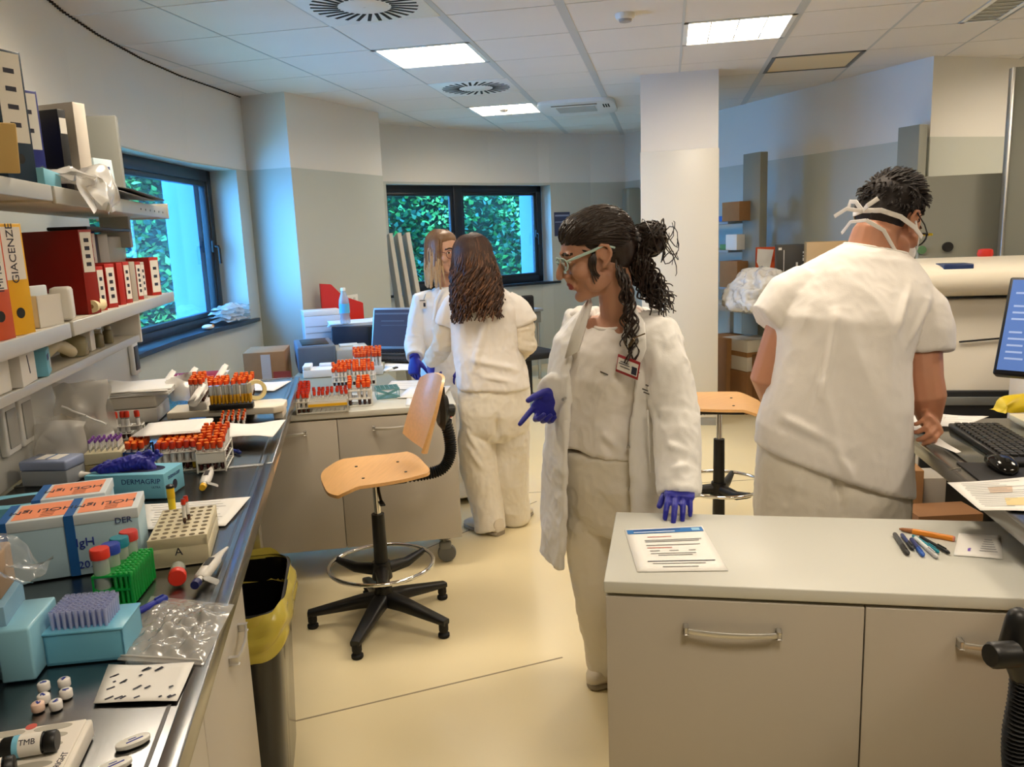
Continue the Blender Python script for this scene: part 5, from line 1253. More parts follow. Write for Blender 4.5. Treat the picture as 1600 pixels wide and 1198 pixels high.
b = MB(); b.cyl((c.x, c.y, .12), (c.x, c.y, c.z-.01), .02, n=14); ob('gas_column', b, BLACKP, t)
b = MB()
for k in range(5): a = 2*PI*k/5; b.tube([(c.x, c.y, .12), (c.x+.28*math.cos(a), c.y+.28*math.sin(a), .04)], [.03, .018], 8)
for k in range(5): a = 2*PI*k/5; b.cyl((c.x+.28*math.cos(a), c.y+.28*math.sin(a), 0), (c.x+.28*math.cos(a), c.y+.28*math.sin(a), .045), .024, n=12)
ob('star_base', b, BLACKP, t)
# right steel bench
RT = .90
RE = PZ(1412, 682, RT)+V((.024, 0, 0)); RF = PZ(1600, 880, RT)
RAZ = GAZ+.02
ex, ey = V((math.cos(RAZ), math.sin(RAZ), 0)), V((-math.sin(RAZ), math.cos(RAZ), 0))
def rb(x, y, z=RT): q = V((RE.x, RE.y, 0))+ex*x+ey*y; return V((q.x, q.y, z))
t = thing('lab_bench', 'steel-edged bench on the right carrying the keyboard and monitor', 'bench', rb(0, 0, 0), RAZ)
b = MB(); b.bx(0, .85, -1.9, .25, RT-.045, RT-.004, .003); b.bx(.0, .04, -1.9, .25, RT-.006, RT+.001, .001); b.bx(.06, .066, -1.9, .25, RT-.004, RT-.001); ob('worktop', b, STEEL, t)
b = MB(); b.bx(.06, .85, -.62, .245, RT-.004, RT, .001); ob('dark_inlay', b, mat('granite_dark', (74, 76, 70), .12, var=.2, vscale=60, coat=.4), t)
b = MB(); b.bx(.45, .85, -1.9, .24, .1, RT-.05); ob('carcass', b, LAMI, t)
b = MB(); b.bx(.03, .07, -1.6, -1.56, 0, RT-.045).bx(.03, .07, .18, .22, 0, RT-.045); ob('leg', b, ALU, t)
R0 = RT+.0012
def px(u, v, z=RT): return PZ(u, v, z)
# keyboard
c, an, w, d = rect((1556, 716), (1640, 706), (1560, 664), RT)
k0, k1, k2 = px(1548, 716), px(1484, 672), px(1536, 658)
d = k0-k1; an = math.atan2(d.y, d.x); wv = (k2-k1); 
t = thing('keyboard', 'black computer keyboard on the right bench before the monitor', 'keyboard', (*(k1+d*.62+V((-d.y, d.x, 0)).normalized()*.075)[:2], R0), an)
b = MB(); b.bx(-.22, .22, -.075, .075, 0, .018, .005); ob('base', b, BLACKP, t)
km = None
for i in range(16):
    for j in range(6):
        if km is None: b = MB(); b.box((0, 0, .003), (.0185, .0175, .008), bev=.002); km = b.mesh('key', mat('key_black', (30, 30, 32), .35))
        o = bpy.data.objects.new('key', km); COL.objects.link(o); o.parent = t; o.location = (-.19+.0235*i, -.055+.0215*j, .018)
q = px(1550, 738); t = thing('computer_mouse', 'glossy black computer mouse beside the keyboard', 'mouse', (q.x+.03, q.y+.01, R0+.003), an)
b = MB(); b.loft([(V((x, 0, z/2)), V((0, r, 0)), V((0, 0, z/2)), .8) for x, r, z in ((-.058, .012, .012), (-.045, .027, .03), (0, .031, .04), (.035, .028, .032), (.052, .02, .02), (.058, .008, .01))], 18); ob('mouse_body', b, mat('gloss_black', (10, 10, 11), .12), t)
b = MB(); b.cyl((.03, -.004, .032), (.03, .004, .032), .008, n=12); ob('scroll_wheel', b, RUBB, t)
q = px(1556, 742); t = thing('mouse_pad', 'thin black mouse pad under the glossy mouse', 'mouse pad', (q.x+.02, q.y, R0), an); b = MB(); b.bx(-.1, .11, -.08, .08, 0, .0028, .001); ob('pad', b, mat('pad_black', (26, 26, 28), .6), t)
for k, (px4, l, rows) in enumerate(((((1412, 672), (1465, 676), (1478, 652), (1420, 650)), 'printed sheet under the man’s right wrist on the bench', 3), (((1440, 666), (1500, 668), (1545, 652), (1470, 648)), 'printed list lying behind the man’s right hand', 6))):
    sheet('paper_sheet', l, 'sheet', px4, R0+.001+.001*k, rows, ink=GP)
t, g = sheet('report_sheet', 'printed report with two coloured pictures at the near edge of the right bench', 'sheet', ((1532, 798), (1620, 800), (1640, 744), (1480, 756)), R0+.002, 14, ink=GP)
strip(t, g, .35, .62, .55, .75, mat('photo_tan', (214, 190, 170), .6), 'picture'); strip(t, g, .5, .82, .15, .38, mat('photo_yellow', (226, 204, 150), .6), 'picture')
sheet('card', 'white card held under the man’s right hand', 'card', ((1440, 688), (1494, 708), (1502, 708), (1462, 682)), R0+.004, 0)
q = px(1492, 735); t = thing('paper_clip', 'silver paper clip on the dark bench top by the mouse pad', 'clip', (q.x, q.y, R0+.001), .3)
b = MB(); b.tube([(-.02, 0, .001), (.02, 0, .001), (.024, .004, .001), (.02, .008, .001), (-.015, .008, .001)], .0009, 6); ob('wire_loop', b, CHROME, t)
q = px(1590, 668); t = thing('wire_basket', 'pale card box edge behind the keyboard at the right frame edge', 'box', (q.x+.05, q.y+.02, R0), an); b = MB(); b.bx(-.08, .08, -.03, .03, 0, .02, .002); ob('box_body', b, BEIGE, t)
# monitor
mc = DY(1610, 520, 2.16)
t = thing('monitor', 'black computer monitor with a lit blue screen at the right edge', 'monitor', (1.71, 2.33, R0), -.80)
X = M.Translation((0, 0, .315)) @ M.Rotation(-.40, 4, 'X')
b = MB(); b.X = X; b.bx(-.25, .25, -.012, .03, -.155, .16, .006); sc_ = ob('bezel', b, BLACKP, t)
b = MB(); b.X = X; b.bx(-.24, .24, -.0135, -.011, -.14, .15); b.m(1)
for r_ in range(12):
    rnd = random.Random(r_)
    for c_ in range(6):
        if rnd.random() < .75: b.bx(-.225+.074*c_, -.225+.074*c_+.03+rnd.random()*.035, -.0142, -.0134, .125-.021*r_, .131-.021*r_)
ob('screen', b, [mat('screen_blue', (70, 96, 150), .2, emit=.55, ecol=(96, 130, 196)), mat('screen_pale', (150, 170, 210), .3, emit=.5)], sc_)
b = MB(); b.tube([(0, .03, .33), (0, .05, .2), (0, .06, .02)], .025, 10, flat=.6); b.prism([(-.11, -.07), (.11, -.07), (.11, .12), (-.11, .12)], 0, .014, .005); ob('stand', b, BLACKP, t)
t = thing('yellow_bag', 'crumpled yellow plastic bag behind the monitor base', 'plastic bag', (*(px(1584, 648))[:2], R0), .2)
crumple('bag_film', t, lambda i, j: V((-.07+.14*i, -.04+.08*j, .016+.045*math.sin(i*PI)**.6*math.sin(j*PI)**.6)), 18, 14, mat('bag_yellow', (214, 186, 30), .4), .03, 18, 71)
# big white analyser
AM = mat('analyser_cream', (222, 216, 204), .35); AD = mat('analyser_dark', (26, 28, 32), .35)
t = thing('analyser', 'large cream laboratory analyser with a rounded lid behind the man', 'analyser', V((1.72, 3.26, 0)), GAZ)
b = MB(); b.bx(-.05, 1.4, .02, .75, .25, 1.23, .03); ob('housing', b, AM, t)
b = MB(); b.loft([(V((-.16+x, .37, 1.305)), V((0, .42*k, 0)), V((0, 0, .072*k)), .55) for x, k in ((.0, .7), (.02, .93), (.07, 1), (1.45, 1), (1.52, .9))], 28); ob('rounded_lid', b, mat('analyser_lid', (230, 222, 206), .3), t)
b = MB(); b.bx(-.03, 1.38, .0, .02, .30, .86, .005); ob('black_front', b, AD, t)
b = MB(); b.bx(-.04, 1.4, -.006, .022, .80, .835, .003); ob('grey_rail', b, mat('rail_grey', (110, 112, 110), .4), t)
b = MB(); b.tube([(.1, .012, 1.06), (.4, .012, 1.085), (.7, .012, 1.09), (1.0, .012, 1.10)], .004, 6); ob('lid_cable', b, RUBB, t)
b = MB(); b.bx(.0, 1.3, .05, .7, .0, .25); ob('plinth', b, AD, t)
b = MB(); b.bx(.02, .13, -.012, .1, 1.33, 1.375, .004); ob('display', b, mat('display_navy', (34, 52, 96), .3), t)
t = thing('side_unit', 'cream side unit with a dark blue top between analyser and monitor', 'unit', V((2.02, 2.92, 0)), GAZ)
b = MB(); b.bx(-.1, .5, -.1, .2, 0, 1.02, .01); ob('unit_body', b, AM, t); b = MB(); b.bx(-.1, .5, -.1, .2, 1.021, 1.05, .004); ob('unit_top', b, mat('unit_navy', (40, 46, 66), .4), t)
# cartons under the right bench
for k, (x, y, w, d_, h, m, l) in enumerate(((1.552, 3.08, .075, .14, .60, CARD, 'open brown carton below the right bench, nearest the man'), (1.64, 3.10, .085, .14, .56, mat('carton_grey', (170, 164, 154), .7), 'white carton below the right bench beside the tall brown one'), (1.58, 2.88, .24, .14, .49, mat('carton_brown2', (132, 92, 56), .8), 'low brown carton in front of the other cartons below the right bench'))):
    carton('floor_carton', l, 'carton', (x, y, .001), RAZ+.1*k, w, d_, h, m)
# grey partition behind the analyser
GPM = mat('partition_grey', (136, 136, 124), .45)
t = thing('room_divider', 'wide grey panel standing behind the analyser and the man', 'partition', (0, 0, 0), GAZ)
a = DY(1446, 276, 4.45); b_ = DY(1568, 266, 4.25)
t.location = (a.x-.02, a.y, 0)
b = MB(); b.bx(0, .9, 0, .04, 0, a.z, .004); ob('panel_board', b, GPM, t)
for (u, v, m, r_) in ((1448, 391, mat('knob_green', (90, 130, 90), .5), .022), (1487, 386, BLACKP, .026)):
    q = DY(u, v, a.y-.10); Ri = (t.matrix_basis.inverted() @ q); b = MB(); b.cyl((Ri.x, -.001, Ri.z), (Ri.x, -.02, Ri.z), r_, n=18); ob('round_knob', b, m, t)
p = DY(1540, 388, 3.75); t = thing('red_button', 'small red knob standing on the analyser lid', 'knob', (p.x, p.y, 1.376), 0); b = MB(); b.lathe([(.03, 0), (.034, .01), (.03, .03), (.02, .034)], n=18); ob('knob_body', b, REDP, t)
t = thing('tall_panel', 'tall grey panel with a pale edge at the right edge of the room', 'panel', (0, 0, 0), GAZ)
a = DY(1582, 105, 4.2); t.location = (a.x, a.y, 0)
b = MB(); b.bx(.014, .7, 0, .04, 0, a.z, .004); ob('panel_board', b, mat('tall_panel_grey', (128, 130, 122), .4), t); b = MB(); b.bx(0, .014, -.01, .04, 0, a.z, .002); ob('pale_edge', b, ALU, t)
b = MB(); c = DY(1598, 355, 3.88)-a; b.box((.16, -.004, 1.56), (.04, .01, .09), bev=.003); ob('switch', b, WPLAS, t)
# wall uprights and shelving along the right wall
RA, RB_ = V((3.12, 6.12, 0)), V((1.45, 10.3, 0)); rdir = (RB_-RA).normalized(); rn_ = V((-rdir.y, rdir.x, 0)); raz = math.atan2(rdir.y, rdir.x)
if rn_.x > 0: rn_ = -rn_
def upright(u0, u1, vt, label, out):
    a = PL(RA+rn_*out, RB_+rn_*out, (u0+u1)/2, vt); w = (PL(RA+rn_*out, RB_+rn_*out, u0, vt)-PL(RA+rn_*out, RB_+rn_*out, u1, vt)).length
    t = thing('wall_upright', label, 'upright', (a.x, a.y, 0), raz, None)
    b = MB(); b.bx(-min(w, .3)/2, min(w, .3)/2, -.04, .04, 0, a.z, .003); ob('upright_panel', b, GPM, t); return a
upright(1167, 1194, 239, 'grey wall upright right of the white column, beside the shelves', .34)
upright(1410, 1443, 197, 'grey wall upright above the man’s head', .12)
upright(972, 993, 275, 'rounded grey upright beside the left edge of the white column', 2.4) if False else None
t = thing('wall_locker', 'small grey wall cabinet on the back wall left of the column', 'cabinet', (1.52, 9.95, 1.55), .2)
b = MB(); b.bx(-.09, .1, -.1, .1, 0, .5, .03); ob('cabinet_body', b, GPM, t); b = MB(); b.bx(-.5, .12, -.14, .1, -.06, -.02, .003); ob('cabinet_shelf', b, ALU, t)
# shelf rack right of the column
bk = (PL(RA+rn_*.3, RB_+rn_*.3, 1145, 450)); 
t = thing('metal_shelving', 'grey metal shelving between the column and the wall upright', 'shelving', (bk.x, bk.y, 0), raz)
for z, nm in ((.82, 'shelf_board'), (1.0, 'shelf_board'), (1.34, 'shelf_board'), (1.60, 'shelf_board')):
    b = MB(); b.bx(-.12, 1.1, -.17, .15, z-.025, z, .002); ob(nm, b, mat('shelf_bluegrey', (150, 164, 176), .4), t)
for x in (-.10, 1.08):
    b = MB(); b.bx(x-.015, x+.015, -.19, -.16, 0, 1.75); ob('post', b, ALU, t)
t.update_tag(); bpy.context.view_layer.update(); SM = t.matrix_basis
def onshelf(x, y, z): return SM @ V((x, y, z))
def item(name, label, cat, x, y, z, w, d_, h, m): return carton(name, label, cat, onshelf(x, y, z), raz, w, d_, h, m)
def sx(u, z, y=.1):
    a = SM @ V((0, y, 0)); b_ = SM @ V((1, y, 0)); q = PL(a, b_, u, 400); return (q-V((a.x, a.y, 0))).dot((b_-a).normalized())
item('open_carton', 'open brown carton on the topmost metal shelf by the column', 'carton', sx(1155, 1.6), .1, 1.601, .25, .2, .17, CARD)
item('blue_pack', 'blue and white pack beside the carton on the top metal shelf', 'pack', sx(1134, 1.6), .1, 1.601, .14, .12, .05, PB)
item('white_tub', 'round white tub on the second metal shelf by the column', 'tub', sx(1152, 1.34), .1, 1.341, .16, .14, .14, WPLAS)
item('green_pack', 'green and white pack left of the white tub on the second shelf', 'pack', sx(1134, 1.34), .08, 1.341, .1, .1, .05, mat('pack_green', (90, 140, 80), .5))
item('brown_carton', 'brown carton on the third metal shelf by the column', 'carton', sx(1152, 1.0), .1, 1.001, .26, .2, .24, CARD)
# work counter along the right wall
ca, cb_ = PL(RA+rn_*.75, RB_+rn_*.75, 1130, 480), PL(RA+rn_*.75, RB_+rn_*.75, 1300, 480)
cx = (ca+cb_)/2
t = thing('wall_counter', 'grey counter along the right wall carrying the wrapped machine and files', 'counter', (cx.x, cx.y, 0), raz)
L = (ca-cb_).length
b = MB(); b.bx(-L/2-.5, L/2+.2, -.5, .12, .84, .90, .004) if True else None; ob('countertop', b, mat('counter_grey', (170, 168, 160), .4), t)
for x in (-L/2-.3, 0, L/2): b = MB(); b.bx(x-.02, x+.02, -.1, -.06, 0, .84); ob('leg', b, ALU, t)
t.update_tag(); bpy.context.view_layer.update(); CMx = t.matrix_basis
def oc(u, v, z=.90): return PZ(u, v, z)
q = oc(1190, 488); t = thing('wrapped_machine', 'small machine under a crumpled clear plastic cover on the counter', 'machine', (q.x+.02, q.y+.12, .901), raz)
b = MB(); b.loft([(V((0, 0, z)), V((.2*k, 0, 0)), V((0, .15*k, 0)), .6) for z, k in ((0, 1), (.12, .95), (.22, .72), (.27, .4), (.28, .1))], 24); ob('machine_body', b, mat('machine_beige', (186, 176, 150), .5), t)
b = MB(); b.loft([(V((ns((0, 0, z), 9, 2)*.02, 0, z)), V((.25*k, 0, 0)), V((0, .2*k, 0)), .7) for z, k in ((.045, 1.06), (.07, 1.02), (.14, .98), (.24, .76), (.29, .42), (.30, .1))], 30); 
me = rmesh(b, .011, 1, .5, 'cover', [MILKY]); wrinkle(me, .035, 10, 5); wrinkle(me, .015, 24, 6); ob('plastic_cover', me, None, t)
# boxes and file on the shelf behind the counter
sh = oc(1250, 440, 1.0)
t = thing('counter_shelf', 'blue-grey raised shelf behind the counter carrying the orange file', 'shelf', (*(PL(RA+rn_*.55, RB_+rn_*.55, 1250, 420))[:2], 0), raz)
b = MB(); b.bx(-.8, .5, -.15, .15, 1.03, 1.05, .003); ob('shelf_board', b, mat('shelf_bluegrey', (150, 164, 176), .4), t)
for x in (-.7, .45): b = MB(); b.bx(x-.015, x+.015, -.015, .015, .90, 1.03); ob('post', b, ALU, t)
def wallpt(u, out): return PL(RA+rn_*out, RB_+rn_*out, u, 400)
q = wallpt(1197, .58); t = thing('magazine_file', 'orange magazine file with a white sheet showing, left of the grey box', 'magazine file', (q.x, q.y, 1.051), -.3)
b = MB(); w = .085; b.bx(-w, w, -.05, -.046, 0, .2).bx(-w, w, .046, .05, 0, .32).bx(-w, -w+.004, -.05, .05, 0, .3).bx(w-.004, w, -.05, .05, 0, .3).bx(-w, w, -.05, .05, 0, .004); ob('file_shell', b, mat('file_orange', (216, 84, 30), .42), t)
b = MB(); b.prism([(-.07, .31), (-.075, .2), (-.03, .1), (.02, .09), (.06, .3)], -.048, -.044); b.bm.transform(M.Rotation(PI/2, 4, 'X') @ M.Translation((0, 0, .096))); ob('white_sheet', b, PAPER, t)
q = wallpt(1238, .54); t = carton('printed_carton', 'dark grey printed carton with white bars beside the orange file', 'carton', (q.x, q.y, 1.051), -.25, .26, .2, .34, mat('carton_charcoal', (66, 64, 62), .5))
for x0, x1, z0, z1 in ((-.075, -.07, .1, .3), (.02, .035, .12, .2), (.07, .115, .27, .285), (.07, .115, .245, .255), (.07, .115, .21, .235), (-.115, -.09, .3, .32)): b = MB(); b.bx(x0, x1, -.1012, -.1, z0, z1); ob('print', b, LABW, t)
q = wallpt(1290, .50); carton('tan_carton', 'plain tan carton right of the dark printed carton', 'carton', (q.x, q.y, 1.051), -.25, .3, .2, .36, mat('carton_tan', (196, 164, 118), .7))
# cartons on the floor right of the column
fl_ = [(1158, 655, .36, .3, .52, 'tall brown carton on the floor right of the column', CARD), (1176, 652, .3, .28, .30, 'brown carton at the foot of the carton pile behind the second stool', mat('carton_brown3', (140, 100, 64), .8))]
q0 = wallpt(1140, .8); q1 = wallpt(1172, .75)
for (q, w, d_, h, l, m) in ((q0, .34, .3, .62, 'tall brown carton on the floor right of the column', CARD), (q1, .36, .32, .36, 'wide brown carton at the foot of the pile behind the second stool', mat('carton_brown3', (140, 100, 64), .8)), (wallpt(1196, .7), .3, .3, .5, 'narrow brown carton partly hidden by the man’s arm', mat('carton_brown4', (120, 84, 52), .8))):
    carton('floor_carton', l, 'carton', (q.x, q.y, .001), raz, w, d_, h, m)
q = q1; t = carton('striped_carton', 'white carton with a brown band lying on the wide brown carton', 'carton', (q.x, q.y, .362), raz, .34, .3, .26, mat('carton_white', (206, 200, 190), .7))
b = MB(); b.bx(-.172, .172, -.152, .152, .12, .16); ob('brown_band', b, CARD, t)
# table, chair and poster at the back wall
t = thing('side_table', 'grey table with a drawer under the back window', 'table', (.06, 8.75, 0), .55)
b = MB(); b.bx(-.5, .24, -.2, .3, .74, .77, .003); ob('tabletop', b, mat('table_grey', (150, 156, 162), .4), t); b = MB(); b.bx(-.1, .22, -.18, .28, .62, .735, .004); dr = ob('drawer', b, mat('drawer_grey', (140, 138, 130), .5), t); b = MB(); b.bx(.04, .12, -.19, -.18, .66, .69); ob('drawer_slot', b, BLACKP, dr)
for x, y in ((-.46, -.15), (.2, -.15), (.2, .26), (-.46, .26)): b = MB(); b.cyl((x, y, 0), (x, y, .74), .018, n=10); ob('leg', b, ALU, t)
t = thing('poster', 'small dark blue poster on the back wall right of the window', 'poster', (0, 0, 0), 0)
wa, wb = V((.54, 9.79, 0)), V((1.04, 10.06, 0)); c = PL(wa, wb, 878, 350); dd = (wb-wa).normalized(); t.location = c; t.rotation_euler = (0, 0, math.atan2(dd.y, dd.x))
b = MB(); b.bx(-.11, .11, -.008, -.005, -.14, .14); ob('sheet', b, mat('poster_blue', (58, 66, 96), .6), t); b = MB(); b.bx(-.1, .1, -.0095, -.008, .09, .11).bx(-.1, .06, -.0095, -.008, .02, .03); ob('print_line', b, mat('poster_pale', (140, 150, 180), .6), t)
# ================================================================= WOODEN LAB STOOLS WITH BACKRESTS
def stool(label, loc, seat_rz, base_rz, sz=.66, ring=.285, group=None):
    t = thing('lab_stool', label, 'chair', loc, base_rz, group); Q = M.Rotation(seat_rz-base_rz, 4, 'Z')
    b = MB(); b.X = Q
    def seat(i, j, dz=0):   # i across, j front(0)->back(1)
        x = (i-.5)*.42; y = (j-.5)*.41
        k = 1-.28*max(0, (j-.45))**1.4*1.2 - .06*max(0, .12-j)*8
        e = 1-abs(2*i-1)**4*.0
        z = .010*(abs(2*i-1)**2.2) - .038*max(0, .22-j)**1.25*5 + .016*max(0, j-.75)*1.2
        r_ = abs(2*i-1)
        y2 = y*(1-.16*r_**4)
        return V((x*k, y2, sz+z+dz))
    n = 22
    top = [[b.v(seat(i/n, j/n)) for j in range(n+1)] for i in range(n+1)]; bot = [[b.v(seat(i/n, j/n, -.013)) for j in range(n+1)] for i in range(n+1)]
    for i in range(n):
        for j in range(n):
            b.f([top[i][j], top[i+1][j], top[i+1][j+1], top[i][j+1]], True); b.f([bot[i][j+1], bot[i+1][j+1], bot[i+1][j], bot[i][j]], True)
    for k in range(n):
        b.f([top[k][0], bot[k][0], bot[k+1][0], top[k+1][0]]); b.f([top[k+1][n], bot[k+1][n], bot[k][n], top[k][n]])
        b.f([top[0][k+1], bot[0][k+1], bot[0][k], top[0][k]]); b.f([top[n][k], bot[n][k], bot[n][k+1], top[n][k+1]])
    s = ob('seat', b, WOOD, t)
    for x, y in ((-.09, -.06), (.09, -.06), (-.08, .11), (.08, .11)):
        b = MB(); b.X = Q; b.cyl((x, y, sz+.0), (x, y, sz+.004), .006, n=8); ob('screw', b, BLACKP, s)
    # backrest: curved ply shell, edge-rounded
    b = MB(); b.X = Q
    def back(i, j, dy=0):
        u = 2*i-1; hh = .15; w = .185*(1-.0*j)
        x = u*w; zc = sz+.215; v = 2*j-1
        ed = (1-abs(u)**3*.22)
        y = .245+.055*0+.04*v*.6 - .045*u*u + dy
        return V((x*(1-.10*max(0, v)**2-.06*max(0, -v)**3), y+.02*v, zc+v*hh*ed))
    n = 18
    fr = [[b.v(back(i/n, j/n)) for j in range(n+1)] for i in range(n+1)]; bk_ = [[b.v(back(i/n, j/n, .012)) for j in range(n+1)] for i in range(n+1)]
    for i in range(n):
        for j in range(n):
            b.f([fr[i][j+1], fr[i+1][j+1], fr[i+1][j], fr[i][j]], True); b.f([bk_[i][j], bk_[i+1][j], bk_[i+1][j+1], bk_[i][j+1]], True)
    for k in range(n):
        b.f([fr[k][0], fr[k+1][0], bk_[k+1][0], bk_[k][0]]); b.f([fr[k+1][n], fr[k][n], bk_[k][n], bk_[k+1][n]])
        b.f([fr[0][k], bk_[0][k], bk_[0][k+1], fr[0][k+1]]); b.f([fr[n][k+1], bk_[n][k+1], bk_[n][k], fr[n][k]])
    br = ob('backrest', b, WOOD, t)
    b = MB(); b.X = Q; b.bx(.10, .125, .272, .276, sz+.30, sz+.335); ob('maker_plate', b, mat('plate_grey', (60, 62, 64), .4), br)
    b = MB(); b.X = Q; b.loft([(V((0, .272, sz+.215)), V((.045, 0, 0)), V((0, 0, .06))), (V((0, .292, sz+.215)), V((.052, 0, 0)), V((0, 0, .085))), (V((0, .315, sz+.225)), V((.032, 0, 0)), V((0, 0, .05)))], 20); bx_ = ob('back_bracket', b, BLACKP, t)
    b = MB(); b.X = Q; b.lathe([(.015, 0), (.026, .006), (.026, .028), (.018, .034)], o=(.0, .31, sz+.215), axis=(0, 1, -.1), n=14); ob('adjusting_knob', b, BLACKP, bx_)
    pts = [Q @ V(p) for p in ((0, .295, sz+.2), (0, .315, sz+.11), (0, .315, sz+.03), (0, .275, sz-.03), (0, .18, sz-.042), (0, .04, sz-.035))]
    corr(t, pts, .023)
    b = MB(); b.X = Q; b.box((0, 0, sz-.028), (.20, .22, .022), bev=.004); ob('seat_plate', b, BLACKP, t)
    b = MB(); b.X = Q; b.tube([(.05, 0, sz-.035), (.13, -.01, sz-.05), (.17, -.01, sz-.075)], .006, 8); b.box((.18, -.01, sz-.08), (.05, .02, .008), bev=.002); ob('height_lever', b, BLACKP, t)
    b = MB(); b.cyl((0, 0, sz-.2), (0, 0, sz-.03), .014, n=16); b.cyl((0, 0, sz-.045), (0, 0, sz-.02), .022, n=16); ob('gas_piston', b, CHROME, t)
    b = MB(); b.cyl((0, 0, .12), (0, 0, sz-.18), .030, .026, n=18); b.cyl((0, 0, .09), (0, 0, .16), .042, .036, n=18); ob('column', b, BLACKP, t)
    b = MB(); rr_ = .212; b.tube([(rr_*math.cos(a), rr_*math.sin(a), ring) for a in [2*PI*k/48 for k in range(48)]]+[(rr_, 0, ring)], .0085, 10, cap=False); ob('foot_ring', b, CHROME, t)
    b = MB(); b.cyl((0, 0, ring-.06), (0, 0, ring+.01), .042, .036, n=18)
    for k in range(3):
        a = 2*PI*k/3+.4; c, s_ = math.cos(a), math.sin(a)
        b.tube([(c*.03, s_*.03, ring-.025), (c*.12, s_*.12, ring-.028), (c*.19, s_*.19, ring-.008), (c*.21, s_*.21, ring)], [.028, .022, .015, .012], 8)
    ob('ring_bracket', b, BLACKP, t)
    for k in range(5):
        a = 2*PI*k/5; c, s_ = math.cos(a), math.sin(a); X = M.Rotation(a, 4, 'Z')
        b = MB(); b.X = X; b.loft([(V((x, 0, z)), V((0, w, 0)), V((0, 0, h)), .5) for x, w, z, h in ((.02, .034, .105, .03), (.10, .031, .098, .024), (.285, .021, .068, .014), (.312, .019, .064, .012))], 14)
        l = ob('leg', b, BLACKP, t)
        b = MB(); b.X = X; b.lathe([(.020, 0), (.023, .004), (.023, .014), (.015, .02), (.019, .03), (.019, .06)], o=(.296, 0, 0), n=16); ob('foot_glide', b, RUBB, l)
    return t
sc0 = PZ(597, 925, 0)
feet = [PZ(485, 973, 0), PZ(555, 1022, 0), PZ(695, 988, 0), PZ(693, 928, 0)]
cen = V((-.585, 3.14, 0)); a0 = math.atan2(feet[1].y-cen.y, feet[1].x-cen.x)
# the seat's open edge points left toward the bench, the backrest stands on the right
stool('wooden stool with a curved ply backrest in the middle of the floor', cen+V((.02, 0, 0)), R(-71), a0, .65, .255)
c2 = V((.985, 3.78, 0)); stool('wooden stool with only its seat and foot ring showing between the standing people', c2, R(78), .6, .735, .33)
# dark swivel chair at the back, mostly hidden
t = thing('office_chair', 'black office chair at the back behind the long-haired person', 'chair', (.16, 7.3, 0), .5)
b = MB(); b.cyl((0, 0, .08), (0, 0, .45), .028, n=12); ob('column', b, BLACKP, t)
b = MB(); b.box((0, 0, .49), (.44, .44, .06), bev=.02); ob('seat', b, mat('chair_fabric', (30, 30, 32), .85), t)
b = MB(); b.box((0, .22, .78), (.40, .05, .44), bev=.02); ob('backrest', b, mat('chair_fabric', (30, 30, 32), .85), t)
for k in range(5):
    a = 2*PI*k/5+.2; X = M.Rotation(a, 4, 'Z'); b = MB(); b.X = X; b.tube([(.02, 0, .1), (.27, 0, .065)], [.028, .018], 8); l = ob('leg', b, BLACKP, t)
    b = MB(); b.X = X; b.cyl((.27, -.018, .026), (.27, .018, .026), .026, n=14); ob('caster', b, mat('caster_grey2', (90, 90, 92), .5), l)
# ================================================================= PEOPLE
def skinmat(name, rgb): return mat(name, rgb, .48, var=.05, vscale=30, sub=.12, bump=.04, scale=220)
SKIN_A = skinmat('skin_olive', (186, 138, 114)); SKIN_B = skinmat('skin_tan', (190, 134, 104)); SKIN_C = skinmat('skin_fair', (206, 160, 134)); SKIN_D = skinmat('skin_light', (206, 156, 128))
LIP = mat('lip_rose', (150, 74, 70), .4); BROW = mat('brow_dark', (46, 32, 24), .7); EYEW = mat('eye_white', (214, 208, 202), .3); IRIS = mat('iris_dark', (34, 24, 18), .2)
COTTON = mat('white_cotton', (236, 231, 226), .85, bump=.10, scale=350, sheen=.15)
COATM = mat('lab_coat_white', (236, 234, 231), .75, bump=.10, scale=300, sheen=.1)
TROUS = mat('white_trousers', (232, 226, 214), .85, bump=.12, scale=260, sheen=.1)
SHOE = mat('white_clog', (216, 206, 188), .5)
SOLE = mat('shoe_sole', (150, 140, 124), .6)
def headmat(fwd, up=V((0, 0, 1))):
    y = V(fwd).normalized(); x = y.cross(V(up)).normalized(); z = x.cross(y); return M((x, y, z)).transposed()
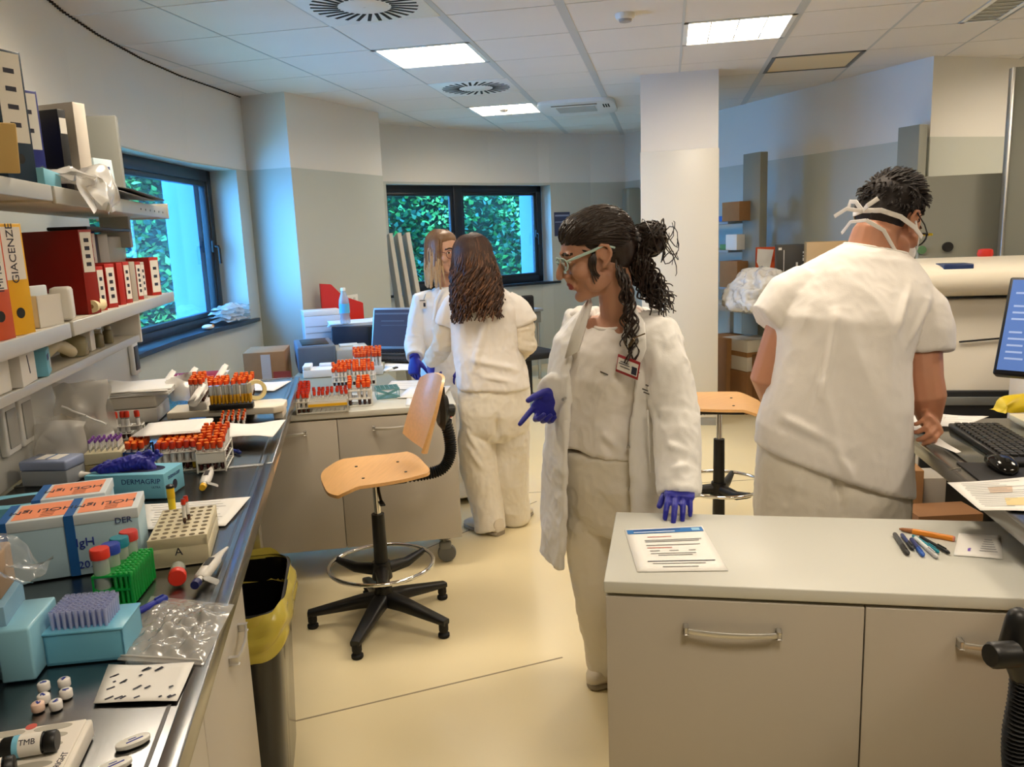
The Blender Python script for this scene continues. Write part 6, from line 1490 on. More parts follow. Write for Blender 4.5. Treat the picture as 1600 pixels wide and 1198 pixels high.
def add_head(mb, c, Q, k=1.0, male=False):
    c = V(c); P_ = lambda x, y, z: c+Q @ (V((x, y, z))*k)
    def E(x, y, z, a, b, d, rot=None): mb.ell(P_(x, y, z), (a*k, b*k, d*k), Q if rot is None else Q @ rot, 18, 12)
    E(0, -.018, .042, .074, .094, .082); E(0, .016, .02, .067, .078, .088); E(0, .026, -.045, .056, .060, .066)
    jw = .052 if male else .046
    E(0, .030, -.082, jw, .050, .034); E(0, .072, -.103, .021, .018, .017); E(0, .055, -.098, .032, .028, .02)
    for s in (-1, 1):
        E(s*.038, .058, -.028, .027, .030, .028); E(s*.028, .082, .026, .020, .011, .008); E(s*.012, .099, -.034, .0095, .011, .008)
        E(s*.030, .0765, .004, .0145, .0125, .0105)
        E(s*.045, .022, -.068, .02, .04, .03)
        # ear: curled rim, lobe and hollow plate
        mb.tube([P_(s*.070, .012, -.004), P_(s*.079, .010, .018), P_(s*.086, -.004, .029), P_(s*.090, -.021, .022), P_(s*.088, -.026, .0), P_(s*.081, -.014, -.020), P_(s*.074, .002, -.030)], [.0045*k, .0055*k, .0058*k, .0058*k, .0055*k, .006*k, .007*k], 8, round_ends=True)
        E(s*.075, -.008, .002, .007, .016, .022)
    E(0, .090, .030, .016, .010, .010)
    mb.tube([P_(0, .088, .018), P_(0, .100, .002), P_(0, .1125, -.018), P_(0, .117, -.030)], [.0095*k, .0095*k, .011*k, .0115*k], 10, round_ends=True)
    E(0, .094, -.044, .012, .010, .010)
    mb.tube([P_(-.022, .083, -.062), P_(-.010, .096, -.0585), P_(0, .0975, -.060), P_(.010, .096, -.0585), P_(.022, .083, -.062)], [.003*k, .006*k, .0062*k, .006*k, .003*k], 8, round_ends=True)
    mb.tube([P_(-.019, .083, -.067), P_(-.008, .094, -.0715), P_(.008, .094, -.0715), P_(.019, .083, -.067)], [.003*k, .0068*k, .0068*k, .003*k], 8, round_ends=True)
    E(0, .085, -.060, .026, .010, .022)
def paint_head(me, c, Q, k, mats):
    """features of the face get their own colours"""
    for m_ in mats: me.materials.append(m_)
    Qi = Q.transposed(); c = V(c)
    for p in me.polygons:
        q = Qi @ (p.center-c)/k; i = 0
        if q.y > .04 and q.length < .16:
            ax = abs(q.x)
            if ax < .021*(1-.25*abs(q.z+.065)/.012) and -.079 < q.z < -.054 and q.y > .076 and abs(q.z+.0655) < .0125*(1-(ax/.026)**2): i = 1
            elif .010 < ax < .046 and abs(q.z-(.029-.006*((ax-.026)/.02)**2)) < .0042: i = 2
            elif abs(ax-.030) < .0125*(1) and abs(q.z-.004) < .0052*(1-((ax-.030)/.0145)**2): i = 4 if abs(ax-.030) < .0052 else 3
        p.material_index = i
def add_hand(mb, W, d, palm, right, curls=(.35, .35, .4, .4, .45), k=1.0, thumb_out=.8, spread=.10, thumb_curl=.25, fat=1.0):
    d = V(d).normalized(); B = -V(palm).normalized(); B = (B-d*B.dot(d)).normalized(); X = d.cross(B); W = V(W)
    T = -X if right else X
    Pt = lambda x, y, z: W+(T*x+d*y+B*z)*k
    # palm: wrist to knuckles, thicker on the thumb side
    mb.loft([(Pt(0, y, z), T*(w*k*fat), B*(h*k*fat), .8) for y, w, h, z in ((-.03, .025, .019, 0), (0, .026, .018, 0), (.025, .036, .017, .0), (.055, .042, .0155, .001), (.082, .041, .0135, .002), (.092, .036, .010, .001))], 18)
    mb.ell(Pt(.024, .03, -.008), (.019*k*fat, .026*k, .014*k*fat), M((T, d, B)).transposed())
    for n_, (x, L, r) in enumerate(((.030, .074, .0088), (.0105, .082, .0090), (-.0095, .076, .0086), (-.028, .060, .0078))):
        c = curls[n_]; y0 = .080-.010*abs(x-.0105)/.03; p = Pt(x, y0-.018, 0); a = spread*(x/.03)
        dirn = (d*math.cos(a)+T*math.sin(a)).normalized(); pts = [p, Pt(x, y0+.004, .001)]; ang = 0
        for q, (fl, cc) in enumerate(((.45, c*.8), (.30, c*1.15), (.25, c*.8))):
            ang += cc; v = dirn*math.cos(ang)-B*math.sin(ang); pts.append(pts[-1]+v*(L*fl*k))
        mb.tube(pts, [q_*r*k*fat for q_ in (1.05, 1.08, 1.0, .94, .80)], 10, round_ends=True)
    p = Pt(.020, .012, -.004); v = (T*math.sin(thumb_out)+d*math.cos(thumb_out)-B*.25).normalized()
    pts = [p, p+v*.030*k]; v2 = (v+d*thumb_curl-B*.15).normalized(); pts.append(pts[-1]+v2*.032*k); v3 = (v2+d*thumb_curl-B*.2).normalized(); pts.append(pts[-1]+v3*.026*k)
    mb.tube(pts, [q_*k*fat for q_ in (.013, .0125, .0105, .0085)], 10, round_ends=True)
def sec(pl_, pr_, Y, dep, yaw=0, pw=.85, tilt=0):
    """cross-section from its left and right outline points at depth Y"""
    a, b = DY(*pl_, Y), DY(*pr_, Y); c = (a+b)/2; w = (b-a)/2
    q = M.Rotation(yaw, 3, 'Z'); n = q @ V((0, 1, 0))
    return (c, (q @ w), n*dep+V((0, 0, tilt)), pw)
def csec(u, v, Y, hw, dep, yaw, pw=.85, roll=0, tilt=0):
    q = M.Rotation(yaw, 3, 'Z'); return (DY(u, v, Y), q @ V((hw, 0, roll)), q @ V((0, dep, tilt)), pw)
def folds(me, lines):
    n = len(me.vertices); co = np.empty(n*3); me.vertices.foreach_get('co', co); co = co.reshape(-1, 3); nr = np.empty(n*3); me.vertices.foreach_get('normal', nr); nr = nr.reshape(-1, 3)
    add = np.zeros(n)
    for a, b, w, h in lines:
        a, b = np.array(a), np.array(b); d = b-a; L = d@d; t = np.clip(((co-a)@d)/L, 0, 1); ds = np.linalg.norm(co-(a+t[:, None]*d), axis=1)
        add += 1.5*h*np.exp(-(ds/w)**2)*np.sin(np.clip(t, .04, .96)*np.pi)**.5
    co = co+nr*add[:, None]; me.vertices.foreach_set('co', co.ravel()); me.update(); return me
def cloth(me, seed, a=1.0):
    wrinkle(me, .0035*a, 16, seed+40, (1, 1, .7)); return wrinkle(me, .0018*a, 34, seed+80, (1, 1, .8))
def person(label, base):
    t = thing('person', label, 'person', base); t['_b'] = 0; del t['_b']; return t
def attach(name, me, t, mats=None, label=None):
    if isinstance(me, MB): me = me.mesh(name, mats)
    me.transform(M.Translation(-V(t.location))); o = bpy.data.objects.new(name, me); COL.objects.link(o); o.parent = t
    if label: o['label'] = label
    return o
def strands(paths, r0, r1, m, name='hair_locks', n=5):
    b = MB()
    for p in paths:
        k = len(p); b.tube(p, [r0+(r1-r0)*(i/(k-1))**1.5 for i in range(k)], n)
    return b
def shoe(mb_u, mb_s, heel, toe, w=.048, h=.075):
    heel, toe = V(heel), V(toe); d = (toe-heel); L = d.length; d.normalize(); s = V((-d.y, d.x, 0)); z = V((0, 0, 1))
    S_ = ((0, .55, .5), (.04, .78, .95), (.25, .82, 1.0), (.45, .92, .8), (.7, 1.0, .62), (.88, .85, .5), (.98, .5, .32), (1.0, .2, .2))
    mb_u.loft([(heel+d*(x*L)+z*(.012+h*q/2), s*(w*a), z*(h*q/2), .7) for x, a, q in S_], 18)
    mb_s.loft([(heel+d*(x*L*1.01-.002)+z*.011, s*(w*a*1.06), z*.011, .5) for x, a, q in S_], 18)

# ---------------------------------------------------------------- dark-haired person in an open coat, leaning on the cabinet
yw = R(-41)                        # chest turned to the left of the camera
CUTS = (PZ(935, 1050, 0))
t1 = person('curly dark-haired person with pale glasses and an open white coat by the foreground cabinet', (.40, 2.48, 0))
q41 = M.Rotation(yw, 3, 'Z'); LV = q41 @ V((1, 0, 0)); FV = q41 @ V((0, -1, 0))
HC1 = DY(930, 398, 2.36); HQ1 = headmat((-.95, -.12, -.24))
sh_l, el_l, wr_l = DY(1022, 528, 2.33), DY(1056, 645, 2.25), DY(1062, 752, 2.15)
sh_r, el_r, wr_r = DY(912, 505, 2.56), DY(888, 600, 2.60), DY(872, 612, 2.43)
hip = DY(962, 745, 2.48)
b = MB()
add_head(b, HC1, HQ1, 1.0)
b.tube([HC1+HQ1 @ V((0, -.03, -.03)), HC1+HQ1 @ V((0, -.035, -.085)), DY(966, 488, 2.42), DY(968, 520, 2.44)], [.052, .050, .055, .075], 16)
b.loft([csec(955, 740, 2.48, .15, .10, yw), csec(948, 640, 2.46, .13, .095, yw), csec(958, 570, 2.45, .15, .105, yw), csec(966, 515, 2.45, .16, .085, yw), csec(968, 494, 2.44, .09, .06, yw)], 20)
b.tube([sh_l, el_l, wr_l], [.045, .036, .016], 12); b.tube([sh_r, el_r, wr_r], [.045, .036, .016], 12)
hl, hr = hip+LV*.09, hip-LV*.09
kn_r, an_r = DY(925, 890, 2.58), DY(952, 1030, 2.64); kn_l, an_l = V((hl.x+.02, hl.y+.02, .48)), V((hl.x+.02, hl.y+.10, .09))
for h_, kn, an_ in ((hr, kn_r, an_r), (hl, kn_l, an_l)): b.tube([h_, kn, an_, an_-V((0, 0, .04))], [.085, .055, .036, .036], 12, round_ends=True)
add_hand(b, wr_l, PZ(1061, 806, .828)-wr_l, V((.05, .55, -.8)), False, (.35, .3, .35, .4), .95, .5, fat=.74)
add_hand(b, wr_r, DY(826, 672, 2.40)-wr_r, V((.1, -1, -.1)), True, (.10, .95, 1.0, 1.0), 1.0, .75, fat=.74)
me = rmesh(b, .0036, 3, .5, 'body', [SKIN_A]); paint_head(me, HC1, HQ1, 1.0, [LIP, BROW, EYEW, IRIS]); attach('body', me, t1)
# T-shirt
b = MB()
b.loft([csec(948, 691, 2.48, .176, .134, yw, roll=-.022), csec(946, 668, 2.48, .170, .132, yw, roll=-.015), csec(947, 632, 2.47, .160, .122, yw), csec(953, 585, 2.455, .166, .132, yw), csec(960, 545, 2.45, .172, .120, yw), csec(966, 520, 2.45, .168, .100, yw, tilt=.01), csec(966, 506, 2.445, .12, .085, yw, tilt=.022), csec(965, 497, 2.44, .078, .070, yw, tilt=.028)], 28)
b.tube([sh_l-V((0, 0, .01)), sh_l.lerp(el_l, .35)], [.062, .058], 14, round_ends=True); b.tube([sh_r-V((0, 0, .01)), sh_r.lerp(el_r, .35)], [.062, .058], 14, round_ends=True)
me = rmesh(b, .006, 5, .5, 'tee_shirt', [COTTON]); wrinkle(me, .0055, 9, 1, (1, 1, .8)); cloth(me, 1)
folds(me, [(DY(900, 640, 2.32), DY(968, 700, 2.32), .012, .008), (DY(898, 655, 2.32), DY(960, 712, 2.32), .010, -.006), (DY(905, 600, 2.32), DY(935, 660, 2.32), .012, .006), (DY(960, 520, 2.33), DY(905, 585, 2.33), .014, .005)]); attach('tee_shirt', me, t1)
b = MB(); c = csec(965, 496, 2.44, .079, .071, yw, tilt=.028); b.tube([c[0]+c[1]*math.cos(a)+c[2]*math.sin(a) for a in [2*PI*k/28 for k in range(29)]], .006, 8, cap=False); attach('neckband', b, t1, [COTTON])
# trousers
b = MB()
b.loft([csec(950, 700, 2.48, .165, .125, yw), csec(955, 745, 2.49, .178, .135, yw), csec(957, 790, 2.51, .18, .13, yw), csec(957, 815, 2.52, .165, .12, yw)], 26)
b.tube([hr, DY(928, 800, 2.53), DY(930, 880, 2.57), DY(940, 960, 2.60), DY(952, 1035, 2.63)], [.10, .098, .086, .078, .070], 18)
b.tube([hl, hl.lerp(kn_l, .5), kn_l, kn_l.lerp(an_l, .6), an_l-V((0, 0, .03))], [.10, .098, .088, .08, .075], 18)
me = rmesh(b, .0065, 5, .5, 'trousers', [TROUS]); wrinkle(me, .007, 8, 2, (1, 1, .5)); cloth(me, 2); attach('trousers', me, t1)
u_, s_ = MB(), MB(); shoe(u_, s_, PZ(955, 1068, 0), PZ(914, 1056, 0)+V((0, -.06, 0)), .045, .085); attach('right_shoe', u_, t1, [SHOE]); attach('right_sole', s_, t1, [SOLE])
u_, s_ = MB(), MB(); shoe(u_, s_, V((an_l.x+.03, an_l.y+.05, 0)), V((an_l.x-.12, an_l.y-.16, 0)), .045, .085); attach('left_shoe', u_, t1, [SHOE]); attach('left_sole', s_, t1, [SOLE])
# open coat: shell around the back with two hanging front panels, sleeves fused on
def coat_shell(mb, rows, th=.010, nu=56):
    """rows: (centre, left vector, front vector, angle of right edge, angle of left edge)"""
    def pt(k, j, off):
        r = j*(len(rows)-1); i = min(int(r), len(rows)-2); f_ = r-i; A, B_ = rows[i], rows[i+1]
        L_ = lambda x: A[x]*(1-f_)+B_[x]*f_
        a = L_(3)+(L_(4)-L_(3))*k; c, lv, fv = L_(0), L_(1), L_(2)
        ln, fn = lv.length, fv.length
        return c+lv*(math.sin(a)*(1+off/ln))+fv*(math.cos(a)*(1+off/fn))
    nv = (len(rows)-1)*5; fs = []
    out = [[mb.v(pt(i/nu, j/nv, th)) for j in range(nv+1)] for i in range(nu+1)]; inn = [[mb.v(pt(i/nu, j/nv, 0)) for j in range(nv+1)] for i in range(nu+1)]
    for i in range(nu):
        for j in range(nv):
            mb.f([out[i][j], out[i+1][j], out[i+1][j+1], out[i][j+1]], True); mb.f([inn[i][j+1], inn[i+1][j+1], inn[i+1][j], inn[i][j]], True)
    for i in range(nu):
        mb.f([out[i+1][0], out[i][0], inn[i][0], inn[i+1][0]]); mb.f([out[i][nv], out[i+1][nv], inn[i+1][nv], inn[i][nv]])
    for j in range(nv):
        mb.f([out[0][j], out[0][j+1], inn[0][j+1], inn[0][j]]); mb.f([out[nu][j+1], out[nu][j], inn[nu][j], inn[nu][j+1]])
b = MB(); TP = 2*PI
def crow(u, v, Y, hw, dep, al, ar): return (DY(u, v, Y), LV*hw, FV*dep, al, ar)
rows = [crow(967, 487, 2.46, .105, .085, .75, TP-.50), crow(967, 503, 2.46, .165, .105, .75, TP-.42), crow(964, 530, 2.46, .198, .135, .78, TP-.38), crow(958, 580, 2.46, .200, .150, .82, TP-.30), crow(953, 640, 2.47, .200, .152, .80, TP-.25), crow(954, 710, 2.485, .215, .170, .78, TP-.22), crow(958, 780, 2.50, .228, .185, .76, TP-.22), crow(957, 865, 2.515, .238, .195, .74, TP-.26)]
coat_shell(b, rows, .012)
b.tube([sh_l+V((-.06, .04, .0)), sh_l+V((0, 0, .0)), DY(1042, 578, 2.29), DY(1056, 645, 2.245), DY(1059, 715, 2.18), DY(1061, 772, 2.125)], [.055, .068, .066, .064, .058, .056], 20)
b.tube([sh_r+V((.04, -.03, 0)), sh_r, DY(896, 560, 2.585), el_r, DY(880, 607, 2.49), DY(866, 615, 2.415)], [.05, .062, .062, .060, .056, .054], 18)
me = rmesh(b, .0052, 4, .5, 'lab_coat', [COATM]); wrinkle(me, .0055, 8, 3, (1, 1, .55)); cloth(me, 3)
folds(me, [(DY(1030, 640, 2.2), DY(1085, 655, 2.2), .013, .012), (DY(1028, 655, 2.2), DY(1080, 672, 2.2), .011, -.010), (DY(1035, 690, 2.14), DY(1082, 712, 2.14), .012, .008), (DY(1035, 735, 2.1), DY(1080, 725, 2.1), .012, .008), (DY(1000, 640, 2.3), DY(995, 800, 2.33), .014, .006), (DY(1020, 530, 2.26), DY(1035, 610, 2.22), .014, .006)])
coat = attach('lab_coat', me, t1)
# lapels
for nm, pts in (('right_lapel', ((922, 462, 2.40), (910, 478, 2.37), (893, 520, 2.36), (884, 560, 2.37), (905, 548, 2.335), (926, 476, 2.36))), ('left_lapel', ((985, 468, 2.36), (1008, 505, 2.27), (1010, 545, 2.24), (1004, 562, 2.24), (985, 580, 2.25), (978, 520, 2.28)))):
    b = MB(); P_ = [DY(*p) for p in pts]; c = sum(P_, V())/len(P_)
    for k in range(len(P_)): b.f([b.v(c+V((0, -.008, 0))), b.v(P_[k]), b.v(P_[(k+1) % len(P_)])], True)
    bmesh.ops.remove_doubles(b.bm, verts=b.bm.verts, dist=.0005)
    o = attach(nm, b, t1, [COATM]); md = o.modifiers.new('s', 'SOLIDIFY'); md.thickness = .006
for k, (u, v, y) in enumerate(((984, 696, 2.30), (986, 761, 2.315), (883, 622, 2.38))):
    b = MB(); b.cyl(DY(u, v, y), DY(u, v, y)+FV*.012+V((0, -.01, 0)), .005, n=12); attach('snap_button', b, t1, [ALU])
b = MB(); c0, c1 = DY(1013, 655, 2.235), DY(1033, 740, 2.245); b.tube([DY(1012, 640, 2.24), DY(1016, 737, 2.255), DY(1031, 738, 2.245)], .0025, 6); attach('pocket_seam', b, t1, [COATM])
# badge with clip, printed marks
bm_ = (DY(981, 573, 2.245)); rx = (DY(1001, 580, 2.20)-DY(958, 563, 2.275)).normalized(); rz_ = V((0, 0, 1)); rz_ = (rz_-rx*rz_.dot(rx)).normalized(); ry = rz_.cross(rx); BX = M((rx, ry, rz_)).transposed()
b = MB(); b.box(bm_, (.082, .002, .052), rot=BX, bev=.0005); bd = attach('name_badge', b, t1, [mat('badge_red', (150, 40, 44), .4)])
b = MB(); b.box(bm_-ry*.0016, (.074, .001, .036), rot=BX); attach('badge_card', b, t1, [LABW])
b = MB(); b.box(bm_-ry*.0026+rx*.026-rz_*.004, (.018, .001, .022), rot=BX); b.box(bm_-ry*.0026-rx*.012+rz_*.009, (.03, .001, .002), rot=BX); b.box(bm_-ry*.0026-rx*.012+rz_*.003, (.04, .001, .002), rot=BX); b.box(bm_-ry*.0026-rx*.008-rz_*.005, (.036, .001, .002), rot=BX); attach('badge_print', b, t1, [INK])
b = MB(); b.tube([DY(1008, 521, 2.225), DY(990, 528, 2.235), DY(984, 540, 2.24)], .0022, 6); b.box(DY(987, 535, 2.235), (.008, .006, .026), rot=BX @ M.Rotation(.5, 3, 'Y')); attach('badge_clip', b, t1, [mat('clip_brass', (110, 92, 66), .35, metal=.8)])
for k, (u, v, w) in enumerate(((944, 583, .03), (948, 589, .02), (952, 595, .035), (1008, 609, .02), (1010, 614, .02), (1011, 602, .01))):
    b = MB(); b.box(DY(u, v, 2.315 if k < 3 else 2.232), (w, .002, .0035), rot=BX); attach('printed_line', b, t1, [mat('print_grey', (90, 88, 86), .7)])
# gloves
b = MB(); add_hand(b, wr_l, PZ(1061, 806, .828)-wr_l, V((.05, .55, -.8)), False, (.35, .3, .35, .4), .95, .5, fat=1.04); b.tube([wr_l.lerp(el_l, .45), wr_l], [.038, .030], 14)
me = rmesh(b, .0026, 3, .5, 'left_glove', [NITR]); attach('left_glove', me, t1)
b = MB(); add_hand(b, wr_r, DY(826, 672, 2.40)-wr_r, V((.1, -1, -.1)), True, (.10, .95, 1.0, 1.0), 1.0, .75, fat=1.04); b.tube([wr_r+(el_r-wr_r)*.45, wr_r], [.040, .031], 14)
me = rmesh(b, .0026, 3, .5, 'right_glove', [NITR]); attach('right_glove', me, t1)
# hair
HAIR1 = mat('hair_espresso', (38, 25, 19), .42, var=.35, vscale=90, bump=.2, scale=160)
H1 = lambda x, y, z: HC1+HQ1 @ V((x, y, z))
b = MB(); b.ell(H1(0, -.026, .050), (.083, .098, .083), HQ1, 22, 14); b.ell(H1(0, -.062, .004), (.070, .060, .072), HQ1, 18, 12); b.ell(H1(0, .016, .072), (.068, .068, .052), HQ1, 18, 12)
bun = H1(0, -.165, .0); b.ell(bun, (.042, .046, .052), HQ1, 16, 12); b.tube([H1(0, -.11, .010), bun], [.035, .03], 12)
me = rmesh(b, .005, 3, .5, 'hair', [HAIR1]); attach('hair', me, t1)
rn = random.Random(5); paths = []
for k in range(240):       # swept back from the hairline to the tie
    a = rn.uniform(-1.5, 1.5); el = rn.uniform(-.15, 1.15)
    p0 = V((math.sin(a)*.078, .082*math.cos(a)*(1-.2*el)-.005, .052+.045*el)); pts = []
    tie = V((rn.uniform(-.02, .02), -.120, .012+rn.uniform(-.024, .024)))
    for j in range(11):
        u = j/10; q = p0.lerp(tie, u); q.z += .055*math.sin(u*PI)*(.3+.7*el); q.x += math.copysign(.02, p0.x)*math.sin(u*PI)*abs(math.sin(a))
        c = V((0, -.026, .046)); dq = q-c; e = V((dq.x/.086, dq.y/.102, dq.z/.087)); 
        if e.length > 0 and j < 9: q = c+dq*(1.0/e.length)*(1+.02*math.sin(j*2+k))
        c = V((0, .016, .072)); dq = q-c; e = V((dq.x/.071, dq.y/.071, dq.z/.055))
        if 0 < e.length < 1 and j < 9: q = c+dq*(1.0/e.length)*(1+.02*math.sin(j*2+k))
        pts.append(HC1+HQ1 @ q)
    paths.append(pts)
me = strands(paths, .0035, .0022, HAIR1).mesh('hair_swept', HAIR1); attach('hair_swept', me, t1)
paths = []
for k in range(70):        # messy bun loops
    a0 = rn.uniform(0, 6.28); ax = V((rn.uniform(-1, 1), rn.uniform(-1, 1), rn.uniform(-1, 1))).normalized(); x, y, z = frame_z(ax); r_ = rn.uniform(.036, .058)
    paths.append([bun+(x*math.cos(a0+j*.35)+y*math.sin(a0+j*.35))*r_*(1+.004*j*rn.random())+ax*.012*math.sin(j*.4) for j in range(10)])
for k in range(9):
    d_ = V((rn.uniform(.3, 1), rn.uniform(-.4, .4), rn.uniform(-.6, .5))).normalized(); paths.append([bun+d_*(.04+.05*j/9)+V((0, 0, .03*math.sin(j*.7+k)))+V((.01*math.cos(j*.9), 0, -.004*j)) for j in range(10)])
attach('hair_bun', strands(paths, .0022, .001, HAIR1).mesh('hair_bun', HAIR1), t1)
paths = []
def curl(p0, dirs, L, amp, turns, n=34, ph=0):
    out = []; p = V(p0)
    for j in range(n):
        u = j/(n-1); i = u*(len(dirs)-1); k_ = min(int(i), len(dirs)-2); d_ = V(dirs[k_]).lerp(V(dirs[k_+1]), i-k_).normalized(); x, y, z = frame_z(d_)
        out.append(p+(x*math.cos(ph+turns*6.28*u)+y*math.sin(ph+turns*6.28*u))*amp*(.35+.65*min(1, u*2))); p = p+d_*(L/(n-1))
    return out
for k in range(120):        # curly tail falling behind the shoulder
    p0 = H1(rn.uniform(-.045, .045), -.105+rn.uniform(-.035, .02), rn.uniform(-.06, .01))
    paths.append(curl(p0, [(.25, .05, -1), (.5+rn.uniform(-.15, .2), rn.uniform(-.15, .25), -.85), (.62+rn.uniform(-.2, .2), rn.uniform(-.1, .2), -.75)], rn.uniform(.13, .21), rn.uniform(.006, .014), rn.uniform(2, 4), 34, rn.random()*6))
for k in range(14):        # lock hanging before the shoulder
    p0 = H1(-.066+rn.uniform(-.012, .004), -.045+rn.uniform(-.012, .012), -.05+rn.uniform(-.03, .03))
    paths.append(curl(p0, [(.25, -.25, -1), (.1, -.28, -1), (-.05, -.12, -1), (0, -.1, -1)], rn.uniform(.2, .3), rn.uniform(.006, .012), rn.uniform(3, 4.5), 38, rn.random()*6))
for k in range(5):
    p0 = H1(-.070, .012+.005*k, .018-.004*k); paths.append(curl(p0, [(-.1, -.1, -1), (.1, 0, -1), (.6, .1, -.6)], .075, .003, 1, 14, k))
attach('hair_curls', strands(paths, .0034, .0016, HAIR1).mesh('hair_curls', HAIR1), t1)
b = MB(); tb = H1(0, -.126, .008)
for k in range(14): a = 2*PI*k/14; b.ell(tb+HQ1 @ V((math.cos(a)*.034, -.0, math.sin(a)*.034)), .0075, None, 8, 6)
attach('hair_tie', b, t1, [mat('hair_tie_grey', (92, 88, 92), .4)])
# glasses
GLF = mat('pale_frame', (176, 204, 200), .3)
b = MB()
for s in (-1, 1):
    pts = [H1(s*(.034+.026*math.cos(a)), .106-.010*abs(math.cos(a)), .002+.019*math.sin(a)) for a in [2*PI*k/22 for k in range(23)]]; b.tube(pts, .0020, 6, cap=False)
    b.tube([H1(s*.060, .098, .010), H1(s*.072, .070, .014), H1(s*.083, .02, .020), H1(s*.086, -.012, .026), H1(s*.084, -.04, .010)], [.0026, .0042, .0042, .0034, .003], 8)
b.tube([H1(-.009, .108, .008), H1(0, .116, .012), H1(.009, .108, .008)], .0020, 6)
g_ = attach('glasses', b, t1, [GLF]); b = MB()
for s in (-1, 1): b.loft([(H1(s*.034, .104, .002), HQ1 @ V((.024, 0, 0)), HQ1 @ V((0, 0, .018))), (H1(s*.034, .1055, .002), HQ1 @ V((.024, 0, 0)), HQ1 @ V((0, 0, .018)))], 18)
attach('lenses', b, t1, [GLASS])

# ---------------------------------------------------------------- man seen from behind
t2 = person('short-haired man in a white t-shirt with mask ties, back turned, at the right bench', (1.02, 2.42, 0))
HC2 = DY(1391, 348, 2.56); HQ2 = headmat((.80, .42, -.52), (.16, .12, 1))
H2 = lambda x, y, z: HC2+HQ2 @ V((x, y, z))
SL, EL, WL = DY(1240, 472, 2.46), DY(1196, 590, 2.42), DY(1240, 690, 2.62)
SR, ER, WR = DY(1440, 485, 2.46), DY(1443, 590, 2.40), DY(1452, 652, 2.39)
hip2 = DY(1298, 775, 2.38)
b = MB(); add_head(b, HC2, HQ2, 1.03, True)
b.tube([H2(0, -.03, -.02), H2(0, -.045, -.07), DY(1361, 391, 2.52), DY(1358, 430, 2.53)], [.062, .068, .074, .066], 18)
b.loft([sec((1205, 745), (1400, 775), 2.38, .11), sec((1222, 620), (1402, 640), 2.40, .105), sec((1225, 520), (1405, 535), 2.42, .11), sec((1240, 455), (1435, 468), 2.46, .09), sec((1290, 410), (1425, 422), 2.49, .07)], 22)
b.tube([SL, SL.lerp(EL, .5), EL, EL.lerp(WL, .35), WL], [.058, .052, .046, .044, .030], 14, round_ends=True)
b.tube([SR, SR.lerp(ER, .5), ER, DY(1448, 620, 2.385), WR], [.060, .055, .056, .056, .036], 14, round_ends=True)
for h_ in (-1, 1):
    c = hip2+V((.10*h_, 0, 0)); b.tube([c, V((c.x+.01*h_, c.y-.01, .48)), V((c.x+.02*h_, c.y+.02, .08)), V((c.x+.02*h_, c.y+.02, .04))], [.10, .06, .042, .042], 14, round_ends=True)
add_hand(b, WR, PZ(1478, 698, .955)-WR, V((-.55, .35, -.5)), True, (.75, .85, .9, .95), .98, .35, .02, .6)
add_hand(b, WL, V((.3, .6, -.6)), V((0, 0, -1)), False, (.4, .45, .5, .5), 1.0)
me = rmesh(b, .004, 3, .5, 'body', [SKIN_B]); paint_head(me, HC2, HQ2, 1.03, [LIP, BROW, EYEW, IRIS]); attach('body', me, t2)
b = MB()
b.loft([sec((1184, 692), (1421, 772), 2.38, .150), sec((1186, 660), (1420, 725), 2.385, .148), sec((1204, 600), (1417, 640), 2.39, .138), sec((1212, 540), (1414, 560), 2.41, .132), sec((1210, 490), (1432, 500), 2.435, .130), sec((1218, 455), (1456, 466), 2.46, .115), sec((1246, 424), (1448, 436), 2.48, .098), sec((1288, 397), (1432, 412), 2.50, .082), sec((1321, 382), (1414, 398), 2.515, .062)], 34)
b.tube([DY(1266, 443, 2.47), DY(1230, 466, 2.46), DY(1209, 490, 2.445), DY(1197, 502, 2.44)], [.062, .070, .066, .064], 20)
b.tube([DY(1415, 455, 2.47), DY(1440, 485, 2.455), DY(1448, 520, 2.43), DY(1449, 548, 2.42)], [.062, .074, .074, .071], 20)
me = rmesh(b, .006, 5, .5, 'tee_shirt', [COTTON]); wrinkle(me, .006, 8, 6, (1, 1, .35)); cloth(me, 6, .45)
bk_y = lambda y: y-.13
folds(me, [(DY(1240, 420, 2.36), DY(1222, 520, 2.30), .010, .010), (DY(1280, 430, 2.36), DY(1240, 560, 2.28), .012, .009), (DY(1310, 460, 2.32), DY(1285, 620, 2.26), .012, .010), (DY(1300, 500, 2.31), DY(1270, 640, 2.26), .010, -.006), (DY(1425, 440, 2.37), DY(1400, 520, 2.30), .012, .008), (DY(1450, 470, 2.37), DY(1415, 540, 2.32), .011, .008), (DY(1408, 560, 2.34), DY(1412, 620, 2.33), .011, -.008), (DY(1200, 640, 2.30), DY(1300, 690, 2.23), .014, .009), (DY(1205, 660, 2.3), DY(1330, 720, 2.23), .012, -.007), (DY(1300, 690, 2.24), DY(1330, 750, 2.23), .014, .010), (DY(1400, 650, 2.32), DY(1330, 700, 2.24), .012, .007), (DY(1270, 560, 2.28), DY(1310, 690, 2.24), .016, .006)])
attach('tee_shirt', me, t2)
b = MB(); c = sec((1322, 381), (1414, 397), 2.515, .062); b.tube([c[0]+c[1]*math.cos(a)+c[2]*math.sin(a) for a in [2*PI*k/30 for k in range(31)]], .0065, 8, cap=False); attach('neckband', b, t2, [COTTON])
b = MB()
b.loft([sec((1190, 690), (1412, 745), 2.385, .128), sec((1186, 740), (1412, 775), 2.385, .14), sec((1182, 800), (1412, 812), 2.39, .14), sec((1184, 850), (1412, 852), 2.39, .125)], 28)
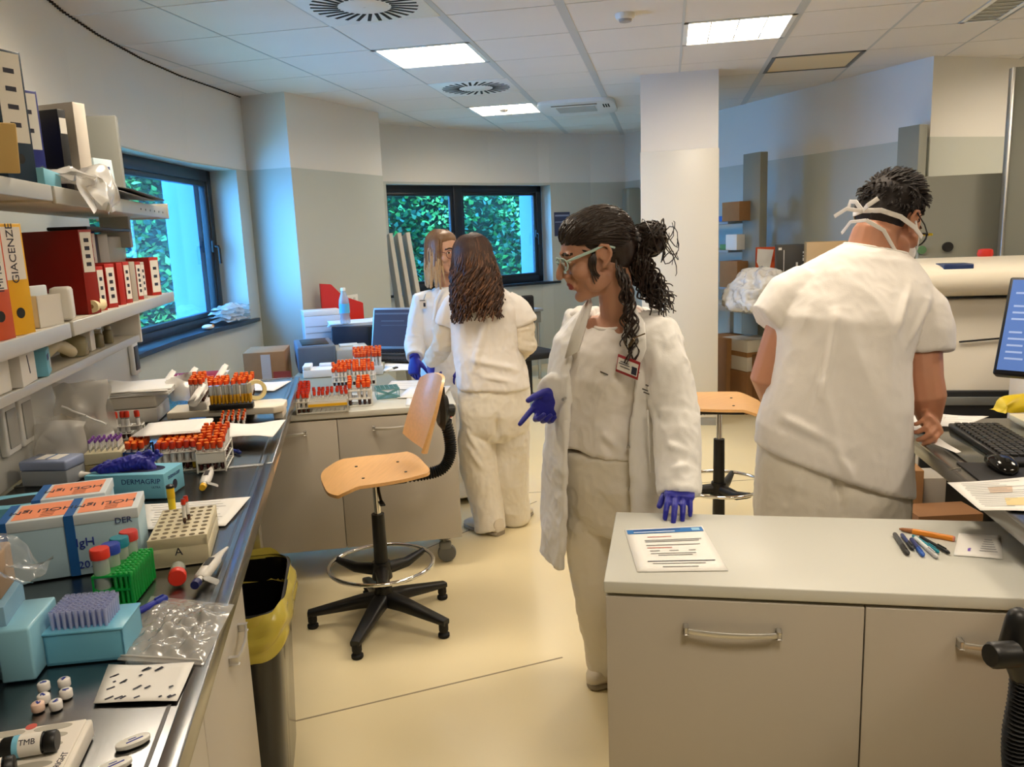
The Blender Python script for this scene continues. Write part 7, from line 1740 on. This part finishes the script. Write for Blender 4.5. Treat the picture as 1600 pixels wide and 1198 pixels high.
for h_, u in ((-1, 1240), (1, 1356)):
    c = DY(u, 820, 2.39); b.tube([c+V((0, 0, .05)), c, V((c.x, c.y, .42)), V((c.x, c.y+.02, .06))], [.11, .112, .095, .085], 20)
me = rmesh(b, .0065, 5, .5, 'trousers', [TROUS]); wrinkle(me, .005, 8, 9, (1, 1, .5)); cloth(me, 9); folds(me, [(DY(1308, 745, 2.24), DY(1318, 840, 2.26), .012, -.02), (DY(1270, 700, 2.25), DY(1225, 800, 2.27), .014, .006)]); attach('trousers', me, t2)
for h_, u, nm in ((-1, 1240, 'left'), (1, 1356, 'right')):
    c = DY(u, 820, 2.39); u_, s_ = MB(), MB(); shoe(u_, s_, V((c.x, c.y-.06, 0)), V((c.x+.05, c.y+.20, 0)), .05, .085); attach(nm+'_shoe', u_, t2, [SHOE]); attach(nm+'_sole', s_, t2, [SOLE])
HAIR2 = mat('hair_black_brown', (30, 21, 18), .68, var=.3, vscale=80, bump=.2, scale=200)
b = MB(); b.ell(H2(0, -.026, .056), (.085, .100, .082), HQ2, 22, 14); b.ell(H2(0, -.050, .006), (.077, .074, .078), HQ2, 20, 12); b.ell(H2(0, .030, .085), (.064, .062, .046), HQ2, 18, 10)
me = rmesh(b, .005, 3, .5, 'hair', [HAIR2]); attach('hair', me, t2)
rn = random.Random(9); paths = []
for k in range(620):
    a = rn.uniform(0, 6.28); el = rn.uniform(-.45, 1.5); d_ = V((math.cos(a)*math.cos(el), math.sin(a)*math.cos(el), math.sin(el)))
    if d_.y > .55 and el < .35: continue
    p0 = V((0, -.026, .05))+V((d_.x*.083, d_.y*.098, d_.z*.083)); ln = .018+.022*max(0, el)
    flow = (V((rn.uniform(-.3, .3), .55 if el > .3 else -.2, -.75 if el < .4 else -.05))+d_*(.35+.3*max(0, el)))
    paths.append([HC2+HQ2 @ (p0+flow.normalized()*ln*j/3+d_*(.003+.006*math.sin(j))) for j in range(4)])
attach('hair_tufts', strands(paths, .0032, .0008, HAIR2, n=4).mesh('hair_tufts', HAIR2), t2)
# mask straps with a bow, mask and glasses
b = MB()
def strap(pts, w=.0075, th=.0016):
    P_ = [V(p) for p in pts]; k = len(P_); secs = []
    for i in range(k):
        t_ = (P_[min(i+1, k-1)]-P_[max(i-1, 0)]).normalized(); up = V((0, 0, 1)); up = (up-t_*up.dot(t_)).normalized(); secs.append((P_[i], up*w, t_.cross(up)*th, .4))
    b.loft(secs, 12)
strap([H2(.088, .05, -.028), H2(.092, .0, -.022), H2(.080, -.06, -.018), H2(.045, -.108, -.02), H2(-.01, -.122, -.024), H2(-.06, -.098, -.02), H2(-.086, -.03, -.02)])
strap([H2(-.01, -.124, -.024), H2(-.03, -.14, -.002), H2(-.055, -.135, .004), H2(-.062, -.125, -.012)], .007); strap([H2(-.01, -.124, -.026), H2(-.045, -.15, -.03), H2(-.085, -.145, -.05)], .006)
strap([H2(-.005, -.124, -.026), H2(.02, -.142, -.02), H2(.045, -.138, .004)], .007)
strap([H2(.02, -.125, -.06), H2(-.03, -.13, -.065), H2(-.075, -.10, -.085)], .005); strap([H2(.02, -.125, -.06), H2(.06, -.085, -.075), H2(.075, -.03, -.11), H2(.07, .03, -.12)], .006)
attach('mask_ties', b, t2, [COTTON])
b = MB(); b.ell(H2(0, .083, -.062), (.055, .040, .046), HQ2, 20, 12); me = rmesh(b, .005, 2, .5, 'face_mask', [COTTON]); attach('face_mask', me, t2)
b = MB(); strap([H2(.086, .0, -.0), H2(.082, .045, -.03), H2(.06, .085, -.05)], .004); attach('ear_loop', b, t2, [COTTON])
b = MB()
for s in (-1, 1):
    b.tube([H2(s*(.034+.027*math.cos(a)), .115-.012*abs(math.cos(a)), .000+.021*math.sin(a)) for a in [2*PI*k/22 for k in range(23)]], .0026, 6, cap=False)
    b.tube([H2(s*.062, .104, .010), H2(s*.080, .05, .016), H2(s*.089, -.01, .022)], .0022, 6)
attach('glasses', b, t2, [BLACKP])
b = MB(); b.box(H2(.052, .117, .018), (.03, .006, .006), rot=HQ2); attach('yellow_brow_bar', b, t2, [mat('glasses_yellow', (220, 196, 40), .4)])

# ---------------------------------------------------------------- long-haired person seen from behind
t3 = person('person seen from behind with long wavy brown hair, white tunic over long sleeves, white trousers', (-.10, 4.20, 0))
HC3 = DY(737, 408, 4.20); HQ3 = headmat((-.35, .92, -.12)); H3 = lambda x, y, z: HC3+HQ3 @ V((x, y, z)); Y3 = 4.18
S3L, E3L, W3L = DY(707, 488, 4.2), DY(692, 540, 4.22), DY(674, 562, 4.36)
S3R, E3R, W3R = DY(804, 490, 4.2), DY(822, 538, 4.16), DY(792, 552, 4.38)
hip3 = DY(772, 640, Y3)
b = MB(); add_head(b, HC3, HQ3, 1.0)
b.tube([H3(0, -.02, -.03), H3(0, -.03, -.10), DY(750, 460, 4.2), DY(752, 480, 4.2)], [.05, .05, .055, .07], 14)
b.loft([sec((725, 640), (815, 640), Y3, .10), sec((716, 545), (798, 545), Y3, .09), sec((712, 490), (800, 490), Y3, .09), sec((726, 458), (786, 460), Y3, .07)], 20)
for s_, e_, w_ in ((S3L, E3L, W3L), (S3R, E3R, W3R)): b.tube([s_, e_, w_], [.045, .036, .015], 12)
for s_, kx, ax, fy in ((-1, 748, 766, 4.12), (1, 800, 803, 4.24)):
    h_ = hip3+V((.085*s_, 0, 0)); b.tube([h_, DY(kx, 735, Y3), DY(ax, 812, fy)], [.08, .055, .036], 12, round_ends=True)
add_hand(b, W3L, V((-.12, .25, -.9)), V((.75, .4, -.2)), False, (.15, .8, .9, .9), .98, fat=.72)
add_hand(b, W3R, V((-.6, .5, -.2)), V((-.4, -.3, -.8)), True, (.4, .4, .4, .4), .98, fat=.72)
me = rmesh(b, .0048, 3, .5, 'body', [SKIN_D]); attach('body', me, t3)
b = MB()
b.loft([sec((716, 604), (827, 603), Y3, .142), sec((714, 575), (822, 577), Y3, .135), sec((707, 540), (812, 542), Y3, .122), sec((703, 505), (806, 507), Y3, .118), sec((703, 478), (808, 480), Y3, .11), sec((715, 459), (798, 461), Y3+.01, .095), sec((732, 446), (780, 447), Y3+.02, .07)], 28)
b.tube([DY(721, 467, Y3), DY(710, 477, Y3), DY(703, 490, 4.19), DY(699, 506, 4.2)], [.046, .053, .057, .060], 16); b.tube([DY(791, 467, Y3), DY(805, 478, Y3), DY(814, 491, 4.18), DY(820, 504, 4.18)], [.046, .053, .058, .062], 16)
me = rmesh(b, .0065, 4, .5, 'tunic', [COTTON]); wrinkle(me, .007, 7, 11, (1, 1, .6)); cloth(me, 11); folds(me, [(DY(730, 560, 4.04), DY(820, 580, 4.06), .016, .010), (DY(760, 500, 4.05), DY(735, 590, 4.04), .018, .010), (DY(735, 585, 4.03), DY(810, 598, 4.04), .014, .008)]); attach('tunic', me, t3)
LS = mat('cream_sleeve', (218, 208, 190), .85, bump=.1, scale=300)
b = MB(); b.tube([S3L, DY(697, 510, 4.21), E3L, DY(683, 553, 4.29), W3L], [.044, .050, .052, .048, .042], 16)
me = rmesh(b, .006, 3, .5, 'left_long_sleeve', [LS]); wrinkle(me, .006, 12, 12, (1, 1, 2)); cloth(me, 12); attach('left_long_sleeve', me, t3)
b = MB(); b.tube([S3R, DY(819, 512, 4.18), E3R, DY(810, 549, 4.26), W3R], [.046, .052, .054, .05, .04], 16)
me = rmesh(b, .006, 3, .5, 'right_long_sleeve', [LS]); wrinkle(me, .006, 12, 17, (1, 1, 2)); cloth(me, 17); attach('right_long_sleeve', me, t3)
b = MB(); b.loft([sec((718, 600), (826, 600), Y3, .125), sec((716, 640), (827, 642), Y3, .135), sec((720, 668), (824, 670), Y3, .12), sec((732, 684), (812, 685), Y3, .09)], 26)
b.tube([DY(748, 640, Y3), DY(747, 690, Y3), DY(750, 730, Y3), DY(758, 775, 4.16), DY(766, 828, 4.12)], [.092, .102, .100, .086, .080], 18); b.tube([DY(797, 640, Y3), DY(798, 690, 4.19), DY(799, 730, 4.2), DY(802, 775, 4.22), DY(805, 812, 4.24)], [.09, .096, .092, .080, .076], 18)
me = rmesh(b, .0065, 4, .5, 'trousers', [TROUS]); wrinkle(me, .007, 7, 13, (1, 1, .5)); cloth(me, 13)
folds(me, [(DY(776, 650, 4.04), DY(778, 720, 4.06), .014, -.016), (DY(720, 660, 4.08), DY(762, 730, 4.05), .014, .010), (DY(725, 690, 4.08), DY(770, 760, 4.05), .012, .008), (DY(775, 690, 4.08), DY(760, 790, 4.06), .014, .006)]); attach('trousers', me, t3)
for nm, hp, tp in (('left', (783, 836), (728, 826)), ('right', (790, 822), (828, 806))):
    u_, s_ = MB(), MB(); shoe(u_, s_, PZ(*hp, 0), PZ(*tp, 0)+V((0, .06, 0)), .05, .08); attach(nm+'_shoe', u_, t3, [SHOE]); attach(nm+'_sole', s_, t3, [SOLE])
b = MB(); add_hand(b, W3L, V((-.12, .35, -.9)), V((.75, .4, -.2)), False, (.15, .8, .9, .9), .98, fat=1.06); b.tube([W3L+(E3L-W3L)*.5, W3L], [.040, .032], 12)
attach('left_glove', rmesh(b, .003, 2, .5, 'left_glove', [NITR]), t3)
b = MB(); add_hand(b, W3R, V((-.6, .5, -.2)), V((-.4, -.3, -.8)), True, (.4, .4, .4, .4), .98); attach('right_glove', rmesh(b, .003, 2, .5, 'right_glove', [NITR]), t3)
HAIR3 = mat('hair_chestnut', (60, 37, 25), .58, var=.4, vscale=60, bump=.2, scale=120); HAIR3B = mat('hair_auburn_ends', (104, 70, 48), .6, var=.3, vscale=60)
b = MB(); b.ell(H3(0, -.022, .045), (.092, .108, .090), HQ3, 22, 14); b.tube([H3(0, -.035, .02), H3(0, -.045, -.08), H3(0, -.055, -.17), H3(0, -.06, -.26)], [.086, .088, .084, .05], 18, flat=1)
me = rmesh(b, .006, 4, .5, 'hair', [HAIR3]); wrinkle(me, .010, 18, 14, (1, 1, .25)); attach('hair', me, t3)
def falling(H, n, seed, L, wave, amp, rad=(.09, .105, .09), spread=1.0, a_rng=(0, 6.28), start=1.1, low=.0, back=-.02):
    rn = random.Random(seed); out = []
    for k in range(n):
        a = rn.uniform(*a_rng); ph = rn.random()*6; ln = L*rn.uniform(.75, 1.08); pts = []; wv = wave*rn.uniform(.8, 1.2)
        for j in range(26):
            u = j/25
            if u < .32:
                el = start*(1-u/.32)+low; q = V((math.cos(a)*math.cos(el)*rad[0], math.sin(a)*math.cos(el)*rad[1]-.02, math.sin(el)*rad[2]+.04))
            else:
                w = (u-.32)/.68; q = V((math.cos(a)*rad[0]*(1+.22*w*spread), math.sin(a)*rad[1]*(1+.1*w)-.02+back*w, .04+low*rad[2]-ln*w))
                am = amp*min(1, w*2.2); q += V((math.sin(wv*w*6.28+ph), math.cos(wv*w*6.28*.9+ph*1.3), 0))*am
            pts.append(H(*q))
        out.append(pts)
    return out
p_ = falling(H3, 380, 3, .33, 2.6, .019, (.099, .114, .098), 1.3, (PI*.90, PI*2.10))
attach('hair_waves', strands(p_[:250], .0060, .0035, HAIR3).mesh('hair_waves', HAIR3), t3); attach('hair_waves_light', strands(p_[250:], .0056, .003, HAIR3B).mesh('hair_waves_light', HAIR3B), t3)

# ---------------------------------------------------------------- blonde person in a coat, facing the camera side
t4 = person('blonde person with glasses and a buttoned white coat facing right behind the mobile cabinet', (-.36, 4.74, 0))
HC4 = DY(692, 394, 4.72); HQ4 = headmat((.70, -.70, -.08)); H4 = lambda x, y, z: HC4+HQ4 @ V((x, y, z)); Y4 = 4.74; yw4 = R(28)
S4R, E4R, W4R = DY(662, 470, 4.70), DY(649, 530, 4.66), DY(648, 560, 4.54)
S4L, E4L, W4L = DY(742, 470, 4.84), DY(752, 535, 4.8), DY(720, 570, 4.66)
hip4 = DY(704, 640, Y4)
b = MB(); add_head(b, HC4, HQ4, 1.0)
b.tube([H4(0, -.02, -.03), H4(0, -.03, -.10), DY(696, 455, 4.76), DY(700, 470, 4.77)], [.048, .048, .052, .065], 14)
b.loft([csec(704, 650, Y4, .14, .10, yw4), csec(702, 550, Y4, .12, .09, yw4), csec(702, 490, Y4, .15, .09, yw4), csec(701, 462, Y4, .11, .06, yw4)], 20)
for s_, e_, w_ in ((S4L, E4L, W4L), (S4R, E4R, W4R)): b.tube([s_, e_, w_], [.043, .035, .015], 12)
for s_ in (-1, 1):
    h_ = hip4+V((.08*s_, .03*s_, 0)); b.tube([h_, V((h_.x, h_.y, .45)), V((h_.x, h_.y, .06))], [.08, .055, .036], 12, round_ends=True)
add_hand(b, W4R, V((-.06, -.2, -.9)), V((.5, .75, -.1)), True, (.35, .5, .6, .6), .98, fat=.72); add_hand(b, W4L, V((-.5, -.3, -.5)), V((.2, .3, -.9)), False, (.4, .4, .4, .4), .98, fat=.72)
me = rmesh(b, .0045, 3, .5, 'body', [SKIN_C]); paint_head(me, HC4, HQ4, 1.0, [LIP, BROW, EYEW, IRIS]); attach('body', me, t4)
b = MB(); b.loft([csec(706, 765, Y4, .205, .17, yw4), csec(705, 700, Y4, .195, .16, yw4), csec(704, 640, Y4, .185, .15, yw4), csec(702, 570, Y4, .160, .125, yw4), csec(701, 510, Y4, .175, .13, yw4), csec(700, 475, Y4, .172, .105, yw4), csec(699, 458, Y4, .11, .08, yw4), csec(698, 450, Y4, .07, .062, yw4)], 26)
b.tube([DY(676, 466, 4.72), S4R, DY(655, 502, 4.68), E4R, DY(648, 558, 4.55)], [.05, .064, .060, .058, .050], 16); b.tube([DY(728, 466, 4.8), S4L, DY(748, 502, 4.82), E4L, DY(722, 568, 4.67)], [.05, .064, .06, .056, .046], 16)
me = rmesh(b, .0062, 4, .5, 'lab_coat', [COATM]); wrinkle(me, .006, 9, 15, (1, 1, .5)); cloth(me, 15); folds(me, [(DY(680, 460, 4.6), DY(676, 600, 4.56), .010, .008), (DY(640, 520, 4.6), DY(662, 530, 4.6), .014, .008), (DY(690, 470, 4.6), DY(690, 590, 4.56), .012, -.006)]); attach('lab_coat', me, t4)
b = MB(); b.tube([DY(690, 452, 4.645), DY(681, 470, 4.60), DY(677, 500, 4.59)], [.012, .014, .008], 8, flat=.4); attach('lapel', b, t4, [COATM])
b = MB()
for s_ in (-1, 1):
    h_ = hip4+V((.08*s_, .03*s_, 0)); b.tube([h_, V((h_.x, h_.y, .5)), V((h_.x, h_.y, .05))], [.10, .09, .075], 14)
attach('trousers', rmesh(b, .008, 3, .5, 'trousers', [TROUS]), t4)
for s_, nm in ((-1, 'right'), (1, 'left')):
    h_ = hip4+V((.08*s_, .03*s_, 0)); u_, s2 = MB(), MB(); shoe(u_, s2, V((h_.x-.03, h_.y+.06, 0)), V((h_.x+.08, h_.y-.16, 0)), .045, .08); attach(nm+'_shoe', u_, t4, [SHOE]); attach(nm+'_sole', s2, t4, [SOLE])
b = MB(); add_hand(b, W4R, V((-.06, -.2, -.9)), V((.5, .75, -.1)), True, (.35, .5, .6, .6), .98, fat=1.06); b.tube([W4R+(E4R-W4R)*.5, W4R], [.038, .031], 12); attach('right_glove', rmesh(b, .003, 2, .5, 'right_glove', [NITR]), t4)
b = MB(); add_hand(b, W4L, V((-.5, -.3, -.5)), V((.2, .3, -.9)), False, (.4, .4, .4, .4), .98); attach('left_glove', rmesh(b, .003, 2, .5, 'left_glove', [NITR]), t4)
b = MB(); c = DY(661, 475, 4.60); b.box(c, (.042, .002, .052), .2); bd = attach('name_badge', b, t4, [LABW]); b = MB(); b.box(c+V((.008, -.002, -.004)), (.012, .001, .022), .2).box(c+V((-.002, -.002, .02)), (.03, .001, .004), .2); attach('badge_print', b, t4, [INK])
b = MB(); b.tube([DY(665, 459, 4.61), DY(662, 468, 4.60)], .003, 6); attach('badge_clip', b, t4, [ALU])
HAIR4 = mat('hair_dark_blonde', (130, 98, 70), .42, var=.25, vscale=70, bump=.15, scale=140); HAIR4B = mat('hair_blonde_ends', (190, 160, 124), .42, var=.2, vscale=70)
b = MB(); b.ell(H4(0, -.030, .048), (.084, .094, .082), HQ4, 22, 14); b.ell(H4(0, -.055, -.02), (.074, .055, .08), HQ4, 16, 10); b.ell(H4(0, .012, .074), (.070, .066, .050), HQ4, 18, 12); b.ell(H4(.066, .01, .0), (.020, .045, .07), HQ4, 12, 8); b.ell(H4(-.066, .01, .0), (.020, .045, .07), HQ4, 12, 8)
attach('hair', rmesh(b, .005, 3, .5, 'hair', [HAIR4]), t4)
p_ = falling(H4, 210, 8, .225, .6, .004, (.086, .096, .090), .5, (PI*.72, PI*2.28), 1.2, 0, .02)
def split(paths, f_):
    fs = [max(3, int(len(p)*(f_+random.uniform(-.24, .2)))) for p in paths]; return [p[:n_] for p, n_ in zip(paths, fs)], [p[n_-1:] for p, n_ in zip(paths, fs)]
A_, B_ = split(p_, .62)
attach('hair_lengths', strands(A_, .0058, .0048, HAIR4).mesh('hair_lengths', HAIR4), t4); attach('hair_light_ends', strands(B_, .0048, .0028, HAIR4B).mesh('hair_light_ends', HAIR4B), t4)
b = MB()
for s in (-1, 1):
    b.tube([H4(s*(.033+.026*math.cos(a)), .108-.010*abs(math.cos(a)), -.004+.024*math.sin(a)) for a in [2*PI*k/22 for k in range(23)]], .0020, 6, cap=False); b.tube([H4(s*.058, .098, .004), H4(s*.080, .03, .012)], .002, 6)
b.tube([H4(-.008, .110, .004), H4(.008, .110, .004)], .0018, 6); attach('glasses', b, t4, [mat('glasses_brown', (110, 60, 56), .35)])
# ================================================================= CAMERA, DAYLIGHT, RENDER LOOK
cd = bpy.data.cameras.new('camera'); cam = bpy.data.objects.new('camera', cd); COL.objects.link(cam)
cd.sensor_fit = 'HORIZONTAL'; cd.sensor_width = 36; cd.lens = _f*36/1600; cd.clip_start = .02; cd.clip_end = 100
cam.matrix_world = M.Translation(CAMP) @ M((RGT, UPV, -FWD)).transposed().to_4x4()
S.camera = cam
w = bpy.data.worlds.new('daylight'); S.world = w; w.use_nodes = True
nt = w.node_tree; bg = nt.nodes['Background']
bg.inputs['Color'].default_value = (.12, .42, 1, 1); bg.inputs['Strength'].default_value = 20
S.view_settings.view_transform = 'Standard'; S.view_settings.look = 'None'; S.view_settings.exposure = 0.12; S.view_settings.gamma = 1
S.view_settings.use_curve_mapping = False
S.cycles.use_denoising = True
S.cycles.max_bounces = 8; S.cycles.diffuse_bounces = 4; S.cycles.transparent_max_bounces = 24; S.cycles.caustics_reflective = False; S.cycles.caustics_refractive = False
S.cycles.sample_clamp_indirect = 6
